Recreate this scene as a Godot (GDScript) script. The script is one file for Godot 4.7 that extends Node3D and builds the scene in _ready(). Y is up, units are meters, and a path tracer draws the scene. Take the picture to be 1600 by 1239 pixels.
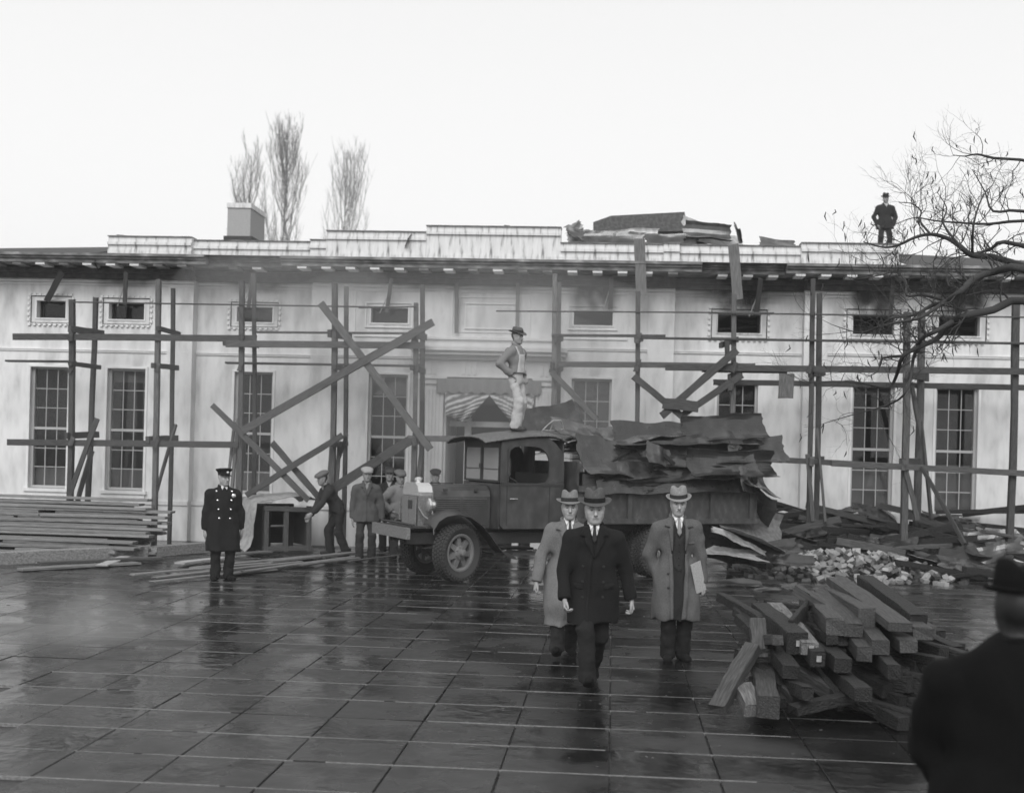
extends Node3D

# ---------------------------------------------------------------- camera numbers
const EYE := Vector3(0, 2.15, 0)
const LENS := 2000.0          # focal length in pixels of the 1600 x 1239 photograph
const MID := Vector2(800, 705) # where the level line of sight meets the picture
const ROLL := 0.0265
var SITE := Transform3D()      # along the facade, up, out of the facade
var M := {}
var used_names := {}
var rng := RandomNumberGenerator.new()

func ray(px: float, py: float) -> Vector3:
	var u := (px - MID.x) / LENS
	var v := -(py - MID.y) / LENS
	return Vector3(u * cos(ROLL) - v * sin(ROLL), u * sin(ROLL) + v * cos(ROLL), -1)
func at(px: float, py: float, depth: float) -> Vector3:
	return EYE + ray(px, py) * depth
func ground_at(px: float, py: float, h := 0.0) -> Vector3:
	var r := ray(px, py)
	return EYE + r * ((h - EYE.y) / r.y)
# a pixel on the plane n metres in front of the facade, in site coordinates
func fs(px: float, py: float, n := 0.0) -> Vector3:
	var r := ray(px, py)
	var nn := SITE.basis.z
	var d := (SITE.origin + nn * n - EYE).dot(nn) / r.dot(nn)
	return SITE.affine_inverse() * (EYE + r * d)

# ---------------------------------------------------------------- naming and tagging
func numbered(called: String) -> String:
	var k: int = used_names.get(called, 0)
	used_names[called] = k + 1
	return called if k == 0 else "%s_%03d" % [called, k]
func tag(o: Node3D, label: String, category: String, group := "") -> Node3D:
	o.set_meta("label", label)
	o.set_meta("category", category)
	if group != "":
		o.set_meta("group", group)
	return o
func thing(called: String, label: String, category: String, xf := Transform3D(), group := "") -> Node3D:
	var o := Node3D.new()
	o.name = numbered(called)
	o.transform = xf
	add_child(o, true)
	return tag(o, label, category, group)
func obj(called: String, mesh: Mesh, m: Material, parent: Node3D = null, xf := Transform3D()) -> MeshInstance3D:
	var o := MeshInstance3D.new()
	o.mesh = mesh
	o.material_override = m
	o.transform = xf
	if parent == null:
		o.name = numbered(called)
		add_child(o, true)
	else:
		var k := 0
		for c in parent.get_children():
			if c.get_meta("stem", "") == called:
				k += 1
		o.name = called if k == 0 else "%s_%03d" % [called, k]
		o.set_meta("stem", called)
		parent.add_child(o, true)
	return o
func done(st: SurfaceTool) -> ArrayMesh:
	return st.commit()
func mb() -> SurfaceTool:
	var st := SurfaceTool.new()
	st.begin(Mesh.PRIMITIVE_TRIANGLES)
	return st

# ---------------------------------------------------------------- shapes
# a quad a b c d seen clockwise from its front, flat shaded
func quad(st: SurfaceTool, a: Vector3, b: Vector3, c: Vector3, d: Vector3) -> void:
	var n := (c - a).cross(b - a)
	if n.length_squared() < 1e-14:
		n = (d - a).cross(c - a)
	n = n.normalized()
	for v in [a, b, c, a, c, d]:
		st.set_normal(n)
		st.add_vertex(v)
func tri(st: SurfaceTool, a: Vector3, b: Vector3, c: Vector3) -> void:
	var n := (c - a).cross(b - a).normalized()
	for v in [a, b, c]:
		st.set_normal(n)
		st.add_vertex(v)
func box(st: SurfaceTool, lo: Vector3, hi: Vector3, xf := Transform3D()) -> void:
	var p := []
	for i in 8:
		p.append(xf * Vector3(hi.x if i & 1 else lo.x, hi.y if i & 2 else lo.y, hi.z if i & 4 else lo.z))
	quad(st, p[4], p[6], p[7], p[5])
	quad(st, p[1], p[3], p[2], p[0])
	quad(st, p[5], p[7], p[3], p[1])
	quad(st, p[0], p[2], p[6], p[4])
	quad(st, p[6], p[2], p[3], p[7])
	quad(st, p[0], p[4], p[5], p[1])
func block(lo: Vector3, hi: Vector3) -> ArrayMesh:
	var st := mb()
	box(st, lo, hi)
	return done(st)
# extrude a convex profile (points in local y,z, counter-clockwise seen from +x) along x with the ends closed
func prism(st: SurfaceTool, prof: PackedVector2Array, x0: float, x1: float, xf := Transform3D()) -> void:
	var n := prof.size()
	for i in n:
		var a := prof[i]
		var b := prof[(i + 1) % n]
		quad(st, xf * Vector3(x0, a.x, a.y), xf * Vector3(x1, a.x, a.y), xf * Vector3(x1, b.x, b.y), xf * Vector3(x0, b.x, b.y))
	for i in range(1, n - 1):
		tri(st, xf * Vector3(x1, prof[0].x, prof[0].y), xf * Vector3(x1, prof[i + 1].x, prof[i + 1].y), xf * Vector3(x1, prof[i].x, prof[i].y))
		tri(st, xf * Vector3(x0, prof[0].x, prof[0].y), xf * Vector3(x0, prof[i].x, prof[i].y), xf * Vector3(x0, prof[i + 1].x, prof[i + 1].y))
# squared timber along local x, centred, with chamfered edges and slightly uneven faces
func timber_mesh(length: float, h: float, w: float, ch := 0.006, warp := 0.0, seed_ := 1, rough_end := 0.0) -> ArrayMesh:
	var st := mb()
	var r := RandomNumberGenerator.new()
	r.seed = seed_
	var segs := 1 if warp == 0.0 else 5
	var rings := []
	for k in segs + 1:
		var x := -length / 2 + length * k / segs
		var oy := .35 * warp * sin(PI * k / segs) + (r.randf_range(-.15, .15) * warp if k > 0 and k < segs else 0.0)
		var oz := r.randf_range(-.2, .2) * warp
		var a := h / 2
		var b := w / 2
		var ring := []
		for q in [Vector2(a - ch, b), Vector2(a, b - ch), Vector2(a, -b + ch), Vector2(a - ch, -b), Vector2(-a + ch, -b), Vector2(-a, -b + ch), Vector2(-a, b - ch), Vector2(-a + ch, b)]:
			var e := 0.0
			if rough_end > 0.0 and (k == 0 or k == segs):
				e = r.randf_range(-rough_end, rough_end)
			var jj := minf(warp * .7, h * .12) if warp > 0.0 else 0.0
			ring.append(Vector3(x + e, q.x + oy + r.randf_range(-jj, jj) * .5, q.y + oz + r.randf_range(-jj, jj) * .5))
		rings.append(ring)
	for k in segs:
		for i in 8:
			var j := (i + 1) % 8
			quad(st, rings[k][i], rings[k][j], rings[k + 1][j], rings[k + 1][i])
	for i in range(1, 7):
		tri(st, rings[0][0], rings[0][i + 1], rings[0][i])
		tri(st, rings[segs][0], rings[segs][i], rings[segs][i + 1])
	return done(st)
# the frame of a timber from p to q; its height runs as near to «up» as it can
func along(p: Vector3, q: Vector3, up := Vector3.UP) -> Transform3D:
	var x := (q - p).normalized()
	if absf(x.dot(up)) > 0.995:
		up = Vector3(0, 0, 1)
	var z := x.cross(up).normalized()
	var y := z.cross(x)
	return Transform3D(Basis(x, y, z), (p + q) / 2)
func timber(called: String, p: Vector3, q: Vector3, h: float, w: float, m: Material, parent: Node3D = null, up := Vector3.UP, warp := 0.0) -> MeshInstance3D:
	var k := rng.randi()
	return obj(called, timber_mesh(p.distance_to(q), h, w, minf(0.006, h * .2), warp, k, .012 if warp > 0.0 else 0.0), m, parent, along(p, q, up))
# a tube through points with a radius each
func tube(st: SurfaceTool, pts: PackedVector3Array, rad: PackedFloat32Array, sides := 8, cap := true) -> void:
	var n := pts.size()
	if n < 2:
		return
	var t0 := (pts[1] - pts[0]).normalized()
	var up := Vector3.UP if absf(t0.y) < 0.9 else Vector3.RIGHT
	var u := up.cross(t0).normalized()
	var rings := []
	var nrm := []
	for i in n:
		var t := (pts[mini(i + 1, n - 1)] - pts[maxi(i - 1, 0)]).normalized()
		u = (u - t * u.dot(t)).normalized()
		var v := t.cross(u)
		var ring := PackedVector3Array()
		var nr := PackedVector3Array()
		for k in sides:
			var a := TAU * k / sides
			var d := u * cos(a) + v * sin(a)
			nr.append(d)
			ring.append(pts[i] + d * rad[i])
		rings.append(ring)
		nrm.append(nr)
	for i in n - 1:
		for k in sides:
			var j := (k + 1) % sides
			for c in [[i, k], [i + 1, k], [i + 1, j], [i, k], [i + 1, j], [i, j]]:
				st.set_normal(nrm[c[0]][c[1]])
				st.add_vertex(rings[c[0]][c[1]])
	if cap:
		for k in range(1, sides - 1):
			tri(st, rings[0][0], rings[0][k], rings[0][k + 1])
			tri(st, rings[n - 1][0], rings[n - 1][k + 1], rings[n - 1][k])
# a lathe round local y: profile of (radius, height) from bottom to top; an optional squash of z
func lathe(st: SurfaceTool, prof: PackedVector2Array, sides := 24, xf := Transform3D(), smooth := true) -> void:
	var n := prof.size()
	for i in n - 1:
		var a := prof[i]
		var b := prof[i + 1]
		var nd := Vector2(b.y - a.y, -(b.x - a.x)).normalized()
		for k in sides:
			var t0 := TAU * k / sides
			var t1 := TAU * (k + 1) / sides
			var c0 := Vector3(cos(t0), 0, sin(t0))
			var c1 := Vector3(cos(t1), 0, sin(t1))
			var v := [c0 * a.x + Vector3.UP * a.y, c0 * b.x + Vector3.UP * b.y, c1 * b.x + Vector3.UP * b.y, c1 * a.x + Vector3.UP * a.y]
			var m0 := (c0 * nd.x + Vector3.UP * nd.y)
			var m1 := (c1 * nd.x + Vector3.UP * nd.y)
			var nn := [m0, m0, m1, m1]
			for q in [0, 2, 1, 0, 3, 2]:
				st.set_normal((xf.basis * nn[q]).normalized())
				st.add_vertex(xf * v[q])
# a closed sheet over a grid of points: top points and the same points moved by -normal * thick
func sheet(nu: int, nv: int, pts: PackedVector3Array, thick: float, cols := PackedColorArray()) -> ArrayMesh:
	var nrm := PackedVector3Array()
	nrm.resize(pts.size())
	for j in nv:
		for i in nu:
			var du := pts[j * nu + mini(i + 1, nu - 1)] - pts[j * nu + maxi(i - 1, 0)]
			var dv := pts[mini(j + 1, nv - 1) * nu + i] - pts[maxi(j - 1, 0) * nu + i]
			nrm[j * nu + i] = du.cross(dv).normalized()
	var va := PackedVector3Array()
	var na := PackedVector3Array()
	var ca := PackedColorArray()
	var ia := PackedInt32Array()
	var n := pts.size()
	for side in 2:
		for k in n:
			va.append(pts[k] + nrm[k] * (thick / 2 if side == 0 else -thick / 2))
			na.append(nrm[k] if side == 0 else -nrm[k])
			if cols.size():
				ca.append(cols[k])
	for j in nv - 1:
		for i in nu - 1:
			var a := j * nu + i
			var b := a + 1
			var c := a + nu
			var d := c + 1
			ia.append_array([a, c, b, b, c, d, n + a, n + b, n + c, n + b, n + d, n + c])
	var edge := []
	for i in nu - 1:
		edge.append([i, i + 1])
		edge.append([(nv - 1) * nu + i + 1, (nv - 1) * nu + i])
	for j in nv - 1:
		edge.append([(j + 1) * nu, j * nu])
		edge.append([j * nu + nu - 1, (j + 1) * nu + nu - 1])
	for e in edge:
		ia.append_array([e[0], e[1], n + e[0], e[1], n + e[1], n + e[0]])
	var arr := []
	arr.resize(Mesh.ARRAY_MAX)
	arr[Mesh.ARRAY_VERTEX] = va
	arr[Mesh.ARRAY_NORMAL] = na
	if cols.size():
		arr[Mesh.ARRAY_COLOR] = ca
	arr[Mesh.ARRAY_INDEX] = ia
	var am := ArrayMesh.new()
	am.add_surface_from_arrays(Mesh.PRIMITIVE_TRIANGLES, arr)
	return am

# the same triangles with a normal each: sharp creases
func facets(m: ArrayMesh) -> ArrayMesh:
	var s := m.surface_get_arrays(0)
	var v: PackedVector3Array = s[Mesh.ARRAY_VERTEX]
	var ix: PackedInt32Array = s[Mesh.ARRAY_INDEX]
	var st := mb()
	for k in range(0, ix.size(), 3):
		tri(st, v[ix[k]], v[ix[k + 1]], v[ix[k + 2]])
	return done(st)

# ---------------------------------------------------------------- materials
func grey(v: float) -> Color:
	return Color(v, v, v).linear_to_srgb()
func noise_tex(freq: float, stops: Array, seed_ := 1, oct := 4, size := 512, type := FastNoiseLite.TYPE_SIMPLEX_SMOOTH) -> NoiseTexture2D:
	var t := NoiseTexture2D.new()
	t.width = size
	t.height = size
	t.seamless = true
	t.normalize = true
	var n := FastNoiseLite.new()
	n.noise_type = type
	n.frequency = freq
	n.fractal_octaves = oct
	n.seed = seed_
	t.noise = n
	var g := Gradient.new()
	var off := PackedFloat32Array()
	var col := PackedColorArray()
	for s in stops:
		off.append(s[0])
		col.append(s[2] if s.size() > 2 else grey(s[1]))
	g.offsets = off
	g.colors = col
	t.color_ramp = g
	return t
func plain_mat(called: String, v: float, rough := 0.85, metal := 0.0, spec := 0.5) -> StandardMaterial3D:
	var m := StandardMaterial3D.new()
	m.resource_name = called
	m.albedo_color = grey(v)
	m.roughness = rough
	m.metallic = metal
	m.metallic_specular = spec
	M[called] = m
	return m
# a triplanar material whose base colour runs through the given stops (linear values), with optional relief in centimetres
func mat(called: String, stops: Array, freq: float, scale: Vector3, rough := 0.85, world := false, relief := 0.0, seed_ := 1, metal := 0.0) -> StandardMaterial3D:
	var m := StandardMaterial3D.new()
	m.resource_name = called
	m.albedo_texture = noise_tex(freq, stops, seed_)
	m.uv1_triplanar = true
	m.uv1_world_triplanar = world
	m.uv1_scale = scale
	m.roughness = rough
	m.metallic = metal
	if relief > 0.0:
		m.heightmap_enabled = true
		m.heightmap_texture = relief_tex
		m.heightmap_scale = relief
	M[called] = m
	return m
var relief_tex: NoiseTexture2D
func raw(v: float) -> Color:
	return Color(v, v, v)
func detail(m: StandardMaterial3D, t: Texture2D) -> void:
	m.detail_enabled = true
	m.detail_albedo = t
	m.detail_blend_mode = BaseMaterial3D.BLEND_MODE_MUL

func materials() -> void:
	relief_tex = noise_tex(0.03, [[0.0, 0, raw(0.0)], [1.0, 1, raw(1.0)]], 77, 5)
	mat("painted_wall", [[0.0, .58], [.3, .67], [.55, .71], [1.0, .75]], .02, Vector3(.5, .16, .5), .8, true, .12, 3)
	detail(M.painted_wall, noise_tex(.006, [[0.0, .62], [.35, .86], [.6, .97], [1.0, 1.0]], 93, 5))
	mat("stained_stone", [[0.0, .12], [.22, .34], [.42, .60], [1.0, .74]], .02, Vector3(.9, .16, .9), .85, true, .3, 4)
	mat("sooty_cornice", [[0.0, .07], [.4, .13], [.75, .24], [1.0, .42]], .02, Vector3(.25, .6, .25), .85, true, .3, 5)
	mat("soot_and_shade", [[0.0, .03], [.5, .07], [1.0, .14]], .02, Vector3(.5, .25, .5), .9, true, .2, 6)
	mat("white_trim", [[0.0, .62], [.5, .69], [1.0, .74]], .02, Vector3(.5, .2, .5), .6, true, 0, 7)
	plain_mat("sash_paint", .42, .55)
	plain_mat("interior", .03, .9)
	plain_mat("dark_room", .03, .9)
	plain_mat("curtain", .13, .9)
	var g := StandardMaterial3D.new()
	g.resource_name = "window_glass"
	g.transparency = BaseMaterial3D.TRANSPARENCY_ALPHA
	g.albedo_color = Color(.05, .05, .05, .12)
	g.metallic_specular = .4
	g.roughness = 0.03
	M.window_glass = g
	for k in 4:
		var a: float = [.55, .8, 1.1, 1.6][k]
		mat("wood_%d" % k, [[0.0, .045 * a], [.45, .085 * a], [.7, .11 * a], [1.0, .16 * a]], .03, Vector3(.25, 3.0, 3.0), .8, false, .25, 10 + k)
	mat("new_wood", [[0.0, .13], [.5, .20], [1.0, .28]], .03, Vector3(.22, 3.2, 3.2), .75, false, .2, 15)
	mat("pale_wood", [[0.0, .24], [.5, .36], [1.0, .46]], .03, Vector3(.22, 3.2, 3.2), .75, false, .2, 16)
	mat("grey_wood", [[0.0, .09], [.5, .16], [1.0, .24]], .03, Vector3(.22, 3.2, 3.2), .8, false, .25, 17)
	mat("pile_wood_0", [[0.0, .012], [.4, .028], [.75, .05], [1.0, .09]], .03, Vector3(.3, 3.0, 3.0), .65, false, .5, 70)
	mat("pile_wood_1", [[0.0, .016], [.4, .038], [.75, .065], [1.0, .12]], .03, Vector3(.3, 3.0, 3.0), .65, false, .5, 71)
	mat("pile_wood_2", [[0.0, .05], [.4, .10], [.75, .17], [1.0, .26]], .03, Vector3(.3, 3.0, 3.0), .65, false, .4, 72)
	mat("char_wood", [[0.0, .005], [.5, .011], [1.0, .03]], .04, Vector3(1.0, 3.0, 3.0), .7, false, 1.2, 18)
	mat("roofing", [[0.0, .02], [.5, .04], [1.0, .08]], .03, Vector3(.8, .8, .8), .8, true, .4, 19)
	# wet paving
	var gloss := noise_tex(.010, [[0.0, 0, raw(.09)], [.40, 0, raw(.16)], [.60, 0, raw(.30)], [1.0, 0, raw(.50)]], 22, 5)
	var dents := noise_tex(.05, [[0.0, 0, raw(0.0)], [1.0, 0, raw(1.0)]], 23, 4)
	var specks := noise_tex(.22, [[0.0, .40], [.6, .75], [.78, .9], [1.0, 1.0]], 24, 3)
	for k in 3:
		var a: float = [.8, 1.0, 1.25][k]
		var w := mat("wet_paving_%d" % k, [[0.0, .008 * a], [.4, .013 * a], [.7, .019 * a], [1.0, .036 * a]], .012, Vector3(.17, .17, .17), 1.0, true, 0, 21)
		w.roughness_texture = gloss
		w.heightmap_enabled = true
		w.heightmap_texture = dents
		w.heightmap_scale = .35
		detail(w, specks)
		w.detail_uv_layer = BaseMaterial3D.DETAIL_UV_2
		w.uv2_triplanar = true
		w.uv2_world_triplanar = true
		w.uv2_scale = Vector3(.9, .9, .9)
	mat("joint_glint", [[0.0, .07], [.5, .16], [1.0, .30]], .05, Vector3(1, 1, 1), .5, true, 0, 24)
	mat("wet_earth", [[0.0, .012], [.5, .02], [1.0, .04]], .03, Vector3(.7, .7, .7), .45, true, .8, 25)
	mat("snow_slush", [[0.0, .10], [.5, .22], [1.0, .40]], .04, Vector3(1.1, 1.1, 1.1), .6, true, 1.0, 26)
	# metals
	for k in 3:
		var a: float = [.5, .8, 1.5][k]
		var s := mat("burnt_sheet_%d" % k, [[0.0, .012 * a], [.5, .030 * a], [.8, .055 * a], [1.0, .13 * a]], .012, Vector3(.5, .5, .5), .5, false, .06, 30 + k, .15)
		s.clearcoat_enabled = true
		s.clearcoat = .9
		s.clearcoat_roughness = .14
		s.roughness_texture = noise_tex(.03, [[0.0, 0, raw(.20)], [1.0, 0, raw(.5)]], 34)
		s.roughness = 1.0
	mat("tin_bright", [[0.0, .18], [.5, .34], [1.0, .55]], .015, Vector3(.8, .8, .8), .4, false, .2, 36, .1)
	mat("chimney_brick", [[0.0, .22], [.5, .34], [1.0, .42]], .05, Vector3(.8, 2.5, .8), .9, true, .5, 39)
	mat("bark", [[0.0, .02], [.5, .035], [1.0, .07]], .05, Vector3(2, 2, 2), .9, false, .6, 37)
	mat("far_bark", [[0.0, .07], [1.0, .12]], .05, Vector3(2, 2, 2), .9, false, 0, 38)
	for k in 4:
		mat("brick_%d" % k, [[0.0, [.04, .08, .14, .22][k]], [.5, [.07, .14, .24, .34][k]], [1.0, [.12, .22, .34, .46][k]]], .06, Vector3(3, 3, 3), .85, false, .5, 40 + k)
	# cloth, truck paints
	mat("cloth_dark", [[0.0, .18], [1.0, .30]], .06, Vector3(3, 3, 3), .95, false, 0, 50)
	var sc := StandardMaterial3D.new()
	sc.resource_name = "striped_cloth"
	sc.vertex_color_use_as_albedo = true
	sc.roughness = .95
	M.striped_cloth = sc
	mat("truck_paint", [[0.0, .026], [.5, .042], [.8, .055], [1.0, .085]], .012, Vector3(.7, .4, .7), .38, false, .03, 51)
	mat("truck_body", [[0.0, .03], [.5, .045], [.8, .06], [1.0, .10]], .015, Vector3(.8, .5, .8), .6, false, .06, 52)
	mat("truck_roof", [[0.0, .05], [.5, .10], [1.0, .18]], .03, Vector3(1.2, 1, 1.2), .45, false, .2, 53)
	mat("truck_grey", [[0.0, .08], [.5, .15], [1.0, .24]], .04, Vector3(1.5, 1, 1.5), .6, false, .2, 54)
	mat("truck_black", [[0.0, .012], [1.0, .05]], .04, Vector3(2, 2, 2), .6, false, .2, 55)
	mat("rim_paint", [[0.0, .06], [.5, .14], [1.0, .26]], .04, Vector3(4, 4, 4), .7, false, .2, 56)
	mat("tyre", [[0.0, .018], [.6, .035], [1.0, .08]], .05, Vector3(4, 4, 4), .8, false, .2, 57)
	mat("leather", [[0.0, .02], [1.0, .04]], .05, Vector3(3, 3, 3), .6, false, .3, 58)
	mat("grey_metal", [[0.0, .03], [.5, .055], [1.0, .10]], .02, Vector3(.9, .9, .9), .55, false, .3, 59)
	mat("tin_pale", [[0.0, .18], [.5, .30], [1.0, .40]], .015, Vector3(.8, .8, .8), .45, false, .15, 61)
	var sf := StandardMaterial3D.new()
	sf.resource_name = "soot_film"
	sf.vertex_color_use_as_albedo = true
	sf.transparency = BaseMaterial3D.TRANSPARENCY_ALPHA
	sf.roughness = .95
	M.soot_film = sf
	mat("tin_dull", [[0.0, .10], [.5, .17], [1.0, .26]], .02, Vector3(.9, .9, .9), .5, false, .2, 60, .3)
	plain_mat("bright_metal", .75, .25, .9)
	var lg := plain_mat("lens_glass", .30, .10, .3)
	var dg := StandardMaterial3D.new()
	dg.resource_name = "dusty_glass"
	dg.transparency = BaseMaterial3D.TRANSPARENCY_ALPHA
	dg.albedo_color = Color(.62, .62, .62, .62)
	dg.roughness = .35
	M.dusty_glass = dg

func _ready() -> void:
	rng.seed = 20
	# ------------------------------------------------ camera, sky, sun, exposure
	var cam := Camera3D.new()
	cam.name = "camera"
	cam.projection = Camera3D.PROJECTION_FRUSTUM
	cam.near = 0.1
	cam.far = 2000.0
	cam.size = 1239.0 / LENS * cam.near
	cam.frustum_offset = Vector2(0, (MID.y - 619.5) / LENS * cam.near)
	cam.position = EYE
	cam.rotation.z = ROLL
	add_child(cam)
	cam.current = true
	var optics := CameraAttributesPhysical.new()
	optics.frustum_near = 0.1
	optics.frustum_far = 2000.0
	optics.frustum_focal_length = 180.0
	optics.exposure_aperture = 7.5
	optics.frustum_focus_distance = 14.5
	cam.attributes = optics
	cam.near = 0.1
	cam.far = 2000.0
	var env := Environment.new()
	env.background_mode = Environment.BG_SKY
	var sm := ProceduralSkyMaterial.new()
	sm.sky_top_color = grey(.52)
	sm.sky_horizon_color = grey(.98)
	sm.sky_curve = 0.25
	sm.ground_bottom_color = grey(.03)
	sm.ground_horizon_color = grey(.10)
	sm.sun_angle_max = 1.0
	sm.energy_multiplier = 1.0
	var sky := Sky.new()
	sky.sky_material = sm
	env.sky = sky
	env.tonemap_mode = Environment.TONE_MAPPER_LINEAR
	env.tonemap_exposure = 1.46
	env.sdfgi_enabled = true
	env.ssao_enabled = true
	env.ssil_enabled = true
	env.fog_enabled = true
	env.fog_density = 0.0011
	env.fog_light_color = Color(.96, .96, .96)
	env.volumetric_fog_enabled = true
	env.volumetric_fog_density = 0.0
	var we := WorldEnvironment.new()
	we.name = "world_environment"
	we.environment = env
	add_child(we)
	var sun := DirectionalLight3D.new()
	sun.name = "overcast_sun"
	sun.light_energy = 0.62
	sun.light_angular_distance = 40.0
	sun.light_color = Color(1, 1, 1)
	sun.shadow_enabled = true
	sun.rotation = Vector3(deg_to_rad(-38), deg_to_rad(-10), 0)
	add_child(sun)
	# ------------------------------------------------ the place
	var th := atan(.0787)
	SITE = Transform3D(Basis(Vector3(cos(th), 0, sin(th)), Vector3.UP, Vector3(-sin(th), 0, cos(th))), Vector3(0, 0, -27.7))
	materials()
	build_ground()
	build_building()
	build_trees()
	build_scaffold()
	build_roof_debris()
	build_truck()
	build_load()
	build_people()
	build_lumber()
	build_rubble()
	build_smoke()

# ================================================================ the ground
func build_ground() -> void:
	var g := obj("ground", block(Vector3(-400, -.5, -500), Vector3(400, -.022, 200)), M.wet_earth)
	g.set_meta("kind", "structure")
	var pave := Node3D.new()
	pave.name = "pavement"
	pave.transform = SITE
	pave.set_meta("kind", "structure")
	add_child(pave)
	var pu := .735
	var pv := .722
	# slab variants, shared
	var vari := []
	for k in 5:
		var st := mb()
		var ch := .005
		var hx := pu / 2 - .004
		var hz := pv / 2 - .010
		var r := RandomNumberGenerator.new()
		r.seed = 300 + k
		var y := []
		for i in 4:
			y.append(r.randf_range(-.0025, .0025))
		var a := [Vector3(-hx, y[0], hz), Vector3(hx, y[1], hz), Vector3(hx, y[2], -hz), Vector3(-hx, y[3], -hz)]
		var inn := []
		for i in 4:
			inn.append(Vector3(a[i].x - signf(a[i].x) * ch, a[i].y, a[i].z - signf(a[i].z) * ch))
		quad(st, inn[0], inn[3], inn[2], inn[1])
		for i in 4:
			var j := (i + 1) % 4
			var lo0: Vector3 = a[i] - Vector3(0, ch, 0)
			var lo1: Vector3 = a[j] - Vector3(0, ch, 0)
			quad(st, lo0, inn[i], inn[j], lo1)
			quad(st, Vector3(lo0.x, -.03, lo0.z), lo0, lo1, Vector3(lo1.x, -.03, lo1.z))
		vari.append(done(st))
	var near := []
	var far := []
	var off := fs(950, 1225, 0.0)
	# the joint that runs away through pixel column 952 at the picture's lower edge
	var edge := SITE.affine_inverse() * ground_at(952, 1225)
	var row := SITE.affine_inverse() * ground_at(800, 1204.5)
	for j in range(-6, 30):
		for i in range(-18, 18):
			var c := Vector3(edge.x + (i + .5) * pu, 0, row.z - (j + .5) * pv)
			if c.z < .4:
				continue
			var w := SITE * c
			var dep := -w.z
			if dep < 5.2:
				continue
			var px := 800 + 2000 * w.x / dep
			if px < -60 or px > 1660:
				continue
			if dep > 17.5 or near.size() >= 296:
				far.append(c)
			else:
				near.append([dep, c])
	near.sort_custom(func(p, q): return p[0] < q[0])
	var r2 := RandomNumberGenerator.new()
	r2.seed = 8
	var k2 := 0
	var rest := mb()
	for e in near:
		var yy := r2.randf_range(-.002, .002)
		if k2 < 296:
			var o := MeshInstance3D.new()
			o.mesh = vari[r2.randi() % 5]
			o.material_override = M["wet_paving_%d" % (r2.randi() % 3)]
			o.name = "paving_slab" if k2 == 0 else "paving_slab_%03d" % k2
			o.position = e[1] + Vector3(r2.randf_range(-.003, .003), yy, r2.randf_range(-.003, .003))
			o.rotation.y = r2.randf_range(-.006, .006)
			pave.add_child(o, true)
		else:
			rest.append_from(vari[r2.randi() % 5], 0, Transform3D(Basis(), e[1] + Vector3(0, yy, 0)))
		k2 += 1
	for c in far:
		rest.append_from(vari[r2.randi() % 5], 0, Transform3D(Basis(), c + Vector3(0, r2.randf_range(-.002, .002), 0)))
	var ro := obj("far_paving", done(rest), M.wet_paving_1, pave)
	ro.set_meta("kind", "stuff")
	# sky glint on wet cross joints painted as pale mortar, in broken runs
	var mo := mb()
	for j in range(-6, 30):
		var z := row.z - j * pv
		if z < .8:
			continue
		var x := -16.0
		while x < 14.0:
			var l := r2.randf_range(.5, 3.4)
			if r2.randf() < .86:
				var hw := r2.randf_range(.003, .010)
				box(mo, Vector3(x, -.03, z - hw), Vector3(x + l, r2.randf_range(.0, .003), z + hw))
			x += l + r2.randf_range(0.0, .25)
	obj("mortar_glint", done(mo), M.joint_glint, pave).set_meta("kind", "stuff")

# ================================================================ the building
# a wall front with openings: emits the front, and the sides of each opening
func wall_front(st: SurfaceTool, s0: float, s1: float, t0: float, t1: float, n: float, holes: Array, deep := .3) -> void:
	var xs := [s0, s1]
	var ys := [t0, t1]
	for h in holes:
		xs.append_array([h[0], h[1]])
		ys.append_array([h[2], h[3]])
	xs.sort()
	ys.sort()
	for i in xs.size() - 1:
		for j in ys.size() - 1:
			var a: float = xs[i]
			var b: float = xs[i + 1]
			var c: float = ys[j]
			var d: float = ys[j + 1]
			if b - a < 1e-4 or d - c < 1e-4:
				continue
			var hole := false
			for h in holes:
				if (a + b) / 2 > h[0] and (a + b) / 2 < h[1] and (c + d) / 2 > h[2] and (c + d) / 2 < h[3]:
					hole = true
			if hole:
				continue
			quad(st, Vector3(a, c, n), Vector3(a, d, n), Vector3(b, d, n), Vector3(b, c, n))
			quad(st, Vector3(b, c, n - deep), Vector3(b, d, n - deep), Vector3(a, d, n - deep), Vector3(a, c, n - deep))
	for h in holes:
		var p := [Vector3(h[0], h[2], n), Vector3(h[0], h[3], n), Vector3(h[1], h[3], n), Vector3(h[1], h[2], n)]
		for i in 4:
			var a: Vector3 = p[i]
			var b: Vector3 = p[(i + 1) % 4]
			quad(st, a, a - Vector3(0, 0, deep), b - Vector3(0, 0, deep), b)
	for s in [s0, s1]:
		var a := Vector3(s, t0, n)
		var b := Vector3(s, t1, n)
		var dz := Vector3(0, 0, deep)
		if s == s0:
			quad(st, a - dz, b - dz, b, a)
		else:
			quad(st, a, b, b - dz, a - dz)

const SEG := [[-14.0, -7.05, .25], [-7.05, -4.42, 0.0], [-4.42, 3.41, .25], [3.41, 6.13, 0.0], [6.13, 14.0, .25]]
func front_of(s: float) -> float:
	for g in SEG:
		if s >= g[0] and s < g[1]:
			return g[2]
	return .25

func frame_ring(st: SurfaceTool, a: float, b: float, c: float, d: float, w: float, z0: float, z1: float) -> void:
	box(st, Vector3(a - w, d, z0), Vector3(b + w, d + w, z1))
	box(st, Vector3(a - w, c - w, z0), Vector3(b + w, c, z1))
	box(st, Vector3(a - w, c, z0), Vector3(a, d, z1))
	box(st, Vector3(b, c, z0), Vector3(b + w, d, z1))

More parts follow.
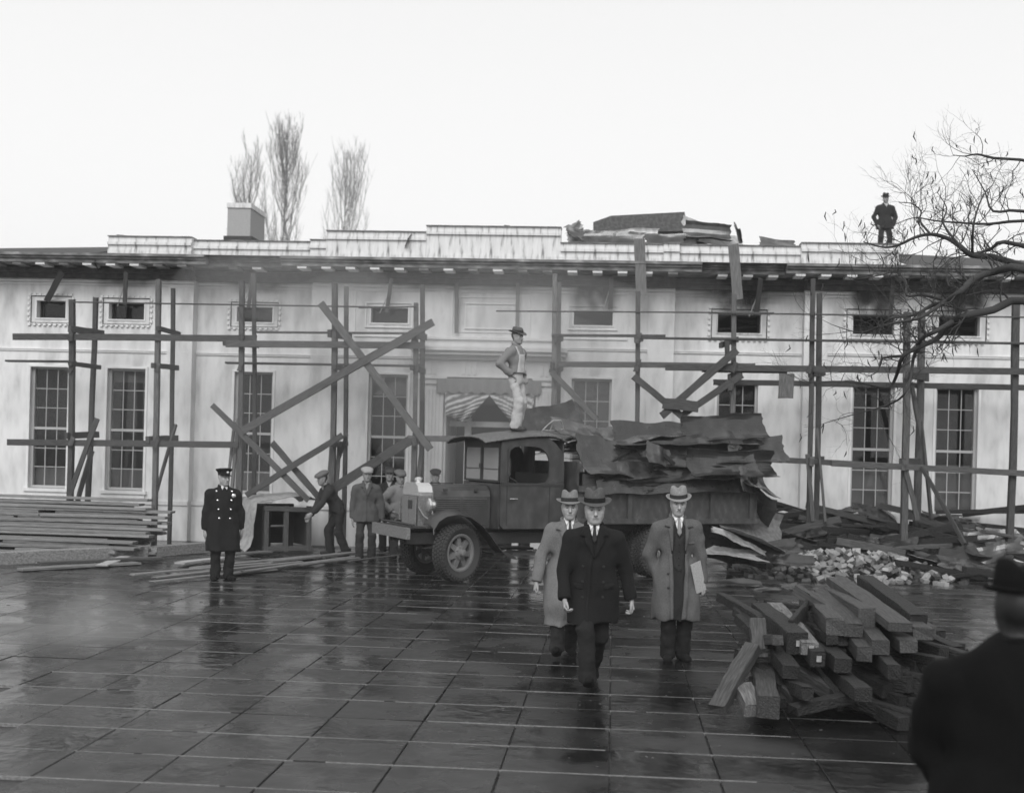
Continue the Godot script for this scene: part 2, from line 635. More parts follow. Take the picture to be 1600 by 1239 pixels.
func build_building() -> void:
	var b := thing("office_building", "long two storey white office building with burnt roof edge and sooty cornice", "building", SITE)
	var low := [-10.27, -8.52, -5.74, -2.70, 1.69, 4.80, 7.60, 9.32]
	var up := [[-10.6, -9.94, 4.82, 5.2, 0], [-8.96, -8.16, 4.82, 5.18, 1], [-6.16, -5.36, 4.84, 5.17, 1], [-3.12, -2.31, 4.85, 5.18, 2], [1.27, 2.10, 4.88, 5.19, 2], [4.34, 5.25, 4.80, 5.20, 1], [7.14, 7.99, 4.80, 5.22, 1], [8.90, 9.74, 4.80, 5.22, 1]]
	for g in SEG:
		var holes := []
		for s in low:
			if s > g[0] and s < g[1]:
				holes.append([s - .43, s + .43, 1.06, 3.74])
		for u in up:
			if u[0] > g[0] and u[0] < g[1]:
				holes.append([u[0], u[1], u[2], u[3]])
		if g[0] == -4.42:
			holes.append([-1.42, .46, -.05, 3.72])
		var st := mb()
		wall_front(st, g[0], g[1], -.05, 6.1, g[2], holes, .35)
		obj("wall", done(st), M.painted_wall, b)
	# base course, string courses, frieze mouldings
	for g in SEG:
		var a: float = g[0]
		var c: float = g[1]
		var z: float = g[2] + .001
		var parts := [[a, c]]
		if a == -4.42:
			parts = [[a, -2.05], [.86, c]]
		for q in parts:
			var st := mb()
			box(st, Vector3(q[0], -.05, z), Vector3(q[1], .78, z + .07))
			box(st, Vector3(q[0], .775, z - .001), Vector3(q[1], .86, z + .10))
			obj("base_course", done(st), M.painted_wall, b)
			st = mb()
			var t: float = 4.09 if q[0] < 0.0 else 4.34
			box(st, Vector3(q[0], t, z), Vector3(q[1], t + .036, z + .03))
			box(st, Vector3(q[0], t + .035, z - .001), Vector3(q[1], t + .05, z + .045))
			obj("string_course", done(st), M.white_trim, b)
		obj("frieze_fillet", block(Vector3(a, 5.56, z), Vector3(c, 5.585, z + .03)), M.white_trim, b)
		obj("frieze_moulding", block(Vector3(a, 5.62, z), Vector3(c, 5.66, z + .05)), M.white_trim, b)
	# pilaster strips at the corners of the projecting parts
	for q in [[-7.62, -7.05], [-4.42, -3.86], [2.85, 3.41], [6.13, 6.62]]:
		var st := mb()
		box(st, Vector3(q[0], .86, .251), Vector3(q[1], 5.555, .295))
		obj("pilaster", done(st), M.painted_wall, b)
	# cornice
	for g in SEG:
		var n: float = g[2]
		var e := .25 if n > 0.0 else 0.0
		var a: float = g[0] - (e if g[0] > -13.0 else 0.0)
		var c: float = g[1] + (e if g[1] < 13.0 else 0.0)
		if n == 0.0:
			a += .75
			c -= .75
			a -= .5
			c += .5
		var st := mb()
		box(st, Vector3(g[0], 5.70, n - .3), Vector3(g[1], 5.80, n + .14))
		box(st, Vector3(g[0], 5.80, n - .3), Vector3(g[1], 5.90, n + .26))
		obj("bed_moulding", done(st), M.soot_and_shade, b)  # real soot stain, with the shade under the cornice put into its colour
		st = mb()
		var ea := .5 if g[0] > -13.0 and n > 0.0 else 0.0
		var ec := .5 if g[1] < 13.0 and n > 0.0 else 0.0
		var sa := 0.0 if n > 0.0 else -.02
		a = g[0] - ea + (.5 if n == 0.0 else 0.0)
		c = g[1] + ec - (.5 if n == 0.0 else 0.0)
		box(st, Vector3(a, 5.945, n - .3), Vector3(c, 6.03, n + .80))
		box(st, Vector3(a - sa, 6.03, n - .3), Vector3(c + sa, 6.08, n + .86))
		box(st, Vector3(a - sa, 6.08, n - .3), Vector3(c + sa, 6.135, n + .92))
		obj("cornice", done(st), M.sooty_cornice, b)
		var s: float = ceilf(a / .52) * .52 + .1
		while s < c - .25:
			var r := rng.randf()
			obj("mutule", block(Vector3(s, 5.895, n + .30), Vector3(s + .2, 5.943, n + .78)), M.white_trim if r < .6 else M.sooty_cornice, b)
			s += .52
	# parapet in its broken stages: s0, s1, top, how far forward
	for q in [[-8.97, -7.10, 6.64, .38], [-7.10, -4.50, 6.60, .22], [-4.50, -4.13, 6.64, .26], [-4.13, -1.95, 6.83, .32], [-1.95, .95, 6.97, .30], [.95, 3.14, 6.64, .30], [3.14, 3.48, 6.66, .34], [3.48, 6.02, 6.65, .2], [6.02, 8.02, 6.70, .36]]:
		var st := mb()
		var z: float = q[3]
		box(st, Vector3(q[0], 6.137, z - .35), Vector3(q[1], 6.33, z + .03))
		box(st, Vector3(q[0], 6.33, z - .35), Vector3(q[1], q[2] - .20, z))
		box(st, Vector3(q[0], q[2] - .20, z - .38), Vector3(q[1], q[2] - .14, z + .05))
		box(st, Vector3(q[0], q[2] - .14, z - .33), Vector3(q[1], q[2] - .02, z - .02))
		obj("parapet", done(st), M.stained_stone, b)
		obj("coping", block(Vector3(q[0] - .01, q[2] - .018, z - .36), Vector3(q[1] + .01, q[2], z + .02)), M.sooty_cornice, b)
	# roof: flat deck behind the parapet, dark hipped ends
	var st := mb()
	box(st, Vector3(-9.0, 6.0, -12.0), Vector3(8.1, 6.12, -.05))
	obj("roof", done(st), M.roofing, b)
	var up_ := SITE.affine_inverse() * at(1382, 397, 37.0)
	obj("upper_roof", block(Vector3(up_.x - 2.2, 6.1, up_.z - 2.0), Vector3(up_.x + .35, up_.y - .002, up_.z + .4)), M.roofing, b)
	st = mb()
	# dark slopes at both ends, rising to the parapet's end blocks
	var back := -6.0
	var p0 := fs(-30, 399, back)
	var p1 := fs(176, 385, back)
	quad(st, Vector3(-14, 6.14, 1.1), Vector3(p0.x - 3, p0.y - .1, back), Vector3(p1.x + .6, p1.y, back), Vector3(-8.96, 6.14, 1.1))
	quad(st, Vector3(-8.96, 6.14, 1.1), Vector3(p1.x + .6, p1.y, back), Vector3(p1.x + .6, 5.0, back), Vector3(-8.96, 5.9, 1.1))
	var r0 := fs(1402, 395, back)
	var r1 := fs(1640, 410, back)
	quad(st, Vector3(8.03, 6.14, 1.1), Vector3(r0.x - .6, r0.y, back), Vector3(r1.x + 3, r1.y - .1, back), Vector3(14, 6.14, 1.1))
	quad(st, Vector3(-14, 6.139, 1.1), Vector3(14, 6.139, 1.1), Vector3(14, 6.0, back), Vector3(-14, 6.0, back))
	obj("roof_slope", done(st), M.roofing, b)
	# the dark rooms behind the windows
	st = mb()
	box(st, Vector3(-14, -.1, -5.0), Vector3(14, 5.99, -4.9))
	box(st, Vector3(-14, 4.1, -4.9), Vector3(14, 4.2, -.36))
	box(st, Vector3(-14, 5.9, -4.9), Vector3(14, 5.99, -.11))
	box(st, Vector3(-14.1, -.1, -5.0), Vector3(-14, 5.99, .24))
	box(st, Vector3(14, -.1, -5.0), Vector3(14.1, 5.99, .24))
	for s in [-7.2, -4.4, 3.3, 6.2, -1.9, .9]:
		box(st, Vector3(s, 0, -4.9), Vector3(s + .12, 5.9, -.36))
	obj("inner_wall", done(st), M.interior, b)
	# chimney, a long block end on
	st = mb()
	var ca := fs(354, 375, -5.0)
	var cb := fs(390, 375, -5.0)
	var ct := fs(370, 325, -5.0).y
	box(st, Vector3(ca.x, 6.0, -6.35), Vector3(cb.x, ct, -5.0))
	var ch := obj("chimney", done(st), M.chimney_brick, b)
	obj("chimney_cap", block(Vector3(ca.x - .02, ct + .002, -6.38), Vector3(cb.x + .02, ct + .13, -4.97)), M.stained_stone, ch)
	obj("chimney_flashing", block(Vector3(ca.x - .07, 6.13, -6.42), Vector3(cb.x + .07, ca.y + .1, -4.93)), M.roofing, ch)
	for i in low.size():
		tall_window(b, low[i], front_of(low[i]), i)
	for i in up.size():
		attic_window(b, up[i], front_of(up[i][0]), i)
	# blank panel over the door
	st = mb()
	frame_ring(st, -1.34, .31, 4.60, 5.53, .025, .251, .28)
	frame_ring(st, -1.22, .19, 4.70, 5.43, .02, .251, .275)
	frame_ring(st, -1.05, .02, 4.78, 5.29, .025, .251, .285)
	obj("blank_panel", done(st), M.white_trim, b)
	portal(b)
	# soot licked up the wall over the burnt windows and under the cornice: thin films that thin out at their edges
	var fz := FastNoiseLite.new()
	fz.frequency = 2.2
	fz.fractal_octaves = 3
	for q in [[1.1, 2.3, 5.12, 5.72, 1.0], [4.2, 5.5, 5.15, 5.72, .9], [6.95, 8.3, 5.1, 5.72, 1.0], [8.7, 10.0, 5.1, 5.72, 1.0], [-6.5, -4.9, 5.45, 5.72, .55], [-9.4, -7.8, 5.5, 5.72, .5], [3.5, 6.1, 5.4, 5.72, .6], [-3.0, .9, 5.52, 5.72, .5]]:
		var nn := front_of((q[0] + q[1]) / 2)
		var nu := 28
		var nv := 14
		var va := PackedVector3Array()
		var na := PackedVector3Array()
		var soot_c := PackedColorArray()
		var ia := PackedInt32Array()
		for j in nv:
			for i in nu:
				var u := i / (nu - 1.0)
				var v := j / (nv - 1.0)
				var s := lerpf(q[0], q[1], u)
				var t := lerpf(q[2], q[3], v)
				var side := smoothstep(0.0, .3, u) * smoothstep(0.0, .3, 1.0 - u)
				var al: float = side * (.25 + .75 * v) * smoothstep(0.0, .15, v) * (1.0 + fz.get_noise_2d(s, t)) * q[4]
				va.append(Vector3(s, t, nn + .058))
				na.append(Vector3(0, 0, 1))
				soot_c.append(Color(.03, .03, .03, clampf(al, 0, .96)))
		for j in nv - 1:
			for i in nu - 1:
				var a := j * nu + i
				ia.append_array([a, a + nu, a + 1, a + 1, a + nu, a + nu + 1])
		var arr := []
		arr.resize(Mesh.ARRAY_MAX)
		arr[Mesh.ARRAY_VERTEX] = va
		arr[Mesh.ARRAY_NORMAL] = na
		arr[Mesh.ARRAY_COLOR] = soot_c
		arr[Mesh.ARRAY_INDEX] = ia
		var am := ArrayMesh.new()
		am.add_surface_from_arrays(Mesh.PRIMITIVE_TRIANGLES, arr)
		obj("soot_stain", am, M.soot_film, b)

func tall_window(b: Node3D, s: float, n: float, idx: int) -> void:
	var w := .43
	var t0 := 1.06
	var t1 := 3.74
	var st := mb()
	# casing on the wall face, and the sill
	box(st, Vector3(s - w - .05, t0, n + .001), Vector3(s - w, t1, n + .03))
	box(st, Vector3(s + w, t0, n + .001), Vector3(s + w + .05, t1, n + .03))
	box(st, Vector3(s - w - .05, t1, n + .001), Vector3(s + w + .05, t1 + .045, n + .035))
	box(st, Vector3(s - w - .09, t0 - .07, n + .001), Vector3(s + w + .09, t0, n + .09))
	box(st, Vector3(s - w - .05, t0 - .16, n + .001), Vector3(s + w + .05, t0 - .071, n + .05))
	var win := obj("window", done(st), M.white_trim, b)
	var z := n - .16
	st = mb()
	frame_ring(st, s - w + .05, s + w - .05, t0 + .06, t1 - .05, .05, z - .06, z + .06)
	box(st, Vector3(s - w + .05, 2.36, z - .03), Vector3(s + w - .05, 2.415, z + .035))
	obj("sash_frame", done(st), M.sash_paint, win)
	st = mb()
	var x0 := s - w + .05
	var x1 := s + w - .05
	var ys := []
	for k in 3:
		ys.append(lerpf(t0 + .06, 2.36, k / 3.0))
	for k in 3:
		ys.append(lerpf(2.415, t1 - .05, k / 3.0))
	for k in [1, 2]:
		var x := lerpf(x0, x1, k / 3.0)
		box(st, Vector3(x - .008, t0 + .06, z - .012), Vector3(x + .008, 2.36, z + .012))
		box(st, Vector3(x - .008, 2.415, z - .012), Vector3(x + .008, t1 - .05, z + .012))
	for k in [1, 2, 4, 5]:
		box(st, Vector3(x0, ys[k] - .008, z - .0115), Vector3(x1, ys[k] + .008, z + .0115))
	obj("sash_bar", done(st), M.sash_paint, win)
	var pw := (x1 - x0) / 3.0
	for i in 3:
		for j in 6:
			if idx == 6 and i == 1 and j == 1:
				broken_pane(win, x0 + i * pw + .01, x0 + (i + 1) * pw - .01, ys[1] + .01, ys[2] - .01, z)
				continue
			var y0: float = ys[j] + .01
			var y1: float = (ys[j + 1] if j % 3 < 2 else (2.36 if j == 2 else t1 - .05)) - .01
			obj("pane", block(Vector3(x0 + i * pw + .009, y0, z - .002), Vector3(x0 + (i + 1) * pw - .009, y1, z + .002)), M.window_glass, win)
	if idx in [0, 1, 2, 5]:
		st = mb()
		var pts := PackedVector3Array()
		for j in 2:
			for i in 13:
				pts.append(Vector3(lerpf(x0 - .03, x1 + .03, i / 12.0), lerpf(t0 + .02, 1.5 + .03 * idx, j), z - .12 + .012 * sin(i * 1.9)))
		obj("curtain", sheet(13, 2, pts, .004), M.curtain, win)
	if idx in [1, 3, 6]:
		var drop: float = [3.45, 3.3, 3.55][[1, 3, 6].find(idx)]
		obj("roller_blind", block(Vector3(x0 - .03, drop, z - .14), Vector3(x1 + .03, t1 - .06, z - .136)), M.curtain, win)
	if idx in [6, 7, 4]:
		obj("roller_blind", block(Vector3(x0 - .03, 1.7, z - .13), Vector3(x1 + .03, t1 - .1, z - .125)) if idx == 4 else block(Vector3(x0 - .03, t0 + .03, z - .13), Vector3(x1 + .03, 2.1, z - .125)), M.curtain, win)

func broken_pane(win: Node3D, a: float, b: float, c: float, d: float, z: float) -> void:
	# glass with a jagged hole: four shards round it
	var st := mb()
	var o := [Vector2(a, c), Vector2(a, d), Vector2(b, d), Vector2(b, c)]
	var i := [Vector2(lerpf(a, b, .25), lerpf(c, d, .15)), Vector2(lerpf(a, b, .45), lerpf(c, d, .7)), Vector2(lerpf(a, b, .75), lerpf(c, d, .9)), Vector2(lerpf(a, b, .7), lerpf(c, d, .2))]
	for k in 4:
		var j := (k + 1) % 4
		quad(st, Vector3(o[k].x, o[k].y, z), Vector3(o[j].x, o[j].y, z), Vector3(i[j].x, i[j].y, z), Vector3(i[k].x, i[k].y, z))
	var p := obj("pane", done(st), M.window_glass, win)
	p.set_meta("label", "broken pane with a jagged dark hole")

func attic_window(b: Node3D, u: Array, n: float, idx: int) -> void:
	var st := mb()
	var charred := idx >= 4
	if u[4] != 2:
		# a bead and reel border of small blocks round a flat margin
		var a: float = u[0] - .19
		var c: float = u[1] + .19
		var d: float = u[2] - .17
		var e: float = u[3] + .16
		frame_ring(st, a + .05, c - .05, d + .05, e - .05, .02, n + .001, n + .025)
		frame_ring(st, u[0] + .0, u[1], u[2], u[3], .03, n + .001, n + .02)
		var win := obj("attic_window", done(st), M.white_trim if not charred else M.stained_stone, b)
		var s := a
		while s < c - .05:
			for t in [d, e - .05]:
				obj("border_block", block(Vector3(s, t, n + .0015), Vector3(s + .06, t + .05, n + .045)), M.white_trim, win)
			s += .118
		var t2 := d + .1
		while t2 < e - .1:
			for s2 in [a - .012, c - .05]:
				obj("border_block", block(Vector3(s2, t2, n + .0015), Vector3(s2 + .05, t2 + .06, n + .045)), M.white_trim, win)
			t2 += .118
		var st2 := mb()
		frame_ring(st2, a + .07, c - .07, d + .07, e - .07, .018, n + .0012, n + .012)
		obj("border_groove", done(st2), M.soot_and_shade, win)
		attic_sash(win, u, n, charred)
	else:
		frame_ring(st, u[0] - .34, u[1] + .30, u[2] - .28, u[3] + .35, .025, n + .001, n + .03)
		frame_ring(st, u[0] - .10, u[1] + .08, u[2] - .08, u[3] + .09, .025, n + .0012, n + .035)
		frame_ring(st, u[0], u[1], u[2], u[3], .03, n + .0014, n + .02)
		attic_sash(obj("attic_window", done(st), M.white_trim, b), u, n, charred)

func attic_sash(win: Node3D, u: Array, n: float, charred: bool) -> void:
	var st := mb()
	var z := n - .2
	frame_ring(st, u[0] + .04, u[1] - .04, u[2] + .04, u[3] - .04, .04, z - .03, z + .03)
	obj("sash_frame", done(st), M.char_wood, win)
	if charred:
		for k in 3:
			var y := rng.randf_range(u[2] + .05, u[3])
			timber("charred_lath", Vector3(u[0] - .05, y, z - .1), Vector3(u[1] + .05, y + rng.randf_range(-.15, .15), z - .25), .05, .03, M.char_wood, win)
	else:
		obj("pane", block(Vector3(u[0] + .041, u[2] + .041, z - .003), Vector3(u[1] - .041, u[3] - .041, z + .003)), M.window_glass, win)

func portal(b: Node3D) -> void:
	var n := .251
	# fluted pilasters either side, on blocks
	for q in [[-1.93, -1.47], [.50, .92]]:
		var st := mb()
		box(st, Vector3(q[0], .0, n), Vector3(q[1], 3.55, n + .12))
		box(st, Vector3(q[0] - .03, -.04, n), Vector3(q[1] + .03, .25, n + .16))
		var k := 0
		var w: float = q[1] - q[0]
		for i in 6:
			var x: float = q[0] + w * (i + .5) / 6.0
			box(st, Vector3(x - w * .052, .3, n + .12), Vector3(x + w * .052, 3.45, n + .145))
		box(st, Vector3(q[0] - .04, 3.551, n), Vector3(q[1] + .04, 3.66, n + .17))
		box(st, Vector3(q[0] - .07, 3.661, n), Vector3(q[1] + .07, 3.70, n + .21))
		obj("door_pilaster", done(st), M.white_trim, b)
	var st := mb()
	box(st, Vector3(-1.97, 3.73, n), Vector3(.96, 4.08, n + .16))
	for x in [-1.9, -1.78, -1.66, -1.05, -.93, -.81, .02, .14, .26, .62, .74, .86]:
		box(st, Vector3(x - .035, 3.76, n + .16), Vector3(x + .035, 4.04, n + .19))
	box(st, Vector3(-2.0, 3.701, n), Vector3(.99, 3.728, n + .2))
	obj("door_frieze", done(st), M.white_trim, b)
	st = mb()
	box(st, Vector3(-2.08, 4.081, n), Vector3(1.05, 4.17, n + .26))
	box(st, Vector3(-2.14, 4.17, n), Vector3(1.12, 4.25, n + .42))
	box(st, Vector3(-2.18, 4.25, n), Vector3(1.16, 4.33, n + .5))
	box(st, Vector3(-1.92, 4.33, n), Vector3(.90, 4.50, n + .22))
	box(st, Vector3(-2.0, 4.50, n), Vector3(.98, 4.55, n + .28))
	obj("door_hood", done(st), M.white_trim, b)
	# the recess: side walls, inner doorway, posts, transom
	st = mb()
	box(st, Vector3(-1.55, -.05, -1.6), Vector3(-1.42, 3.75, -.1))
	box(st, Vector3(.46, -.05, -1.6), Vector3(.6, 3.75, -.1))
	box(st, Vector3(-1.55, 3.73, -1.6), Vector3(.6, 3.8, -.1))
	obj("door_recess", done(st), M.painted_wall, b)
	st = mb()
	for x in [-1.0, .1]:
		box(st, Vector3(x - .07, 0, -.35), Vector3(x + .07, 2.85, -.2))
	box(st, Vector3(-1.41, 2.66, -.34), Vector3(.45, 2.78, -.21))
	obj("door_post", done(st), M.white_trim, b)
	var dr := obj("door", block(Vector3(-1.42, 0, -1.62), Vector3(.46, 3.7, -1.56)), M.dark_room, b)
	st = mb()
	for x in [-.9, -.46, -.02]:
		frame_ring(st, x + .05, x + .36, .3, 2.3, .04, -1.56, -1.53)
	obj("door_panel", done(st), M.wood_0, dr)

# ================================================================ trees
func limb_pts(a: Vector3, dir: Vector3, length: float, wob: float, lift: float, n: int, r: RandomNumberGenerator) -> PackedVector3Array:
	var out := PackedVector3Array([a])
	var d := dir.normalized()
	for k in n:
		d = (d + Vector3(r.randf_range(-wob, wob), r.randf_range(-wob, wob) + lift, r.randf_range(-wob, wob))).normalized()
		a += d * length / n
		out.append(a)
	return out
func taper(n: int, a: float, b: float) -> PackedFloat32Array:
	var out := PackedFloat32Array()
	for k in n:
		out.append(lerpf(a, b, float(k) / (n - 1)))
	return out

func poplar(px: float, top: float, wide: float, depth: float, label: String, seed_: int, dens: float) -> void:
	var base := at(px, 700, depth)
	base.y = 0
	var h := at(px, top, depth).y
	var half := wide / LENS * depth / 2
	var th := depth / 52.0
	var t := thing("poplar_tree", label, "tree", Transform3D(Basis(), base), "bare poplars behind the roof")
	var r := RandomNumberGenerator.new()
	r.seed = seed_
	var st := mb()
	var tp := limb_pts(Vector3.ZERO, Vector3.UP, h * .93, .025, .05, 12, r)
	tube(st, tp, taper(13, .10 * th, .012 * th), 6)
	var st2 := mb()
	var y0 := at(px, 378, depth).y
	for k in int(48 * dens):
		var f := r.randf_range(.42, .96)
		var p := tp[int(f * 12)].lerp(tp[mini(int(f * 12) + 1, 12)], f * 12 - int(f * 12))
		var a := r.randf() * TAU
		var rel := clampf((p.y - y0) / (h - y0), 0, 1)
		var reach := half * (1.08 - .9 * rel) * r.randf_range(.5, 1.1)
		var len := minf(half * 4.5 * (1.0 - .6 * rel), (h - p.y) * 1.02)
		var dir := Vector3(cos(a) * .16, 1.0, sin(a) * .16)
		var q := limb_pts(p, dir, len, .07, .05, 6, r)
		q[1] += Vector3(cos(a), -.1, sin(a)) * reach * .4
		for z in range(2, 7):
			q[z] += Vector3(cos(a), 0, sin(a)) * reach * .6
		tube(st, q, taper(7, .014 * th, .006 * th), 4, false)
		for m in 6:
			var g := r.randi_range(1, 5)
			var b := r.randf() * TAU
			var q2 := limb_pts(q[g], Vector3(cos(b) * .45, 1.0, sin(b) * .45), len * r.randf_range(.2, .45), .12, .1, 3, r)
			tube(st2, q2, taper(4, .006 * th, .004 * th), 3, false)
			for m2 in 2:
				var q3 := limb_pts(q2[r.randi_range(1, 2)], Vector3(r.randf_range(-.5, .5), 1.0, r.randf_range(-.5, .5)), len * .16, .2, .1, 2, r)
				tube(st2, q3, taper(3, .005 * th, .003 * th), 3, false)
	obj("trunk", done(st), M.far_bark, t)
	obj("crown", done(st2), M.far_bark, t)

func branch_rec(st: SurfaceTool, pods: Array, p: Vector3, dir: Vector3, length: float, rad: float, level: int, r: RandomNumberGenerator) -> void:
	var n := 5
	var q := limb_pts(p, dir, length, .42, .03, n, r)
	tube(st, q, taper(n + 1, rad, rad * .45), 5 if level < 2 else 3, false)
	if level >= 3:
		if r.randf() < .07:
			pods.append(q[n])
		return
	for k in r.randi_range(3, 5):
		var i := r.randi_range(1, n)
		var side := (q[i] - q[i - 1]).normalized()
		var d := (side + Vector3(r.randf_range(-1, 1), r.randf_range(-.75, .95), r.randf_range(-.8, .8)) * .9).normalized()
		branch_rec(st, pods, q[i], d, length * r.randf_range(.4, .68), rad * .5, level + 1, r)

func build_trees() -> void:
	poplar(370, 208, 40, 190, "slender bare poplar rising directly behind the chimney", 5, 1.0)
	poplar(417, 184, 54, 180, "tallest bare poplar, just right of the chimney", 6, 1.35)
	poplar(532, 244, 56, 330, "faintest and most distant bare poplar, behind the low parapet", 7, .9)
	# the old tree at the right: limbs reach into the picture from a trunk outside it
	var base := at(1700, 700, 17.0)
	base.y = 0
	var t := thing("catalpa_tree", "dark bare branches of an old tree with hanging seed pods", "tree", Transform3D(Basis(), base))
	var st := mb()
	var st2 := mb()
	var pods := []
	var r := RandomNumberGenerator.new()
	r.seed = 12
	tube(st, PackedVector3Array([Vector3.ZERO, Vector3(-.05, 1.2, .05), Vector3(.05, 2.4, 0), Vector3(.0, 3.6, .1), Vector3(.1, 5.2, 0), Vector3(0, 7.5, .1)]), PackedFloat32Array([.34, .26, .22, .2, .16, .07]), 10)
	# limbs as they cross the picture: pixels, depth, first and last radius
	var limbs := [
		[[[1700, 480], [1620, 425], [1553, 402], [1520, 399], [1500, 384], [1480, 372], [1455, 366], [1430, 371], [1402, 384], [1378, 386], [1350, 378]], 16.6, .055, .010],
		[[[1700, 400], [1640, 395], [1570, 378], [1548, 390], [1515, 398]], 16.9, .045, .02],
		[[[1700, 470], [1600, 420], [1553, 425], [1522, 436], [1502, 455], [1480, 470], [1455, 478], [1430, 492], [1395, 497], [1375, 510]], 15.8, .065, .008],
		[[[1700, 520], [1600, 470], [1553, 484], [1510, 493], [1488, 503], [1466, 528], [1442, 540], [1412, 556], [1402, 585], [1388, 606], [1345, 598], [1300, 596], [1258, 599]], 16.0, .065, .006],
		[[[1488, 503], [1462, 518], [1440, 530], [1428, 560], [1424, 590], [1412, 618], [1385, 634], [1340, 646], [1290, 661]], 15.7, .035, .006],
		[[[1412, 556], [1380, 560], [1372, 580], [1355, 589]], 16.1, .02, .006],
		[[[1480, 470], [1440, 460], [1418, 462], [1416, 440], [1400, 425], [1375, 430], [1340, 436], [1320, 430]], 16.2, .025, .005],
		[[[1500, 455], [1450, 490], [1425, 500], [1380, 508], [1345, 520], [1300, 507]], 15.5, .03, .005],
		[[[1700, 300], [1620, 255], [1555, 247], [1528, 241], [1508, 244], [1490, 242]], 17.4, .03, .006],
		[[[1700, 360], [1600, 330], [1553, 330], [1540, 300], [1520, 265]], 17.0, .03, .006],
		[[[1700, 350], [1600, 345], [1545, 350], [1500, 348], [1462, 345], [1430, 340], [1400, 350]], 17.2, .028, .005],
		[[[1455, 366], [1438, 345], [1440, 330], [1425, 318], [1405, 316]], 16.6, .018, .005],
		[[[1500, 384], [1475, 350], [1480, 325], [1465, 300]], 16.5, .02, .005],
		[[[1520, 399], [1522, 350], [1535, 310], [1550, 290]], 16.4, .022, .005],
	]
	for l in limbs:
		var pts := PackedVector3Array()
		var m: int = l[0].size()
		for k in m:
			var d: float = l[1] + .35 * sin(k * 1.7 + l[1] * 9.0) + (.4 if l[0][k][0] > 1600 else 0.0)
			pts.append(at(l[0][k][0], l[0][k][1], d) - base)
		# rounder bends
		var fine := PackedVector3Array()
		for k in m - 1:
			for s in 3:
				fine.append(pts[k].cubic_interpolate(pts[k + 1], pts[maxi(k - 1, 0)], pts[mini(k + 2, m - 1)], s / 3.0))
		fine.append(pts[m - 1])
		if l[0][0][0] == 1700:
			fine[0] = Vector3(0, fine[0].y, .05)
		tube(st, fine, taper(fine.size(), l[2] * .9, l[3] * .7), 7)
		for k in range(4, fine.size()):
			if r.randf() < .92:
				var f := float(k) / fine.size()
				var dir := Vector3(r.randf_range(-1, .5), r.randf_range(-.5, .9), r.randf_range(-.5, .5))
				branch_rec(st2, pods, fine[k], dir, r.randf_range(.25, .7), lerpf(l[2], l[3], f) * .22 + .0018, 1, r)
	obj("trunk", done(st), M.bark, t)
	obj("crown", done(st2), M.bark, t)
	var st3 := mb()
	for p in pods:
		var l := r.randf_range(.06, .13)
		tube(st3, PackedVector3Array([p, p + Vector3(r.randf_range(-.02, .02), -l * .5, 0), p + Vector3(r.randf_range(-.05, .05), -l, 0)]), PackedFloat32Array([.004, .009, .003]), 4)
	obj("seed_pods", done(st3), M.bark, t).set_meta("kind", "stuff")

# ================================================================ smoke
func build_smoke() -> void:
	# thin smoke that drifts along the cornice and before the doorway, and a breath of steam over the slabs
	for q in [[440, 445, 26.2, Vector3(4.5, 1.5, 1.6), .2], [740, 520, 25.6, Vector3(9.0, 2.9, 2.2), .13], [790, 630, 25.4, Vector3(6.0, 4.0, 2.6), .11], [930, 465, 26.4, Vector3(6.0, 1.7, 1.5), .09], [330, 640, 24.6, Vector3(6.0, 4.0, 2.4), .03], [90, 985, 13.8, Vector3(2.4, 1.0, 1.8), .08], [120, 1000, 13.6, Vector3(1.7, .8, 1.4), .10], [150, 985, 13.6, Vector3(1.0, .9, 1.0), .14], [60, 1010, 13.4, Vector3(1.3, .6, 1.1), .07], [170, 960, 14.0, Vector3(.7, .9, .8), .08]]:
		var v := FogVolume.new()
		v.name = numbered("smoke")
		v.shape = RenderingServer.FOG_VOLUME_SHAPE_ELLIPSOID
		v.size = q[3]
		v.position = at(q[0], q[1], q[2])
		var m := FogMaterial.new()
		m.density = q[4]
		m.albedo = Color(.95, .95, .95)
		m.edge_fade = .6
		v.material = m
		v.set_meta("kind", "stuff")
		add_child(v, true)

# ================================================================ scaffolding
func down(p: Vector3, q: Vector3, y := 0.0) -> Vector3:
	return p + (q - p) * ((y - p.y) / (q.y - p.y))
func wood_any(dark := false) -> Material:
	return M["wood_%d" % (rng.randi_range(0, 1) if dark else rng.randi_range(0, 3))]
func bar(parent: Node3D, called: String, a: Array, n0: float, b: Array, n1: float, h_px: float, w: float, m: Material, warp := .0, up := Vector3.UP) -> void:
	timber(called, fs(a[0], a[1], n0), fs(b[0], b[1], n1), h_px / 75.0, w, m, parent, up, warp)
func post(parent: Node3D, a: Array, b: Array, n: float, w_px: float, m: Material) -> void:
	var p := fs(a[0], a[1], n)
	var q := fs(b[0], b[1], n)
	timber("post", p, down(p, q), w_px / 75.0, w_px / 75.0 * 1.1, m, parent, Vector3.RIGHT, .05)

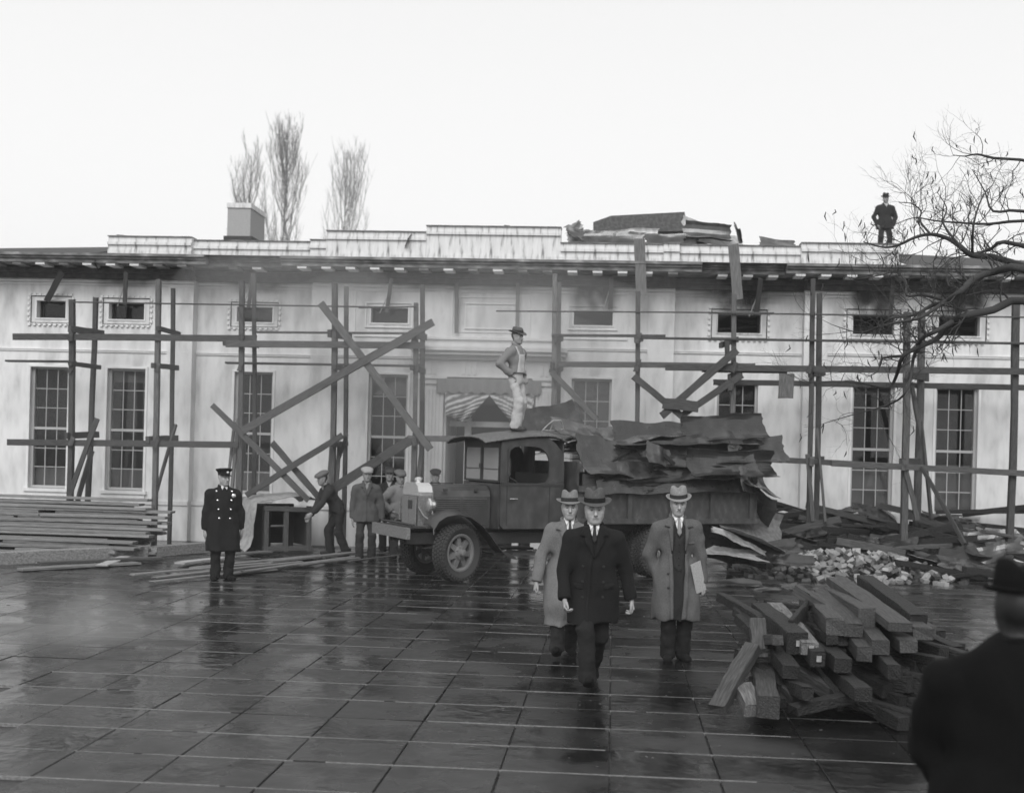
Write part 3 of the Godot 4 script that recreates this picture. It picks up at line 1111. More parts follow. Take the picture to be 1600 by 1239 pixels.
func build_scaffold() -> void:
	var a := thing("timber_scaffold", "timber scaffold of paired posts and crossed braces left of the doorway", "scaffold", SITE)
	# outer and inner posts
	for q in [[[112, 468], [108, 770], 2.0, 8, 0], [[149, 465], [139, 700], 1.0, 7, 0], [[247, 437], [241, 770], 2.0, 7.5, 2], [[270, 451], [265, 770], 1.0, 6, 0], [[378, 440], [373, 770], 2.0, 7.5, 1], [[397, 428], [396, 770], 1.0, 6, 0], [[523, 443], [518, 770], 2.0, 8, 1], [[541, 447], [537, 770], 1.0, 6.5, 1], [[650, 474], [645, 770], 2.0, 6.5, 2], [[660, 445], [657, 770], 1.0, 7, 0]]:
		post(a, q[0], q[1], q[2], q[3], M["wood_%d" % q[4]])
	# long ledgers
	bar(a, "ledger", [20, 526], 2.09, [400, 529], 2.09, 10, .05, M.wood_0, .01)
	bar(a, "ledger", [352, 537], 2.15, [664, 540], 2.15, 10, .05, M.wood_1, .01)
	bar(a, "ledger", [10, 691], 2.09, [372, 695], 2.09, 9.5, .05, M.wood_0, .01)
	bar(a, "ledger", [636, 685], 2.12, [775, 687], 2.12, 8.5, .05, M.wood_2, .01)
	bar(a, "ledger", [113, 472], 2.06, [604, 480], 2.06, 2.2, .03, M.wood_0)
	bar(a, "ledger", [560, 481], 2.10, [650, 479], 2.10, 2, .03, M.wood_0)
	bar(a, "ledger", [400, 519], 1.06, [652, 521], 1.06, 2.4, .2, M.wood_1)
	bar(a, "ledger", [10, 564], 1.06, [116, 565], 1.06, 3, .2, M.wood_0)
	bar(a, "ledger", [353, 567], 1.06, [657, 572], 1.06, 3, .2, M.wood_0)
	# putlogs between the two rows
	for q in [[[108, 514], [160, 521], 10], [[108, 568], [155, 574], 7], [[246, 513], [279, 522], 7], [[238, 571], [277, 575], 8], [[102, 681], [152, 679], 10], [[229, 687], [276, 685], 10], [[514, 521], [547, 526], 12], [[521, 573], [545, 579], 7], [[642, 521], [664, 527], 10], [[643, 574], [662, 580], 8], [[640, 690], [670, 690], 9], [[350, 536], [402, 540], 8], [[525, 695], [541, 693], 7]]:
		bar(a, "putlog", q[0], 2.16, q[1], .92, q[2], .08, wood_any(true), .01)
	# braces
	bar(a, "brace", [501, 474], 2.22, [672, 702], 2.22, 11, .05, M.wood_2, .02)
	bar(a, "brace", [677, 503], 2.28, [378, 674], 2.28, 11.5, .05, M.wood_1, .02)
	bar(a, "brace", [331, 633], 2.24, [482, 782], 2.24, 9, .05, M.wood_1, .02)
	bar(a, "brace", [424, 692], 2.18, [505, 786], 2.18, 9.5, .05, M.wood_0, .02)
	bar(a, "brace", [535, 680], 2.30, [384, 774], 2.30, 9, .05, M.wood_0, .02)
	bar(a, "brace", [640, 688], 2.36, [498, 778], 2.36, 14, .06, M.wood_0, .02)
	bar(a, "brace", [151, 654], 2.18, [106, 780], 2.18, 7.5, .05, M.wood_0, .02)
	bar(a, "brace", [143, 705], 1.2, [120, 785], 1.4, 7.5, .05, M.wood_0, .02)
	bar(a, "brace", [274, 664], 1.2, [241, 780], 1.9, 5.5, .05, M.wood_1, .012)
	for q in [[[372, 655], [360, 780], 5, 2], [[366, 660], [352, 782], 4, 2], [[382, 690], [372, 784], 5, 1], [[519, 690], [512, 784], 8, 2], [[530, 690], [523, 790], 6, 1], [[528, 720], [541, 680], 5, 0], [[648, 690], [644, 790], 9, 3], [[660, 690], [648, 790], 6, 1]]:
		bar(a, "upright", q[0], 1.75, q[1], 2.1, q[2], .06, M["wood_%d" % q[3]], .01, Vector3.RIGHT)
	for x in [111, 245, 377, 522, 648]:
		for y in [[525, 2.15], [691, 2.15], [570, 2.08]]:
			if rng.randf() < .8:
				var q := fs(x + rng.randf_range(-3, 3), y[0] + rng.randf_range(-2, 6), y[1])
				timber("cleat", q - Vector3(.02, .10, 0), q + Vector3(rng.randf_range(-.03, .05), rng.randf_range(.06, .16), 0), .09, .04, wood_any(true), a, Vector3.RIGHT, .015)
	# --------------------------------------------- right of the doorway
	var b := thing("timber_scaffold", "timber scaffold of long ledgers and tall posts right of the doorway", "scaffold", SITE)
	for q in [[[867, 428], [861, 770], 2.0, 7, 3], [[874, 442], [870, 770], 1.0, 6, 1], [[997, 455], [993, 770], 2.0, 7, 1], [[1147, 460], [1142, 770], 2.0, 7, 2], [[1271, 436], [1263, 800], 2.0, 6.5, 0], [[1281, 458], [1275, 800], 1.4, 7.5, 0], [[1418, 488], [1413, 800], 2.0, 9.5, 1], [[1441, 488], [1433, 800], 1.2, 9.5, 1], [[1588, 470], [1580, 800], 2.0, 9, 0]]:
		post(b, q[0], q[1], q[2], q[3], M["wood_%d" % q[4]])
	bar(b, "ledger", [872, 569], 2.09, [1180, 572], 2.09, 8, .05, M.wood_1, .01)
	bar(b, "ledger", [1040, 574], 2.15, [1620, 581], 2.15, 9.5, .05, M.wood_0, .01)
	bar(b, "ledger", [862, 524], 2.06, [1040, 525], 2.06, 3.6, .12, M.wood_0)
	bar(b, "ledger", [1000, 528], 2.12, [1620, 537], 2.12, 3, .12, M.wood_0)
	bar(b, "ledger", [775, 486], 2.06, [1210, 489], 2.06, 2, .03, M.wood_0)
	bar(b, "ledger", [1110, 489], 2.1, [1620, 496], 2.1, 2.2, .03, M.wood_0)
	bar(b, "ledger", [1097, 580], 2.07, [1230, 582], 2.07, 3, .1, M.wood_0)
	bar(b, "ledger", [1115, 597], 1.08, [1620, 606], 1.08, 8.5, .06, M.wood_0, .01)
	bar(b, "ledger", [1205, 718], 2.09, [1445, 731], 2.09, 8, .06, M.wood_0, .01)
	bar(b, "ledger", [1300, 724], 2.15, [1620, 741], 2.15, 8.5, .06, M.wood_1, .01)
	bar(b, "brace", [862, 582], 2.2, [932, 655], 2.2, 8.5, .05, M.wood_2, .02)
	bar(b, "brace", [990, 588], 2.2, [1065, 650], 2.2, 9.5, .05, M.wood_0, .02)
	bar(b, "brace", [1152, 547], 2.26, [1034, 650], 2.26, 11, .05, M.wood_0, .02)
	bar(b, "brace", [1160, 586], 2.18, [1062, 652], 2.18, 9.5, .05, M.wood_0, .02)
	bar(b, "brace", [1036, 630], 2.3, [1092, 636], 2.3, 16, .05, M.wood_0, .02)
	bar(b, "brace", [1441, 730], 2.2, [1508, 850], 2.9, 6, .05, M.wood_0, .02)
	bar(b, "brace", [1416, 735], 2.1, [1434, 812], 2.1, 7, .05, M.wood_1, .02)
	bar(b, "brace", [1440, 660], 1.5, [1456, 812], 1.9, 6, .05, M.wood_0, .02)
	bar(b, "brace", [1424, 598], 1.7, [1441, 690], 1.5, 7, .05, M.wood_1, .02)
	bar(b, "upright", [1277, 670], 2.1, [1290, 815], 2.4, 4, .04, M.wood_1, .01, Vector3.RIGHT)
	bar(b, "upright", [1262, 710], 2.1, [1271, 815], 2.2, 6, .04, M.wood_1, .01, Vector3.RIGHT)
	bar(b, "putlog", [1136, 532], 2.16, [1137, 560], 2.1, 7, .07, M.wood_0, .01, Vector3.RIGHT)
	bar(b, "putlog", [1126, 540], 2.16, [1152, 530], .95, 8, .07, M.wood_0, .01)
	bar(b, "putlog", [1140, 590], 2.16, [1158, 583], .95, 10, .07, M.wood_0, .01)
	bar(b, "putlog", [868, 530], 2.16, [878, 528], .95, 10, .07, M.wood_1, .01)
	bar(b, "putlog", [868, 580], 2.16, [878, 575], .95, 9, .07, M.wood_1, .01)
	bar(b, "putlog", [994, 531], 2.16, [1003, 529], .95, 9, .07, M.wood_1, .01)
	bar(b, "putlog", [1266, 585], 2.16, [1288, 582], .95, 10, .07, M.wood_0, .01)
	bar(b, "putlog", [1266, 720], 2.16, [1286, 718], .95, 10, .07, M.wood_0, .01)
	bar(b, "putlog", [1408, 722], 2.16, [1446, 722], .95, 11, .07, M.wood_0, .01)
	bar(b, "putlog", [1418, 585], 2.16, [1450, 590], .95, 12, .07, M.wood_0, .01)
	for x in [[865, 569], [995, 572], [1145, 574], [1268, 577], [1416, 580], [1268, 722], [1416, 728], [1145, 600], [995, 527]]:
		var q := fs(x[0] + rng.randf_range(-3, 3), x[1] + rng.randf_range(-2, 6), 2.19)
		timber("cleat", q - Vector3(.02, .10, 0), q + Vector3(rng.randf_range(-.03, .05), rng.randf_range(.06, .16), 0), .09, .04, wood_any(true), b, Vector3.RIGHT, .015)
	# boards hung down the front, each a thing of its own
	var bd := [
		[[713, 442], [713, 520], .40, 6, "wood_2", "short board hanging left of the blank panel over the doorway"],
		[[809, 442], [808, 512], .40, 5.5, "wood_3", "short board hanging across the right side of the blank panel"],
		[[999, 373], [1002, 461], 1.25, 17, "grey_wood", "pale wide board hung from the parapet above the brace crossing"],
		[[1146, 381], [1153, 468], 1.25, 16, "grey_wood", "pale wide board hung from the parapet just left of a sooty window"],
		[[1230, 584], [1228, 622], 2.2, 22, "wood_2", "square board dangling below the ledger right of the truck load"],
	]
	for q in bd:
		var o := timber("hanging_board", fs(q[0][0], q[0][1], q[2]), fs(q[1][0], q[1][1], q[2] - (.25 if q[3] == 17 or q[3] == 16 else 0.0)), q[3] / 75.0, .035, M[q[4]], null, Vector3.RIGHT, .012)
		o.transform = SITE * o.transform
		tag(o, q[5], "board", "boards hung on the facade")
	# props under the cornice at the attic windows
	var pr := [
		[[96, 425], [72, 470], 10, "prop board leaning from the cornice at the far left attic window"],
		[[196, 425], [194, 476], 7, "prop board hanging over the second attic window from the left edge"],
		[[394, 428], [388, 480], 6, "prop board hanging over the attic window below the chimney"],
		[[611, 436], [604, 487], 6, "pale prop board over the attic window framed by plain panels"],
		[[955, 432], [954, 482], 7, "prop board beside the burnt attic window over the truck cab"],
		[[1189, 435], [1182, 492], 8, "prop board by the charred attic window above the truck load"],
		[[1396, 430], [1392, 500], 6, "prop board behind the tree branches at the right attic windows"],
	]
	for q in pr:
		var t := thing("prop_board", q[3], "board", SITE, "prop boards under the cornice")
		timber("plank", fs(q[0][0], q[0][1], .78), fs(q[1][0], q[1][1], .36), q[2] / 75.0, .04, M["wood_%d" % rng.randi_range(0, 2)], t, Vector3.RIGHT, .01)
		if q[0][0] > 150 and q[0][0] < 1300:
			timber("batten", fs(q[0][0] - 3, q[0][1] + 22, .5), fs(q[1][0] - 11, q[1][1] + 2, .34), .02, .03, M.pale_wood, t, Vector3.RIGHT)
	doorway_cloth()

# the striped swags and valance draped in the doorway
func doorway_cloth() -> void:
	var n := .45
	var t := thing("door_drapery", "striped swags and a scalloped valance draped over the doorway", "drapery", SITE)
	var nu := 60
	var pts := PackedVector3Array()
	for j in 5:
		for i in nu:
			var f := i / (nu - 1.0)
			var s := lerpf(-1.62, .62, f)
			var low := 3.40 - .05 * absf(sin(f * PI * 9))
			pts.append(Vector3(s, lerpf(3.68, low, j / 4.0), n + .03 * sin(f * 60.0) * j / 4.0))
	obj("valance", sheet(nu, 5, pts, .006), M.cloth_dark, t)
	for side in [0, 1]:
		var nv := 40
		var mu := 16
		pts = PackedVector3Array()
		var cols := PackedColorArray()
		for j in nv:
			var g := j / (nv - 1.0)
			for i in mu:
				var f := i / (mu - 1.0)
				# top edge runs along the lintel, lower end gathers at the jamb
				var top := Vector3(lerpf(-1.46, -.42, f), 3.42 - .02 * f, 0)
				var gat := Vector3(lerpf(-1.36, -.98, f), lerpf(2.86, 2.74, f), 0)
				var p := top.lerp(gat, pow(g, .8))
				p.y -= .13 * sin(g * PI) * (1 - f)
				p.z = n - .06 + .05 * sin(f * 15.0 + g * 2.0) * (.4 + g) + .10 * sin(g * PI)
				if side == 1:
					p.x = -.96 - p.x
				pts.append(p)
				var stripe := fmod(g * 6.2 + f * 2.6 + .15 * sin(f * 9.0), 1.0) < .45
				cols.append(raw(.62) if stripe else raw(.16))
		if side == 1:
			var flip := PackedVector3Array()
			var fc := PackedColorArray()
			for j in nv:
				for i in mu:
					flip.append(pts[j * mu + mu - 1 - i])
					fc.append(cols[j * mu + mu - 1 - i])
			pts = flip
			cols = fc
		obj("swag", sheet(mu, nv, pts, .006, cols), M.striped_cloth, t)

# ================================================================ crumpled metal
# a bent sheet of roofing about its own centre: length along x, width along z
func crumple(length: float, width: float, seed_: int, bend := .15, ragged := .06, roll := 0.0, nu := 26, nv := 12, thick := .007) -> ArrayMesh:
	var r := RandomNumberGenerator.new()
	r.seed = seed_
	var fn := FastNoiseLite.new()
	fn.seed = seed_
	fn.frequency = .55
	fn.fractal_octaves = 2
	var fold := FastNoiseLite.new()
	fold.seed = seed_ + 5
	fold.frequency = .38
	fold.fractal_type = FastNoiseLite.FRACTAL_RIDGED
	fold.fractal_octaves = 2
	var creases := []
	for k in 3:
		creases.append([r.randf_range(-.4, .4) * length, r.randf_range(-1.2, 1.2), r.randf_range(-.5, .5) * bend * 2.2])
	var pts := PackedVector3Array()
	for j in nv:
		for i in nu:
			var u := (i / (nu - 1.0) - .5)
			var v := (j / (nv - 1.0) - .5)
			var x := u * length
			var z := v * width
			# torn ends and edges
			if i == 0 or i == nu - 1:
				x += ragged * fn.get_noise_2d(j * .8, i * 3.0) * 2.0
			if j == 0 or j == nv - 1:
				z += ragged * fn.get_noise_2d(i * .45, j * 5.0) * 1.6
			var y := bend * fn.get_noise_2d(x, z * 1.6) + bend * .7 * fold.get_noise_2d(x * .8, z)
			y += bend * .8 * (absf(fn.get_noise_2d(x * 1.5 + z * .9 + 20.0, z * 1.2 - x * .5)) - .2)
			for c in creases:
				var d: float = (x - c[0]) + z * c[1]
				if d > 0:
					y += d * c[2]
			if roll != 0.0:
				# curl the sheet about its length
				var a := v * roll
				var rr := width / maxf(absf(roll), .01)
				var yy := rr * (1 - cos(a)) * signf(roll)
				z = rr * sin(a) * (1.0 + .12 * fn.get_noise_2d(x * 2.0, 9.0))
				y = y * .5 + yy
			pts.append(Vector3(x, y, z))
	return facets(sheet(nu, nv, pts, thick))

func build_roof_debris() -> void:
	# what the fire left on the roof; sizes from the picture at their own distance behind the parapet
	var g := "torn metal left on the roof"
	var st := mb()
	# the big dark sheet, standing like a leaning box
	var n := -3.2
	var a := fs(927, 347, n)
	var b := fs(955, 337, n)
	var c := fs(1070, 331, n)
	var d := fs(1071, 361, n)
	var e := fs(927, 362, n)
	var dz := Vector3(.1, .05, -1.2)
	for q in [[a, b, fs(960, 362, n), e], [b, c, d, fs(960, 362, n)]]:
		quad(st, q[3], q[0], q[1], q[2])
		quad(st, q[2] + dz, q[1] + dz, q[0] + dz, q[3] + dz)
	quad(st, a, a + dz, b + dz, b)
	quad(st, b, b + dz, c + dz, c)
	quad(st, c, c + dz, d + dz, d)
	quad(st, e + dz, a + dz, a, e)
	quad(st, d, d + dz, e + dz, e)
	var o := obj("roof_housing", done(st), M.grey_metal, null, SITE)
	tag(o, "large dark metal housing leaning on the burnt roof", "housing")
	var list := [
		# centre px, n, length m, width m, turn y, tilt z, roll, material, label
		[[965, 371], -1.0, 1.9, .34, 0, .10, 2.4, "tin_bright", "long pale rolled sheet lying along the parapet below the dark housing"],
		[[905, 368], -.6, .55, .4, 0, -.35, 0, "burnt_sheet_2", "small upright scrap at the left end of the roof wreckage"],
		[[898, 357], -.8, .34, .3, .2, .5, 0, "burnt_sheet_2", "little folded scrap poking up left of the dark housing"],
		[[1100, 366], -1.2, 1.1, .6, .2, -.34, 1.4, "tin_bright", "pale bent sheet sloping down right of the dark housing"],
		[[1105, 373], -.4, 1.0, .75, 0, -.12, 2.4, "burnt_sheet_1", "dark curled sheet arching over the parapet"],
		[[1150, 366], -.3, .42, .3, .4, -.95, 2.0, "burnt_sheet_2", "narrow twisted pipe end sticking up above the hung board"],
		[[1040, 377], -.3, .9, .35, 0, .05, 1.0, "burnt_sheet_1", "flat crumpled sheet at the foot of the dark housing"],
		[[825, 361], -2.5, .9, .5, 0, -.04, .2, "burnt_sheet_1", "low dark scrap behind the tallest parapet"],
		[[790, 361], -2.5, .5, .4, 0, .02, 0, "burnt_sheet_2", "thin scrap further left behind the tallest parapet"],
		[[1215, 383], -.8, .8, .4, 0, -.08, .6, "burnt_sheet_2", "thin sheet lying right of the second hung board"],
		[[915, 376], -.7, .8, .35, .1, .02, 1.2, "tin_bright", "pale crumpled sheet at the left foot of the dark housing"],
		[[960, 377], -.3, 1.3, .5, 0, .0, 1.4, "burnt_sheet_1", "low dark sheet along the parapet behind the first hung board"],
		[[1060, 379], -.5, 1.2, .4, 0, .03, 1.6, "burnt_sheet_2", "grey folded sheet filling the gap between the two hung boards"],
		[[1125, 379], -.6, 1.0, .5, .1, -.08, 1.2, "tin_bright", "pale strip low beside the second hung board"],
		[[196, 372], -.1, .36, .16, 0, -.1, 1.5, "burnt_sheet_0", "bent strip of flashing on the left end of the parapet"],
		[[638, 377], .35, .26, .22, 0, 1.2, .4, "burnt_sheet_1", "torn flashing hanging over the stepped parapet"],
	]
	var k := 0
	for q in list:
		var p := fs(q[0][0], q[0][1], q[1])
		var m := crumple(q[2], q[3], 700 + k, .10, .05, q[6], 22, 10)
		var xf := SITE * Transform3D(Basis.from_euler(Vector3(.75 if q[0][0] > 850 else .1, q[4], q[5])), p)
		tag(obj("metal_scrap", m, M[q[7]], null, xf), q[8], "scrap metal", g)
		k += 1

# ================================================================ the truck
var TRUCK := Transform3D()
# near side is -z, forward is +x
func ext(st: SurfaceTool, poly: PackedVector2Array, z0: float, z1: float) -> void:
	# a side outline (x, y), counter-clockwise, given thickness between two z
	var ix := Geometry2D.triangulate_polygon(poly)
	for k in range(0, ix.size(), 3):
		var a := poly[ix[k]]
		var b := poly[ix[k + 1]]
		var c := poly[ix[k + 2]]
		if (b - a).cross(c - a) < 0:
			var t := b
			b = c
			c = t
		tri(st, Vector3(a.x, a.y, z1), Vector3(c.x, c.y, z1), Vector3(b.x, b.y, z1))
		tri(st, Vector3(a.x, a.y, z0), Vector3(b.x, b.y, z0), Vector3(c.x, c.y, z0))
	var n := poly.size()
	for i in n:
		var a := poly[i]
		var b := poly[(i + 1) % n]
		quad(st, Vector3(a.x, a.y, z1), Vector3(b.x, b.y, z1), Vector3(b.x, b.y, z0), Vector3(a.x, a.y, z0))
# a ring of plate with a hole: outer and inner outline of equal count
func plate(st: SurfaceTool, outer: PackedVector2Array, inner: PackedVector2Array, z0: float, z1: float) -> void:
	var n := outer.size()
	for i in n:
		var j := (i + 1) % n
		quad(st, Vector3(outer[i].x, outer[i].y, z0), Vector3(inner[i].x, inner[i].y, z0), Vector3(inner[j].x, inner[j].y, z0), Vector3(outer[j].x, outer[j].y, z0))
		quad(st, Vector3(outer[i].x, outer[i].y, z1), Vector3(outer[j].x, outer[j].y, z1), Vector3(inner[j].x, inner[j].y, z1), Vector3(inner[i].x, inner[i].y, z1))
		quad(st, Vector3(inner[i].x, inner[i].y, z0), Vector3(inner[i].x, inner[i].y, z1), Vector3(inner[j].x, inner[j].y, z1), Vector3(inner[j].x, inner[j].y, z0))
		quad(st, Vector3(outer[j].x, outer[j].y, z0), Vector3(outer[j].x, outer[j].y, z1), Vector3(outer[i].x, outer[i].y, z1), Vector3(outer[i].x, outer[i].y, z0))

# a wheel about its hub; the axle runs along local y, the outer face is +y
func truck_wheel(parent: Node3D, xf: Transform3D, rad := .475, wide := .25, dual := false) -> void:
	var st := mb()
	var h := wide / 2
	lathe(st, PackedVector2Array([Vector2(.30, -h * .55), Vector2(.335, -h * .75), Vector2(.40, -h), Vector2(rad - .055, -h * .97), Vector2(rad - .022, -h * .8), Vector2(rad - .018, 0), Vector2(rad - .022, h * .8), Vector2(rad - .055, h * .97), Vector2(.40, h), Vector2(.335, h * .75), Vector2(.30, h * .55), Vector2(.30, -h * .55)]), 48)
	var w := obj("wheel", done(st), M.tyre, parent, xf)
	st = mb()
	# tread blocks, staggered in four rows with shoulder blocks
	for k in 44:
		var a := TAU * k / 44
		for row in 4:
			var y := (row - 1.5) * wide * .215
			var aa := a + (TAU / 88 if row % 2 else 0.0)
			var t := Transform3D(Basis(Vector3.UP, -aa), Vector3.ZERO)
			box(st, Vector3(rad - .024, y - wide * .085, -.022), Vector3(rad - .002, y + wide * .085, .022), t)
		for s in [-1, 1]:
			var t := Transform3D(Basis(Vector3.UP, -a - .04), Vector3.ZERO)
			box(st, Vector3(rad - .075, s * h * .93 - .012, -.014), Vector3(rad - .026, s * h * .93 + .012, .014), t)
	obj("tread", done(st), M.tyre, w)
	st = mb()
	lathe(st, PackedVector2Array([Vector2(.255, h * .25), Vector2(.262, h * .62), Vector2(.285, h * .72), Vector2(.312, h * .70), Vector2(.312, h * .3), Vector2(.30, -h * .6), Vector2(.26, -h * .6), Vector2(.255, h * .25)]), 36)
	obj("rim", done(st), M.rim_paint, w)
	st = mb()
	for k in 7:
		var a := TAU * k / 7 + .2
		var t := Transform3D(Basis(Vector3.UP, -a), Vector3(0, h * .15, 0))
		var prof := PackedVector2Array([Vector2(.045, .05), Vector2(-.035, .05), Vector2(-.035, -.05), Vector2(.045, -.05)])
		# broad flat spokes that widen at the rim
		quad(st, t * Vector3(.08, .05, .048), t * Vector3(.08, .05, -.048), t * Vector3(.262, .03, -.038), t * Vector3(.262, .03, .038))
		quad(st, t * Vector3(.08, -.04, .048), t * Vector3(.262, -.03, .038), t * Vector3(.262, -.03, -.038), t * Vector3(.08, -.04, -.048))
		quad(st, t * Vector3(.08, -.04, .048), t * Vector3(.08, .05, .048), t * Vector3(.262, .03, .038), t * Vector3(.262, -.03, .038))
		quad(st, t * Vector3(.08, -.04, -.048), t * Vector3(.262, -.03, -.038), t * Vector3(.262, .03, -.038), t * Vector3(.08, .05, -.048))
	obj("spokes", done(st), M.rim_paint, w)
	st = mb()
	lathe(st, PackedVector2Array([Vector2(.12, -h * .4), Vector2(.12, h * .5), Vector2(.095, h * .75), Vector2(.06, h * .85), Vector2(.055, h * 1.25), Vector2(.03, h * 1.35), Vector2(0, h * 1.35)]), 20)
	for k in 8:
		var a := TAU * k / 8
		lathe(st, PackedVector2Array([Vector2(.012, h * .5), Vector2(.012, h * .8), Vector2(0, h * .8)]), 6, Transform3D(Basis(), Vector3(cos(a) * .1, 0, sin(a) * .1)))
	obj("hub", done(st), M.rim_paint, w)

func build_truck() -> void:
	var th := deg_to_rad(26)
	var f := Vector3(-cos(th), 0, sin(th))
	var r := Vector3(-sin(th), 0, -cos(th))
	TRUCK = Transform3D(Basis(f, Vector3.UP, r), ground_at(713, 909) + r * .72)
	var t := thing("dump_truck", "muddy old dump truck with louvred bonnet and closed cab, heaped with wreckage", "truck", TRUCK)
	# wheels: fronts steered to the left, rears straight and doubled
	var steer := deg_to_rad(22)
	for s in [-1, 1]:
		var out_ := Vector3(sin(steer) * -s * 1.0, 0, cos(steer) * s) if false else Vector3(0, 0, s).rotated(Vector3.UP, steer)
		var b := Basis(out_.cross(Vector3.UP).normalized() * -1.0, out_, Vector3.UP)
		b = Basis(Quaternion(Vector3.UP, out_.normalized()))
		truck_wheel(t, Transform3D(b, Vector3(0, .475, s * .72)))
		for q in [.66, .96]:
			truck_wheel(t, Transform3D(Basis(Quaternion(Vector3.UP, Vector3(0, 0, s))), Vector3(-3.75, .475, s * q)))
	# chassis
	var st := mb()
	for s in [-1, 1]:
		box(st, Vector3(-5.6, .60, s * .42 - .05), Vector3(.75, .78, s * .42 + .05))
	for x in [.3, -1.0, -2.4, -4.6]:
		box(st, Vector3(x - .05, .63, -.37), Vector3(x + .05, .75, .37))
	obj("chassis", done(st), M.truck_black, t)
	st = mb()
	tube(st, PackedVector3Array([Vector3(0, .46, -.66), Vector3(0, .40, -.4), Vector3(0, .40, .4), Vector3(0, .46, .66)]), PackedFloat32Array([.05, .055, .055, .05]), 8)
	tube(st, PackedVector3Array([Vector3(-3.75, .475, -.8), Vector3(-3.75, .475, -.15), Vector3(-3.75, .475, 0), Vector3(-3.75, .475, .15), Vector3(-3.75, .475, .8)]), PackedFloat32Array([.07, .08, .2, .08, .07]), 12)
	for s in [-1, 1]:
		for k in 5:
			box(st, Vector3(-.5 + k * .05, .52 + k * .013, s * .42 - .035), Vector3(.5 - k * .05, .532 + k * .013, s * .42 + .035))
			box(st, Vector3(-4.4 + k * .07, .56 + k * .015, s * .42 - .04), Vector3(-3.1 - k * .07, .574 + k * .015, s * .42 + .04))
	tube(st, PackedVector3Array([Vector3(-2.2, .58, .02), Vector3(-3.6, .5, 0)]), PackedFloat32Array([.04, .04]), 8)
	obj("axles_and_springs", done(st), M.truck_black, t)
	# front bumper: a timber backed channel on two horns, with a step plate
	st = mb()
	box(st, Vector3(.86, .70, -.80), Vector3(.93, .88, .80))
	box(st, Vector3(.80, .74, -.52), Vector3(.86, .84, -.34))
	box(st, Vector3(.80, .74, .34), Vector3(.86, .84, .52))
	var bp := obj("bumper", done(st), M.truck_grey, t)
	st = mb()
	box(st, Vector3(.52, .86, -.62), Vector3(.90, .885, .62))
	tube(st, PackedVector3Array([Vector3(.78, .92, -.75), Vector3(.80, .93, 0), Vector3(.78, .92, .75)]), PackedFloat32Array([.02, .02, .02]), 6)
	obj("bumper_deck", done(st), M.truck_black, bp)
	# radiator: cast shell, bright header tank, guard boards, cap
	st = mb()
	var rad := PackedVector2Array()
	for p in [[-.33, .84], [-.35, 1.42], [-.31, 1.52], [-.2, 1.57], [.2, 1.57], [.31, 1.52], [.35, 1.42], [.33, .84]]:
		rad.append(Vector2(p[0], p[1]))
	var shell := mb()
	ext(shell, rad, -.13, .13)
	var turn := Transform3D(Basis(Vector3(0, 0, -1), Vector3.UP, Vector3(1, 0, 0)), Vector3(.42, 0, 0))
	st.append_from(done(shell), 0, turn)
	obj("radiator", done(st), M.truck_grey, t)
	st = mb()
	var tank := PackedVector2Array()
	for p in [[-.352, 1.38], [-.358, 1.44], [-.315, 1.535], [-.2, 1.59], [.2, 1.59], [.315, 1.535], [.358, 1.44], [.352, 1.38]]:
		tank.append(Vector2(p[0], p[1]))
	shell = mb()
	ext(shell, tank, -.11, .138)
	st.append_from(done(shell), 0, turn)
	lathe(st, PackedVector2Array([Vector2(.05, 0), Vector2(.05, .03), Vector2(.07, .035), Vector2(.07, .07), Vector2(.03, .09), Vector2(.0, .09)]), 14, Transform3D(Basis(), Vector3(.42, 1.59, 0)))
	obj("radiator_tank", done(st), M.bright_metal, t)
	for k in 2:
		var z := -.30 + k * .31
		obj("radiator_board", block(Vector3(.561, .86, z), Vector3(.585, 1.36, z + .29)), M.grey_wood, t)
	obj("badge_plate", block(Vector3(.586, 1.16, -.16), Vector3(.592, 1.3, .02)), M.truck_black, t)
	for s in [-1, 1]:
		st = mb()
		tube(st, PackedVector3Array([Vector3(.60, 1.26, s * .36), Vector3(.60, .95, s * .36)]), PackedFloat32Array([.014, .014]), 6)
		tube(st, PackedVector3Array([Vector3(.56, 1.2, s * .37), Vector3(.5, 1.06, s * .46), Vector3(.42, .98, s * .56)]), PackedFloat32Array([.018, .018, .018]), 6)
		obj("radiator_stay", done(st), M.truck_grey, t)
	# headlights: bowl, rim and lens, on posts
	for s in [-1, 1]:
		st = mb()
		var hx := Transform3D(Basis(Quaternion(Vector3.UP, Vector3.RIGHT)), Vector3(.40, 1.24, s * .53))
		lathe(st, PackedVector2Array([Vector2(0, -.10), Vector2(.05, -.085), Vector2(.085, -.04), Vector2(.10, .02), Vector2(.108, .03), Vector2(.108, .055), Vector2(.095, .06), Vector2(.09, .03), Vector2(0, .015)]), 24, hx)
		tube(st, PackedVector3Array([Vector3(.38, 1.15, s * .53), Vector3(.34, .95, s * .5), Vector3(.3, .75, s * .45)]), PackedFloat32Array([.02, .02, .025]), 6)
		var hl := obj("headlight", done(st), M.bright_metal, t)
		st = mb()
		lathe(st, PackedVector2Array([Vector2(.094, .05), Vector2(.08, .063), Vector2(.04, .072), Vector2(0, .075)]), 24, hx)
		obj("lens", done(st), M.lens_glass, hl)
	# bonnet: curved top, sides full of louvres, tapering to the radiator
	st = mb()
	var prof := []
	for p in [[-.0, .84], [-.0, 1.36], [.04, 1.46], [.13, 1.53], [.3, 1.56]]:
		prof.append(p)
	var ring0 := []
	var ring1 := []
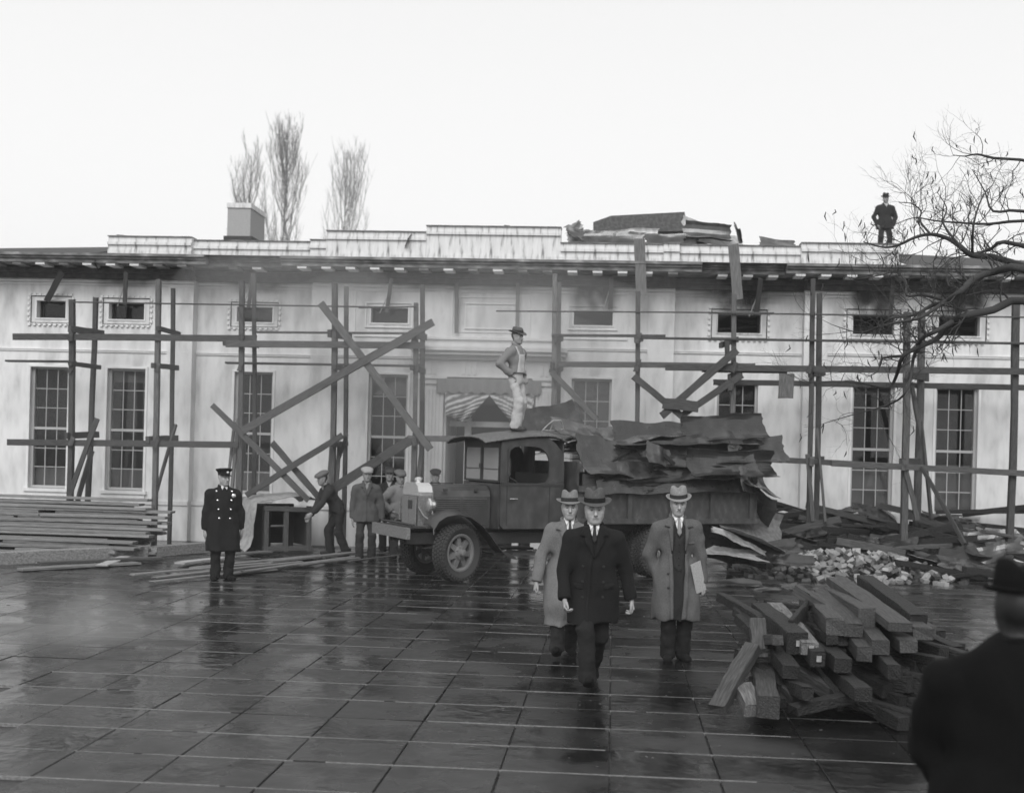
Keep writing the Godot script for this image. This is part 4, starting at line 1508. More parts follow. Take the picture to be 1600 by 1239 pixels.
	for s in [-1, 1]:
		var seq: Array = prof.duplicate()
		if s == 1:
			seq.reverse()
		for p in seq:
			ring0.append(Vector3(.29, p[1], s * (.335 - p[0])))
			ring1.append(Vector3(-.70, p[1] + .02, s * (.44 - p[0])))
	for i in ring0.size() - 1:
		var n0: Vector3 = (ring1[i] - ring0[i]).cross(ring0[i + 1] - ring0[i])
		quad(st, ring0[i], ring1[i], ring1[i + 1], ring0[i + 1])
		quad(st, ring0[i + 1] * Vector3(1, .99, .97), ring1[i + 1] * Vector3(1, .99, .97), ring1[i] * Vector3(1, .99, .97), ring0[i] * Vector3(1, .99, .97))
	var bonnet := obj("bonnet", done(st), M.truck_paint, t)
	for s in [-1, 1]:
		for k in 13:
			var y := .92 + k * .034
			for seg in 2:
				st = mb()
				var xa := .24 - seg * .46
				var xb := xa - .42
				var za := lerpf(.335, .44, (.29 - xa) / .99)
				var zb := lerpf(.335, .44, (.29 - xb) / .99)
				for q in [[0.0, .016]]:
					var a0 := Vector3(xa, y, s * (za + .001))
					var a1 := Vector3(xb, y, s * (zb + .001))
					var b0 := a0 + Vector3(0, -.004, s * .017)
					var b1 := a1 + Vector3(0, -.004, s * .017)
					var c0 := a0 + Vector3(0, .02, 0)
					var c1 := a1 + Vector3(0, .02, 0)
					if s < 0:
						quad(st, b1, c1, c0, b0)
						quad(st, a0, b0, b1, a1)
						quad(st, b0, c0, a0, a0)
						quad(st, b1, a1, c1, c1)
					else:
						quad(st, b0, c0, c1, b1)
						quad(st, a1, b1, b0, a0)
						quad(st, b0, a0, c0, c0)
						quad(st, b1, c1, a1, a1)
				obj("louvre", done(st), M.truck_paint, bonnet)
	st = mb()
	box(st, Vector3(-.2, 1.575, -.02), Vector3(.28, 1.588, .02))
	for x in [.1, -.45]:
		box(st, Vector3(x - .03, 1.46, -.425), Vector3(x + .03, 1.50, -.375))
	obj("bonnet_catch", done(st), M.truck_black, bonnet)
	# front mudguards: swept strips over the wheels down to the running board
	for s in [-1, 1]:
		var path := [Vector2(.50, .93), Vector2(.42, 1.06), Vector2(.28, 1.14), Vector2(.08, 1.17), Vector2(-.14, 1.12), Vector2(-.34, .99), Vector2(-.50, .82), Vector2(-.66, .62), Vector2(-.80, .48), Vector2(-.98, .44)]
		var pts := PackedVector3Array()
		for k in path.size():
			for j in 7:
				var v := j / 6.0
				var drop := .07 * pow(absf(v - .35) / .65, 2.5)
				pts.append(Vector3(path[k].x - .0, path[k].y - drop, s * lerpf(.46, .93, v)))
		if s > 0:
			var fl := PackedVector3Array()
			for k in path.size():
				for j in 7:
					fl.append(pts[k * 7 + 6 - j])
			pts = fl
		obj("mudguard", sheet(7, path.size(), pts, .014), M.truck_paint, t)
		st = mb()
		box(st, Vector3(-1.95, .42, s * .58 - .22), Vector3(-.96, .455, s * .58 + .30 * s if false else s * .58 + .22))
		obj("running_board", done(st), M.truck_black, t)
	# cab
	cab(t)
	# tipping body
	st = mb()
	var x0 := -5.75
	var x1 := -2.05
	box(st, Vector3(x0, .97, -1.02), Vector3(x1, 1.03, 1.02))
	box(st, Vector3(x0, .80, -.5), Vector3(x1, .97, -.40))
	box(st, Vector3(x0, .80, .40), Vector3(x1, .97, .5))
	obj("body_floor", done(st), M.truck_black, t)
	for s in [-1, 1]:
		st = mb()
		box(st, Vector3(x0, 1.031, s * 1.0 - .02), Vector3(x1, 1.58, s * 1.0 + .02))
		var sd := obj("body_side", done(st), M.truck_body, t)
		st = mb()
		box(st, Vector3(x0 - .02, 1.50, s * 1.03 - .05), Vector3(x1 + .02, 1.60, s * 1.03 + .05))
		box(st, Vector3(x0 - .02, .96, s * 1.03 - .045), Vector3(x1 + .02, 1.05, s * 1.03 + .045))
		obj("side_rail", done(st), M.truck_body, sd)
		for x in [-5.6, -4.75, -3.9, -3.05, -2.2]:
			obj("side_rib", block(Vector3(x - .04, 1.05, s * 1.045 - .025), Vector3(x + .04, 1.50, s * 1.045 + .025)), M.truck_body, sd)
		obj("side_board", block(Vector3(x0, 1.60, s * 1.0 - .02), Vector3(x1 - .1, 1.80, s * 1.0 + .02)), M.wood_0, sd)
	obj("headboard", block(Vector3(x1 - .04, 1.031, -.98), Vector3(x1, 2.0, .98)), M.truck_body, t)
	obj("tailgate", block(Vector3(x0 - .03, 1.04, -.98), Vector3(x0 + .01, 1.5, .98)), M.truck_body, t)
	st = mb()
	lathe(st, PackedVector2Array([Vector2(0, -.36), Vector2(.2, -.36), Vector2(.21, -.34), Vector2(.21, .34), Vector2(.2, .36), Vector2(0, .36)]), 20, Transform3D(Basis(Quaternion(Vector3.UP, Vector3.RIGHT)), Vector3(-2.55, .62, -.62)))
	obj("fuel_tank", done(st), M.truck_black, t)

func arc_pts(cx: float, cy: float, rx: float, ry: float, a0: float, a1: float, n: int) -> Array:
	var out := []
	for k in n + 1:
		var a := lerpf(a0, a1, k / float(n))
		out.append(Vector2(cx + rx * cos(a), cy + ry * sin(a)))
	return out

func cab(t: Node3D) -> void:
	var xf := -.74   # windscreen plane
	var xb := -1.92  # back wall
	var hw := .74
	# side: outline with a rounded window opening, front corner square, rear corner swept
	for s in [-1, 1]:
		var outer := PackedVector2Array()
		var inner := PackedVector2Array()
		var win := []
		win.append(Vector2(-.88, 1.62))
		win.append(Vector2(-.88, 2.0))
		win.append(Vector2(-.90, 2.16))
		win.append(Vector2(-.98, 2.22))
		win.append(Vector2(-1.2, 2.24))
		win.append_array(arc_pts(-1.38, 1.93, .26, .30, PI / 2, PI, 6))
		win.append(Vector2(-1.64, 1.74))
		win.append(Vector2(-1.58, 1.64))
		win.append(Vector2(-1.45, 1.62))
		win.append(Vector2(-1.2, 1.62))
		var out_ := [Vector2(xf, 1.62), Vector2(xf, 2.0), Vector2(xf, 2.30), Vector2(-.98, 2.36), Vector2(-1.2, 2.42)]
		for w in arc_pts(-1.38, 1.93, .54, .50, PI / 2, PI, 6):
			out_.append(w)
		out_.append_array([Vector2(xb, 1.74), Vector2(xb, 1.66), Vector2(-1.45, 1.58), Vector2(-1.2, 1.58)])
		for k in win.size():
			outer.append(out_[k])
			inner.append(win[k])
		# lower corners filled by the door panel below, so the band stays thin there
		var st := mb()
		plate(st, outer, inner, s * hw - .02, s * hw + .02)
		obj("cab_side", done(st), M.truck_paint, t)
		st = mb()
		var low := PackedVector2Array([Vector2(xb, .86), Vector2(-.80, .86), Vector2(-.74, .92), Vector2(xf, 1.60), Vector2(-1.2, 1.575), Vector2(-1.45, 1.575), Vector2(xb, 1.655)])
		ext(st, low, s * hw - .018, s * hw + .018)
		var door := obj("door", done(st), M.truck_paint, t)
		st = mb()
		# door edges, belt moulding and hinges
		box(st, Vector3(-1.66, .92, s * (hw + .021) - .004), Vector3(-1.645, 1.6, s * (hw + .021) + .004))
		box(st, Vector3(-.865, .92, s * (hw + .021) - .004), Vector3(-.85, 2.2, s * (hw + .021) + .004))
		box(st, Vector3(xb, 1.575, s * (hw + .02) - .012), Vector3(xf, 1.61, s * (hw + .02) + .012))
		obj("door_trim", done(st), M.truck_black, door)
		st = mb()
		tube(st, PackedVector3Array([Vector3(-1.02, 1.36, s * (hw + .02)), Vector3(-1.02, 1.36, s * (hw + .07)), Vector3(-.88, 1.36, s * (hw + .075))]), PackedFloat32Array([.012, .012, .012]), 6)
		obj("door_handle", done(st), M.bright_metal, door)
	# back wall with a window
	var st := mb()
	wall_front(st, -hw, hw, .86, 2.36, 0, [[-.34, .34, 1.78, 2.16]], .03)
	obj("cab_back", done(st), M.truck_paint, t, Transform3D(Basis(Vector3(0, 0, -1), Vector3.UP, Vector3(1, 0, 0)), Vector3(xb + .03, 0, 0)))
	# scuttle and dashboard
	st = mb()
	box(st, Vector3(xf - .02, .86, -hw + .02), Vector3(xf + .02, 1.60, hw - .02))
	box(st, Vector3(xf - .3, 1.52, -hw + .03), Vector3(xf - .02, 1.58, hw - .03))
	var sc := obj("scuttle", done(st), M.truck_paint, t)
	# windscreen in two opening leaves
	st = mb()
	for q in [[-.70, -.02], [.02, .70]]:
		frame_ring(st, q[0] + .035, q[1] - .035, 1.66, 2.20, .033, -.012, .014)
	box(st, Vector3(-.02, 1.62, -.015), Vector3(.02, 2.24, .02))
	box(st, Vector3(-.72, 2.235, -.02), Vector3(.72, 2.34, .02))
	var tr := Transform3D(Basis(Vector3(0, 0, -1), Vector3.UP, Vector3(1, 0, 0)), Vector3(xf, 0, 0))
	var ws := obj("windscreen", done(st), M.truck_black, t, tr)
	for q in [[-.665, -.055], [.055, .665]]:
		for y in [[1.66, 1.84], [1.85, 2.20]]:
			obj("pane", block(Vector3(q[0], y[0], -.003), Vector3(q[1], y[1], .003)), M.dusty_glass, ws)
	st = mb()
	for q in [[-.665, -.055], [.055, .665]]:
		box(st, Vector3(q[0], 1.84, -.01), Vector3(q[1], 1.85, .012))
	box(st, Vector3(-.05, 1.86, .02), Vector3(.05, 1.93, .04))
	obj("screen_bar", done(st), M.truck_black, ws)
	# roof: cambered, with a peak over the windscreen
	var nu := 15
	var nv := 13
	var pts := PackedVector3Array()
	for j in nv:
		var z := lerpf(-hw - .06, hw + .06, j / (nv - 1.0))
		for i in nu:
			var u := i / (nu - 1.0)
			var x := lerpf(-.42, xb - .03, u)
			var y := 2.315 + .14 * sin(minf(u * 1.25, 1.0) * PI * .5) + .05 * (1 - pow(z / (hw + .06), 2)) - (.10 * pow(maxf(0, u - .8) / .2, 2))
			y -= .05 * pow(absf(z) / (hw + .06), 6.0)
			pts.append(Vector3(x, y, z))
	obj("cab_roof", sheet(nu, nv, pts, .03), M.truck_roof, t)
	# inside: seat, steering wheel
	st = mb()
	box(st, Vector3(-1.8, .95, -.68), Vector3(-1.25, 1.22, .68))
	box(st, Vector3(-1.86, 1.22, -.68), Vector3(-1.70, 1.78, .68))
	obj("seat", done(st), M.leather, t)
	st = mb()
	var ring := PackedVector3Array()
	var rr := PackedFloat32Array()
	var wx := Transform3D(Basis.from_euler(Vector3(0, 0, .55)), Vector3(-1.08, 1.66, -.36))
	for k in 25:
		var a := TAU * k / 24
		ring.append(wx * Vector3(cos(a) * .2, 0, sin(a) * .2))
		rr.append(.014)
	tube(st, ring, rr, 6, false)
	for k in 4:
		var a := TAU * k / 4
		tube(st, PackedVector3Array([wx * Vector3.ZERO, wx * Vector3(cos(a) * .2, 0, sin(a) * .2)]), PackedFloat32Array([.01, .01]), 5)
	tube(st, PackedVector3Array([wx * Vector3.ZERO, wx * Vector3(.15, -.7, 0)]), PackedFloat32Array([.02, .02]), 6)
	obj("steering_wheel", done(st), M.truck_black, t)

# ================================================================ the load
func build_load() -> void:
	var g := "burnt metal sheets heaped on the truck"
	# in truck coordinates: x, y, z, length, width, turn about y, tilt along, roll sideways, curl, material, label
	var L := [
		[-4.00, 1.74, -.98, 3.3, .62, .01, -.01, 1.05, .5, 0, "lowest broad sheet lapping over the truck's near side board"],
		[-4.35, 1.94, -1.0, 2.7, .55, -.02, -.03, .95, 1.0, 1, "long creased sheet with a pale fold over the middle of the near side"],
		[-3.05, 1.98, -.75, 1.9, .85, .08, .05, .8, .9, 0, "dark sheet sagging behind the cab at the front of the load"],
		[-5.15, 1.98, -1.0, 1.9, .62, .05, .02, 1.15, 2.0, 0, "curled sheet with a rounded end near the tail of the load"],
		[-4.10, 2.16, -.8, 2.9, .6, -.04, .02, .8, .9, 0, "wide dark sheet across the middle of the load"],
		[-5.20, 2.22, -.8, 2.5, .6, .02, -.05, .95, 1.2, 1, "long rounded sheet reaching past the truck's tail"],
		[-4.55, 2.44, -.5, 2.9, .7, -.05, -.06, .6, 1.0, 0, "upper rust dark sheet rising towards the tail"],
		[-5.30, 2.62, -.55, 1.7, .6, .04, -.14, 1.0, 1.6, 0, "topmost sheet with its squared end lifted beyond the tail"],
		[-2.2, 2.52, .2, 1.3, 1.0, .25, -.30, .75, .9, 1, "humped sheet standing highest just behind the cab roof"],
		[-2.75, 2.42, -.2, 1.6, .6, -.05, .24, .6, .6, 2, "pale edged sheet sloping down from the hump behind the cab"],
		[-3.75, 2.50, -.2, 1.5, .8, .1, -.10, .35, .4, 2, "bright sheet lying flat near the crossing of the scaffold braces"],
		[-4.20, 2.50, .1, .9, .5, .1, .03, .5, .9, 2, "small pale scrap on the crest of the load"],
		[-4.60, 2.20, .5, 3.0, 1.0, .03, .03, -.3, .7, 0, "far side sheet hidden behind the crest of the load"],
		[-3.20, 2.12, .5, 2.2, 1.0, -.05, .05, -.2, .6, 0, "far side sheet behind the cab"],
		[-5.75, 1.84, -.75, 1.2, 1.0, .1, .35, 1.0, 1.3, 0, "torn sheet drooping over the tail of the truck"],
		[-5.85, 1.40, -.8, 1.0, .9, .3, 1.0, .8, 1.2, 0, "burnt tatter hanging below the tail of the truck"],
		[-5.45, 1.72, -1.08, .6, .45, .2, .25, 1.2, .8, 2, "bright crushed scrap caught at the rear corner of the body"],
		[-2.90, 1.85, -1.0, 1.3, .35, 0, -.10, 1.0, .6, 1, "narrow strip tucked under the front of the load"],
		[-3.60, 2.12, -1.02, .9, .35, .1, .45, 1.2, .5, 2, "crushed strip bent into a sharp angle on the load's near face"],
		[-4.30, 2.04, .05, 3.1, 1.5, 0, 0, 0, .3, 0, "inner sheet buried in the heart of the load"],
		[-3.20, 2.20, 0, 1.8, 1.3, 0, .05, 0, .3, 0, "inner sheet buried behind the cab"],
	]
	var k := 0
	for q in L:
		var m := crumple(q[3], q[4], 900 + k, .14, .03, q[8], 30, 12, .008)
		var xf := TRUCK * Transform3D(Basis.from_euler(Vector3(-q[7], q[5], q[6])), Vector3(q[0], q[1], q[2]))
		tag(obj("roofing_sheet", m, M["burnt_sheet_%d" % q[9]], null, xf), q[10], "scrap metal", g)
		k += 1
	# a bent bright frame on the cab roof, and a few charred battens in the heap
	var t := thing("bent_frame", "bent pale metal frame lying beside the worker's shoes on the cab roof", "frame", TRUCK * Transform3D(Basis.from_euler(Vector3(0, .2, 0)), Vector3(-1.75, 2.5, -.35)))
	var st := mb()
	tube(st, PackedVector3Array([Vector3(.02, .12, -.1), Vector3(.12, .0, -.05), Vector3(0, .02, .02), Vector3(-.28, .02, .05), Vector3(-.42, .06, 0), Vector3(-.3, .2, -.05), Vector3(-.1, .19, -.08), Vector3(.02, .12, -.1)]), PackedFloat32Array([.012, .012, .012, .012, .012, .012, .012, .012]), 6)
	obj("rail", done(st), M.tin_bright, t)
	st = mb()
	tube(st, PackedVector3Array([Vector3(-.12, .01, .02), Vector3(-.12, .19, -.08)]), PackedFloat32Array([.012, .012]), 6)
	obj("crossbar", done(st), M.tin_bright, t)
	for q in [[-2.6, 1.9, -.9, -3.3, 2.2, -.6, "stub of charred batten under the humped sheet"], [-4.2, 1.75, -1.0, -5.9, 2.0, -.7, "charred batten poking out past the tail"], [-3.6, 2.3, -.9, -4.0, 2.0, -.95, "short charred batten leaning against the load's near face"], [-5.3, 1.3, -.9, -6.2, 1.75, -.4, "charred batten sticking up at the rear corner"]]:
		var o := timber("charred_batten", TRUCK * Vector3(q[0], q[1], q[2]), TRUCK * Vector3(q[3], q[4], q[5]), .07, .05, M.char_wood, null, Vector3.UP, .01)
		tag(o, q[6], "timber", "charred battens in the load")

# ================================================================ people: solid shapes joined on a grid, then meshed
class Field:
	var o: Vector3
	var h: float
	var nx: int
	var ny: int
	var nz: int
	var d: PackedFloat32Array
	func _init(lo: Vector3, hi: Vector3, cell: float) -> void:
		o = lo
		h = cell
		nx = int(ceil((hi.x - lo.x) / cell)) + 1
		ny = int(ceil((hi.y - lo.y) / cell)) + 1
		nz = int(ceil((hi.z - lo.z) / cell)) + 1
		d.resize(nx * ny * nz)
		d.fill(0.3)
	# joins (or with carve takes away) a tapered capsule a..b; flat cuts it square at b
	func cone(a: Vector3, b: Vector3, ra: float, rb: float, k := .03, sq := Vector3.ONE, flat := false, carve := false) -> void:
		var m := maxf(ra, rb) * maxf(sq.x, maxf(sq.y, sq.z)) + k + h * 2.5
		var lo := (a.min(b) - Vector3(m, m, m) - o) / h
		var hi := (a.max(b) + Vector3(m, m, m) - o) / h
		var x0 := clampi(int(lo.x), 0, nx - 1)
		var x1 := clampi(int(hi.x) + 1, 0, nx - 1)
		var y0 := clampi(int(lo.y), 0, ny - 1)
		var y1 := clampi(int(hi.y) + 1, 0, ny - 1)
		var z0 := clampi(int(lo.z), 0, nz - 1)
		var z1 := clampi(int(hi.z) + 1, 0, nz - 1)
		var inv := Vector3(1 / sq.x, 1 / sq.y, 1 / sq.z)
		var aa := a * inv
		var ba := b * inv - aa
		var l2 := maxf(ba.length_squared(), 1e-9)
		var s := minf(sq.x, minf(sq.y, sq.z))
		if s < .5:
			s = lerpf(s, 1.0, .3)
		var dir := (b - a).normalized()
		var dr := rb - ra
		for z in range(z0, z1 + 1):
			for y in range(y0, y1 + 1):
				var i := x0 + nx * (y + ny * z)
				var p := o + Vector3(x0, y, z) * h
				for x in range(x0, x1 + 1):
					var q := p * inv - aa
					var t := clampf(q.dot(ba) / l2, 0.0, 1.0)
					var e := ((q - ba * t).length() - ra - dr * t) * s
					if flat:
						e = maxf(e, (p - b).dot(dir))
					var c := d[i]
					if carve:
						e = -e
						var g := clampf(.5 - .5 * (c - e) / k, 0.0, 1.0)
						if g > 0.0:
							d[i] = lerpf(c, e, g) + k * g * (1.0 - g)
					elif e < c + k:
						var g := clampf(.5 + .5 * (c - e) / k, 0.0, 1.0)
						d[i] = lerpf(c, e, g) - k * g * (1.0 - g)
					i += 1
					p.x += h
	func keep_above(y: float) -> void:
		var i := 0
		for z in nz:
			for yy in ny:
				var e := y - (o.y + yy * h)
				for x in nx:
					if d[i] < e:
						d[i] = e
					i += 1
	func wrinkle(n: FastNoiseLite, amp: float, stretch: Vector3) -> void:
		var i := 0
		for z in nz:
			for y in ny:
				for x in nx:
					var c := d[i]
					if c < h * 2.0 and c > -h * 2.0:
						d[i] = c + amp * n.get_noise_3dv((o + Vector3(x, y, z) * h) * stretch)
					i += 1
	func val(p: Vector3) -> float:
		var q := (p - o) / h
		var x := clampi(int(q.x), 0, nx - 2)
		var y := clampi(int(q.y), 0, ny - 2)
		var z := clampi(int(q.z), 0, nz - 2)
		var f := Vector3(clampf(q.x - x, 0, 1), clampf(q.y - y, 0, 1), clampf(q.z - z, 0, 1))
		var i := x + nx * (y + ny * z)
		var s := nx * ny
		var a := lerpf(lerpf(d[i], d[i + 1], f.x), lerpf(d[i + nx], d[i + nx + 1], f.x), f.y)
		var b := lerpf(lerpf(d[i + s], d[i + s + 1], f.x), lerpf(d[i + s + nx], d[i + s + nx + 1], f.x), f.y)
		return lerpf(a, b, f.z)
	# the foremost z of the surface over (x, y)
	func front(x: float, y: float, missing := 0.0) -> float:
		var z := o.z + (nz - 1) * h
		var last := val(Vector3(x, y, z))
		while z > o.z + h:
			var v := val(Vector3(x, y, z - h * .5))
			if v < 0.0:
				return z - h * .5 * last / maxf(last - v, 1e-6)
			last = v
			z -= h * .5
		return missing
	# surface nets; colour is asked for each vertex
	func mesh_into(arrays: Array, colour: Callable) -> void:
		var va: PackedVector3Array = arrays[0]
		var ia: PackedInt32Array = arrays[1]
		var ca: PackedColorArray = arrays[2]
		var s := nx * ny
		var off := [0, 1, nx, nx + 1, s, s + 1, s + nx, s + nx + 1]
		var vid := PackedInt32Array()
		vid.resize(d.size())
		vid.fill(-1)
		var edges := [[0, 1], [2, 3], [4, 5], [6, 7], [0, 2], [1, 3], [4, 6], [5, 7], [0, 4], [1, 5], [2, 6], [3, 7]]
		var cor := [Vector3(0, 0, 0), Vector3(1, 0, 0), Vector3(0, 1, 0), Vector3(1, 1, 0), Vector3(0, 0, 1), Vector3(1, 0, 1), Vector3(0, 1, 1), Vector3(1, 1, 1)]
		var far := h * 3.0
		for z in nz - 1:
			for y in ny - 1:
				var i := nx * (y + ny * z) - 1
				for x in nx - 1:
					i += 1
					var c := d[i]
					if c > far or c < -far:
						continue
					var n := int(c < 0.0) + int(d[i + 1] < 0.0) + int(d[i + nx] < 0.0) + int(d[i + nx + 1] < 0.0) + int(d[i + s] < 0.0) + int(d[i + s + 1] < 0.0) + int(d[i + s + nx] < 0.0) + int(d[i + s + nx + 1] < 0.0)
					if n == 0 or n == 8:
						continue
					var sum := Vector3.ZERO
					var cnt := 0
					for e in edges:
						var a := d[i + off[e[0]]]
						var b := d[i + off[e[1]]]
						if (a < 0.0) != (b < 0.0):
							sum += cor[e[0]].lerp(cor[e[1]], a / (a - b))
							cnt += 1
					vid[i] = va.size()
					var p := o + (Vector3(x, y, z) + sum / cnt) * h
					va.append(p)
					ca.append(colour.call(p))
		for z in range(1, nz - 1):
			for y in range(1, ny - 1):
				var i := nx * (y + ny * z)
				for x in range(1, nx - 1):
					i += 1
					var c := d[i]
					if c > far or c < -far:
						continue
					for ax in 3:
						var st: int = 1 if ax == 0 else (nx if ax == 1 else s)
						var b := d[i + st]
						if (c < 0.0) == (b < 0.0):
							continue
						var u: int = nx if ax == 0 else (s if ax == 1 else 1)
						var v: int = s if ax == 0 else (1 if ax == 1 else nx)
						var q0 := vid[i]
						var q1 := vid[i - u]
						var q2 := vid[i - u - v]
						var q3 := vid[i - v]
						if q0 < 0 or q1 < 0 or q2 < 0 or q3 < 0:
							continue
						if c < 0.0:
							ia.append_array([q0, q2, q1, q0, q3, q2])
						else:
							ia.append_array([q0, q1, q2, q0, q2, q3])
		arrays[0] = va
		arrays[1] = ia
		arrays[2] = ca

func white(_p: Vector3) -> Color:
	return Color.WHITE
func mesh_of(arrays: Array, coloured := false) -> ArrayMesh:
	var va: PackedVector3Array = arrays[0]
	var ia: PackedInt32Array = arrays[1]
	var na := PackedVector3Array()
	na.resize(va.size())
	for k in range(0, ia.size(), 3):
		var n := (va[ia[k + 2]] - va[ia[k]]).cross(va[ia[k + 1]] - va[ia[k]])
		na[ia[k]] += n
		na[ia[k + 1]] += n
		na[ia[k + 2]] += n
	for k in na.size():
		na[k] = na[k].normalized()
	var arr := []
	arr.resize(Mesh.ARRAY_MAX)
	arr[Mesh.ARRAY_VERTEX] = va
	arr[Mesh.ARRAY_NORMAL] = na
	if coloured:
		arr[Mesh.ARRAY_COLOR] = arrays[2]
	arr[Mesh.ARRAY_INDEX] = ia
	var am := ArrayMesh.new()
	am.add_surface_from_arrays(Mesh.PRIMITIVE_TRIANGLES, arr)
	return am
func fresh() -> Array:
	return [PackedVector3Array(), PackedInt32Array(), PackedColorArray()]
func field_mesh(f: Field) -> ArrayMesh:
	var a := fresh()
	f.mesh_into(a, white)
	return mesh_of(a)
# adds a grid of its own frame to the arrays
func add_grid(arrays: Array, f: Field, xf: Transform3D, colour: Callable) -> void:
	var a := fresh()
	f.mesh_into(a, colour)
	var base: int = arrays[0].size()
	for p in a[0]:
		arrays[0].append(xf * p)
	for i in a[1]:
		arrays[1].append(i + base)
	arrays[2].append_array(a[2])

# cloth lying on a garment: a flat outline (x, y) laid on the front of its field
func overlay(f: Field, outline: Array, lift: float, thick := .012, shift := Vector2.ZERO) -> ArrayMesh:
	var poly := PackedVector2Array()
	for q in outline:
		poly.append(Vector2(q[0], q[1]) + shift)
	var edge := PackedVector2Array()
	for k in poly.size():
		var a := poly[k]
		var b := poly[(k + 1) % poly.size()]
		var n := maxi(1, int(a.distance_to(b) / .022))
		for m in n:
			edge.append(a.lerp(b, m / float(n)))
	var pts := edge.duplicate()
	var lo := poly[0]
	var hi := poly[0]
	for p in poly:
		lo = lo.min(p)
		hi = hi.max(p)
	var y := lo.y + .011
	while y < hi.y:
		var x := lo.x + .011
		while x < hi.x:
			var p := Vector2(x, y)
			if Geometry2D.is_point_in_polygon(p, poly):
				var ok := true
				for e in edge:
					if e.distance_squared_to(p) < .0001:
						ok = false
						break
				if ok:
					pts.append(p)
			x += .024
		y += .024
	var ix := Geometry2D.triangulate_delaunay(pts)
	var v3 := PackedVector3Array()
	for p in pts:
		v3.append(Vector3(p.x, p.y, f.front(p.x, p.y, -.05) + lift))
	var st := mb()
	for k in range(0, ix.size(), 3):
		var c := (pts[ix[k]] + pts[ix[k + 1]] + pts[ix[k + 2]]) / 3.0
		if not Geometry2D.is_point_in_polygon(c, poly):
			continue
		var a := v3[ix[k]]
		var b := v3[ix[k + 1]]
		var d := v3[ix[k + 2]]
		if (b - a).cross(d - a).z > 0:
			tri(st, a, d, b)
		else:
			tri(st, a, b, d)
	var n := edge.size()
	var ccw := not Geometry2D.is_polygon_clockwise(edge)
	for k in n:
		var j := (k + 1) % n
		var dz := Vector3(0, 0, -thick)
		if ccw:
			quad(st, v3[k], v3[j], v3[j] + dz, v3[k] + dz)
		else:
			quad(st, v3[j], v3[k], v3[k] + dz, v3[j] + dz)
	st.index()
	st.generate_normals()
	return done(st)

func tone(v: float) -> Material:
	var key := "cloth_%03d" % int(v * 1000)
	if not M.has(key):
		if not M.has("cloth_noise"):
			M.cloth_noise = noise_tex(.09, [[0.0, .62], [.5, .8], [1.0, 1.0]], 90, 4, 256)
			M.cloth_bump = noise_tex(.16, [[0.0, 0, raw(0)], [1.0, 0, raw(1)]], 91, 3, 256)
		var m := StandardMaterial3D.new()
		m.resource_name = key
		m.albedo_color = grey(v * 1.2)
		m.albedo_texture = M.cloth_noise
		m.uv1_triplanar = true
		m.uv1_scale = Vector3(2.2, 1.6, 2.2)
		m.roughness = .95
		m.metallic_specular = .25
		m.heightmap_enabled = true
		m.heightmap_texture = M.cloth_bump
		m.heightmap_scale = .12
		m.rim_enabled = true
		m.rim = .06
		M[key] = m
	return M[key]

# ---------------------------------------------------------------- heads, hats, hands, shoes
func head_field(cell: float, sp: Dictionary) -> Field:
	var f := Field.new(Vector3(-.11, -.22, -.13), Vector3(.11, .15, .15), cell)
	var w: float = sp.get("face_w", 1.0)
	f.cone(Vector3(0, .03, -.02), Vector3(0, .035, -.01), .098, .098, .01, Vector3(.80, 1.0, 1.0))
	f.cone(Vector3(0, .0, .016), Vector3(0, -.070, .040), .077, .050, .03, Vector3(.86 * w, 1, .95))
	f.cone(Vector3(0, -.096, .066), Vector3(0, -.094, .060), .019, .020, .03, Vector3(1.2, 1, 1))
	for s in [-1.0, 1.0]:
		f.cone(Vector3(s * .047 * w, -.058, .010), Vector3(s * .022 * w, -.094, .054), .021, .019, .035)
		f.cone(Vector3(s * .042 * w, -.022, .062), Vector3(s * .036 * w, -.045, .060), .019, .018, .035)
		f.cone(Vector3(s * .014, .030, .092), Vector3(s * .046, .026, .076), .011, .010, .012)
		# ear
		f.cone(Vector3(s * .078, .012, -.008), Vector3(s * .074, -.03, .0), .017, .012, .006, Vector3(.55, 1, 1))
		f.cone(Vector3(s * .085, .006, .004), Vector3(s * .082, -.012, .004), .006, .005, .004, Vector3.ONE, false, true)
		# socket and ball
		f.cone(Vector3(s * .030, .006, .104), Vector3(s * .036, .006, .102), .015, .015, .012, Vector3(1.25, .85, 1), false, true)
		f.cone(Vector3(s * .031, .006, .0775), Vector3(s * .031, .006, .077), .0125, .0125, .002)
		f.cone(Vector3(s * .020, .016, .0885), Vector3(s * .043, .014, .082), .0045, .0045, .003)
	f.cone(Vector3(0, .012, .092), Vector3(0, -.032, .116), .010, .0125, .012)
	for s in [-1.0, 1.0]:
		f.cone(Vector3(s * .012, -.036, .103), Vector3(s * .012, -.036, .102), .0085, .0085, .006)
	# lips and the line of the mouth
	f.cone(Vector3(-.018, -.060, .086), Vector3(.018, -.060, .086), .0075, .0075, .014, Vector3(1, 1, 1.2))
	f.cone(Vector3(-.014, -.072, .086), Vector3(.014, -.072, .086), .0075, .0075, .014)
	f.cone(Vector3(-.022, -.0655, .099), Vector3(.022, -.0655, .099), .0022, .0022, .003, Vector3(1, 1, 2.0), false, true)
	f.cone(Vector3(0, -.06, -.018), Vector3(0, -.20, -.036), .054, .062 * w, .025)
	return f
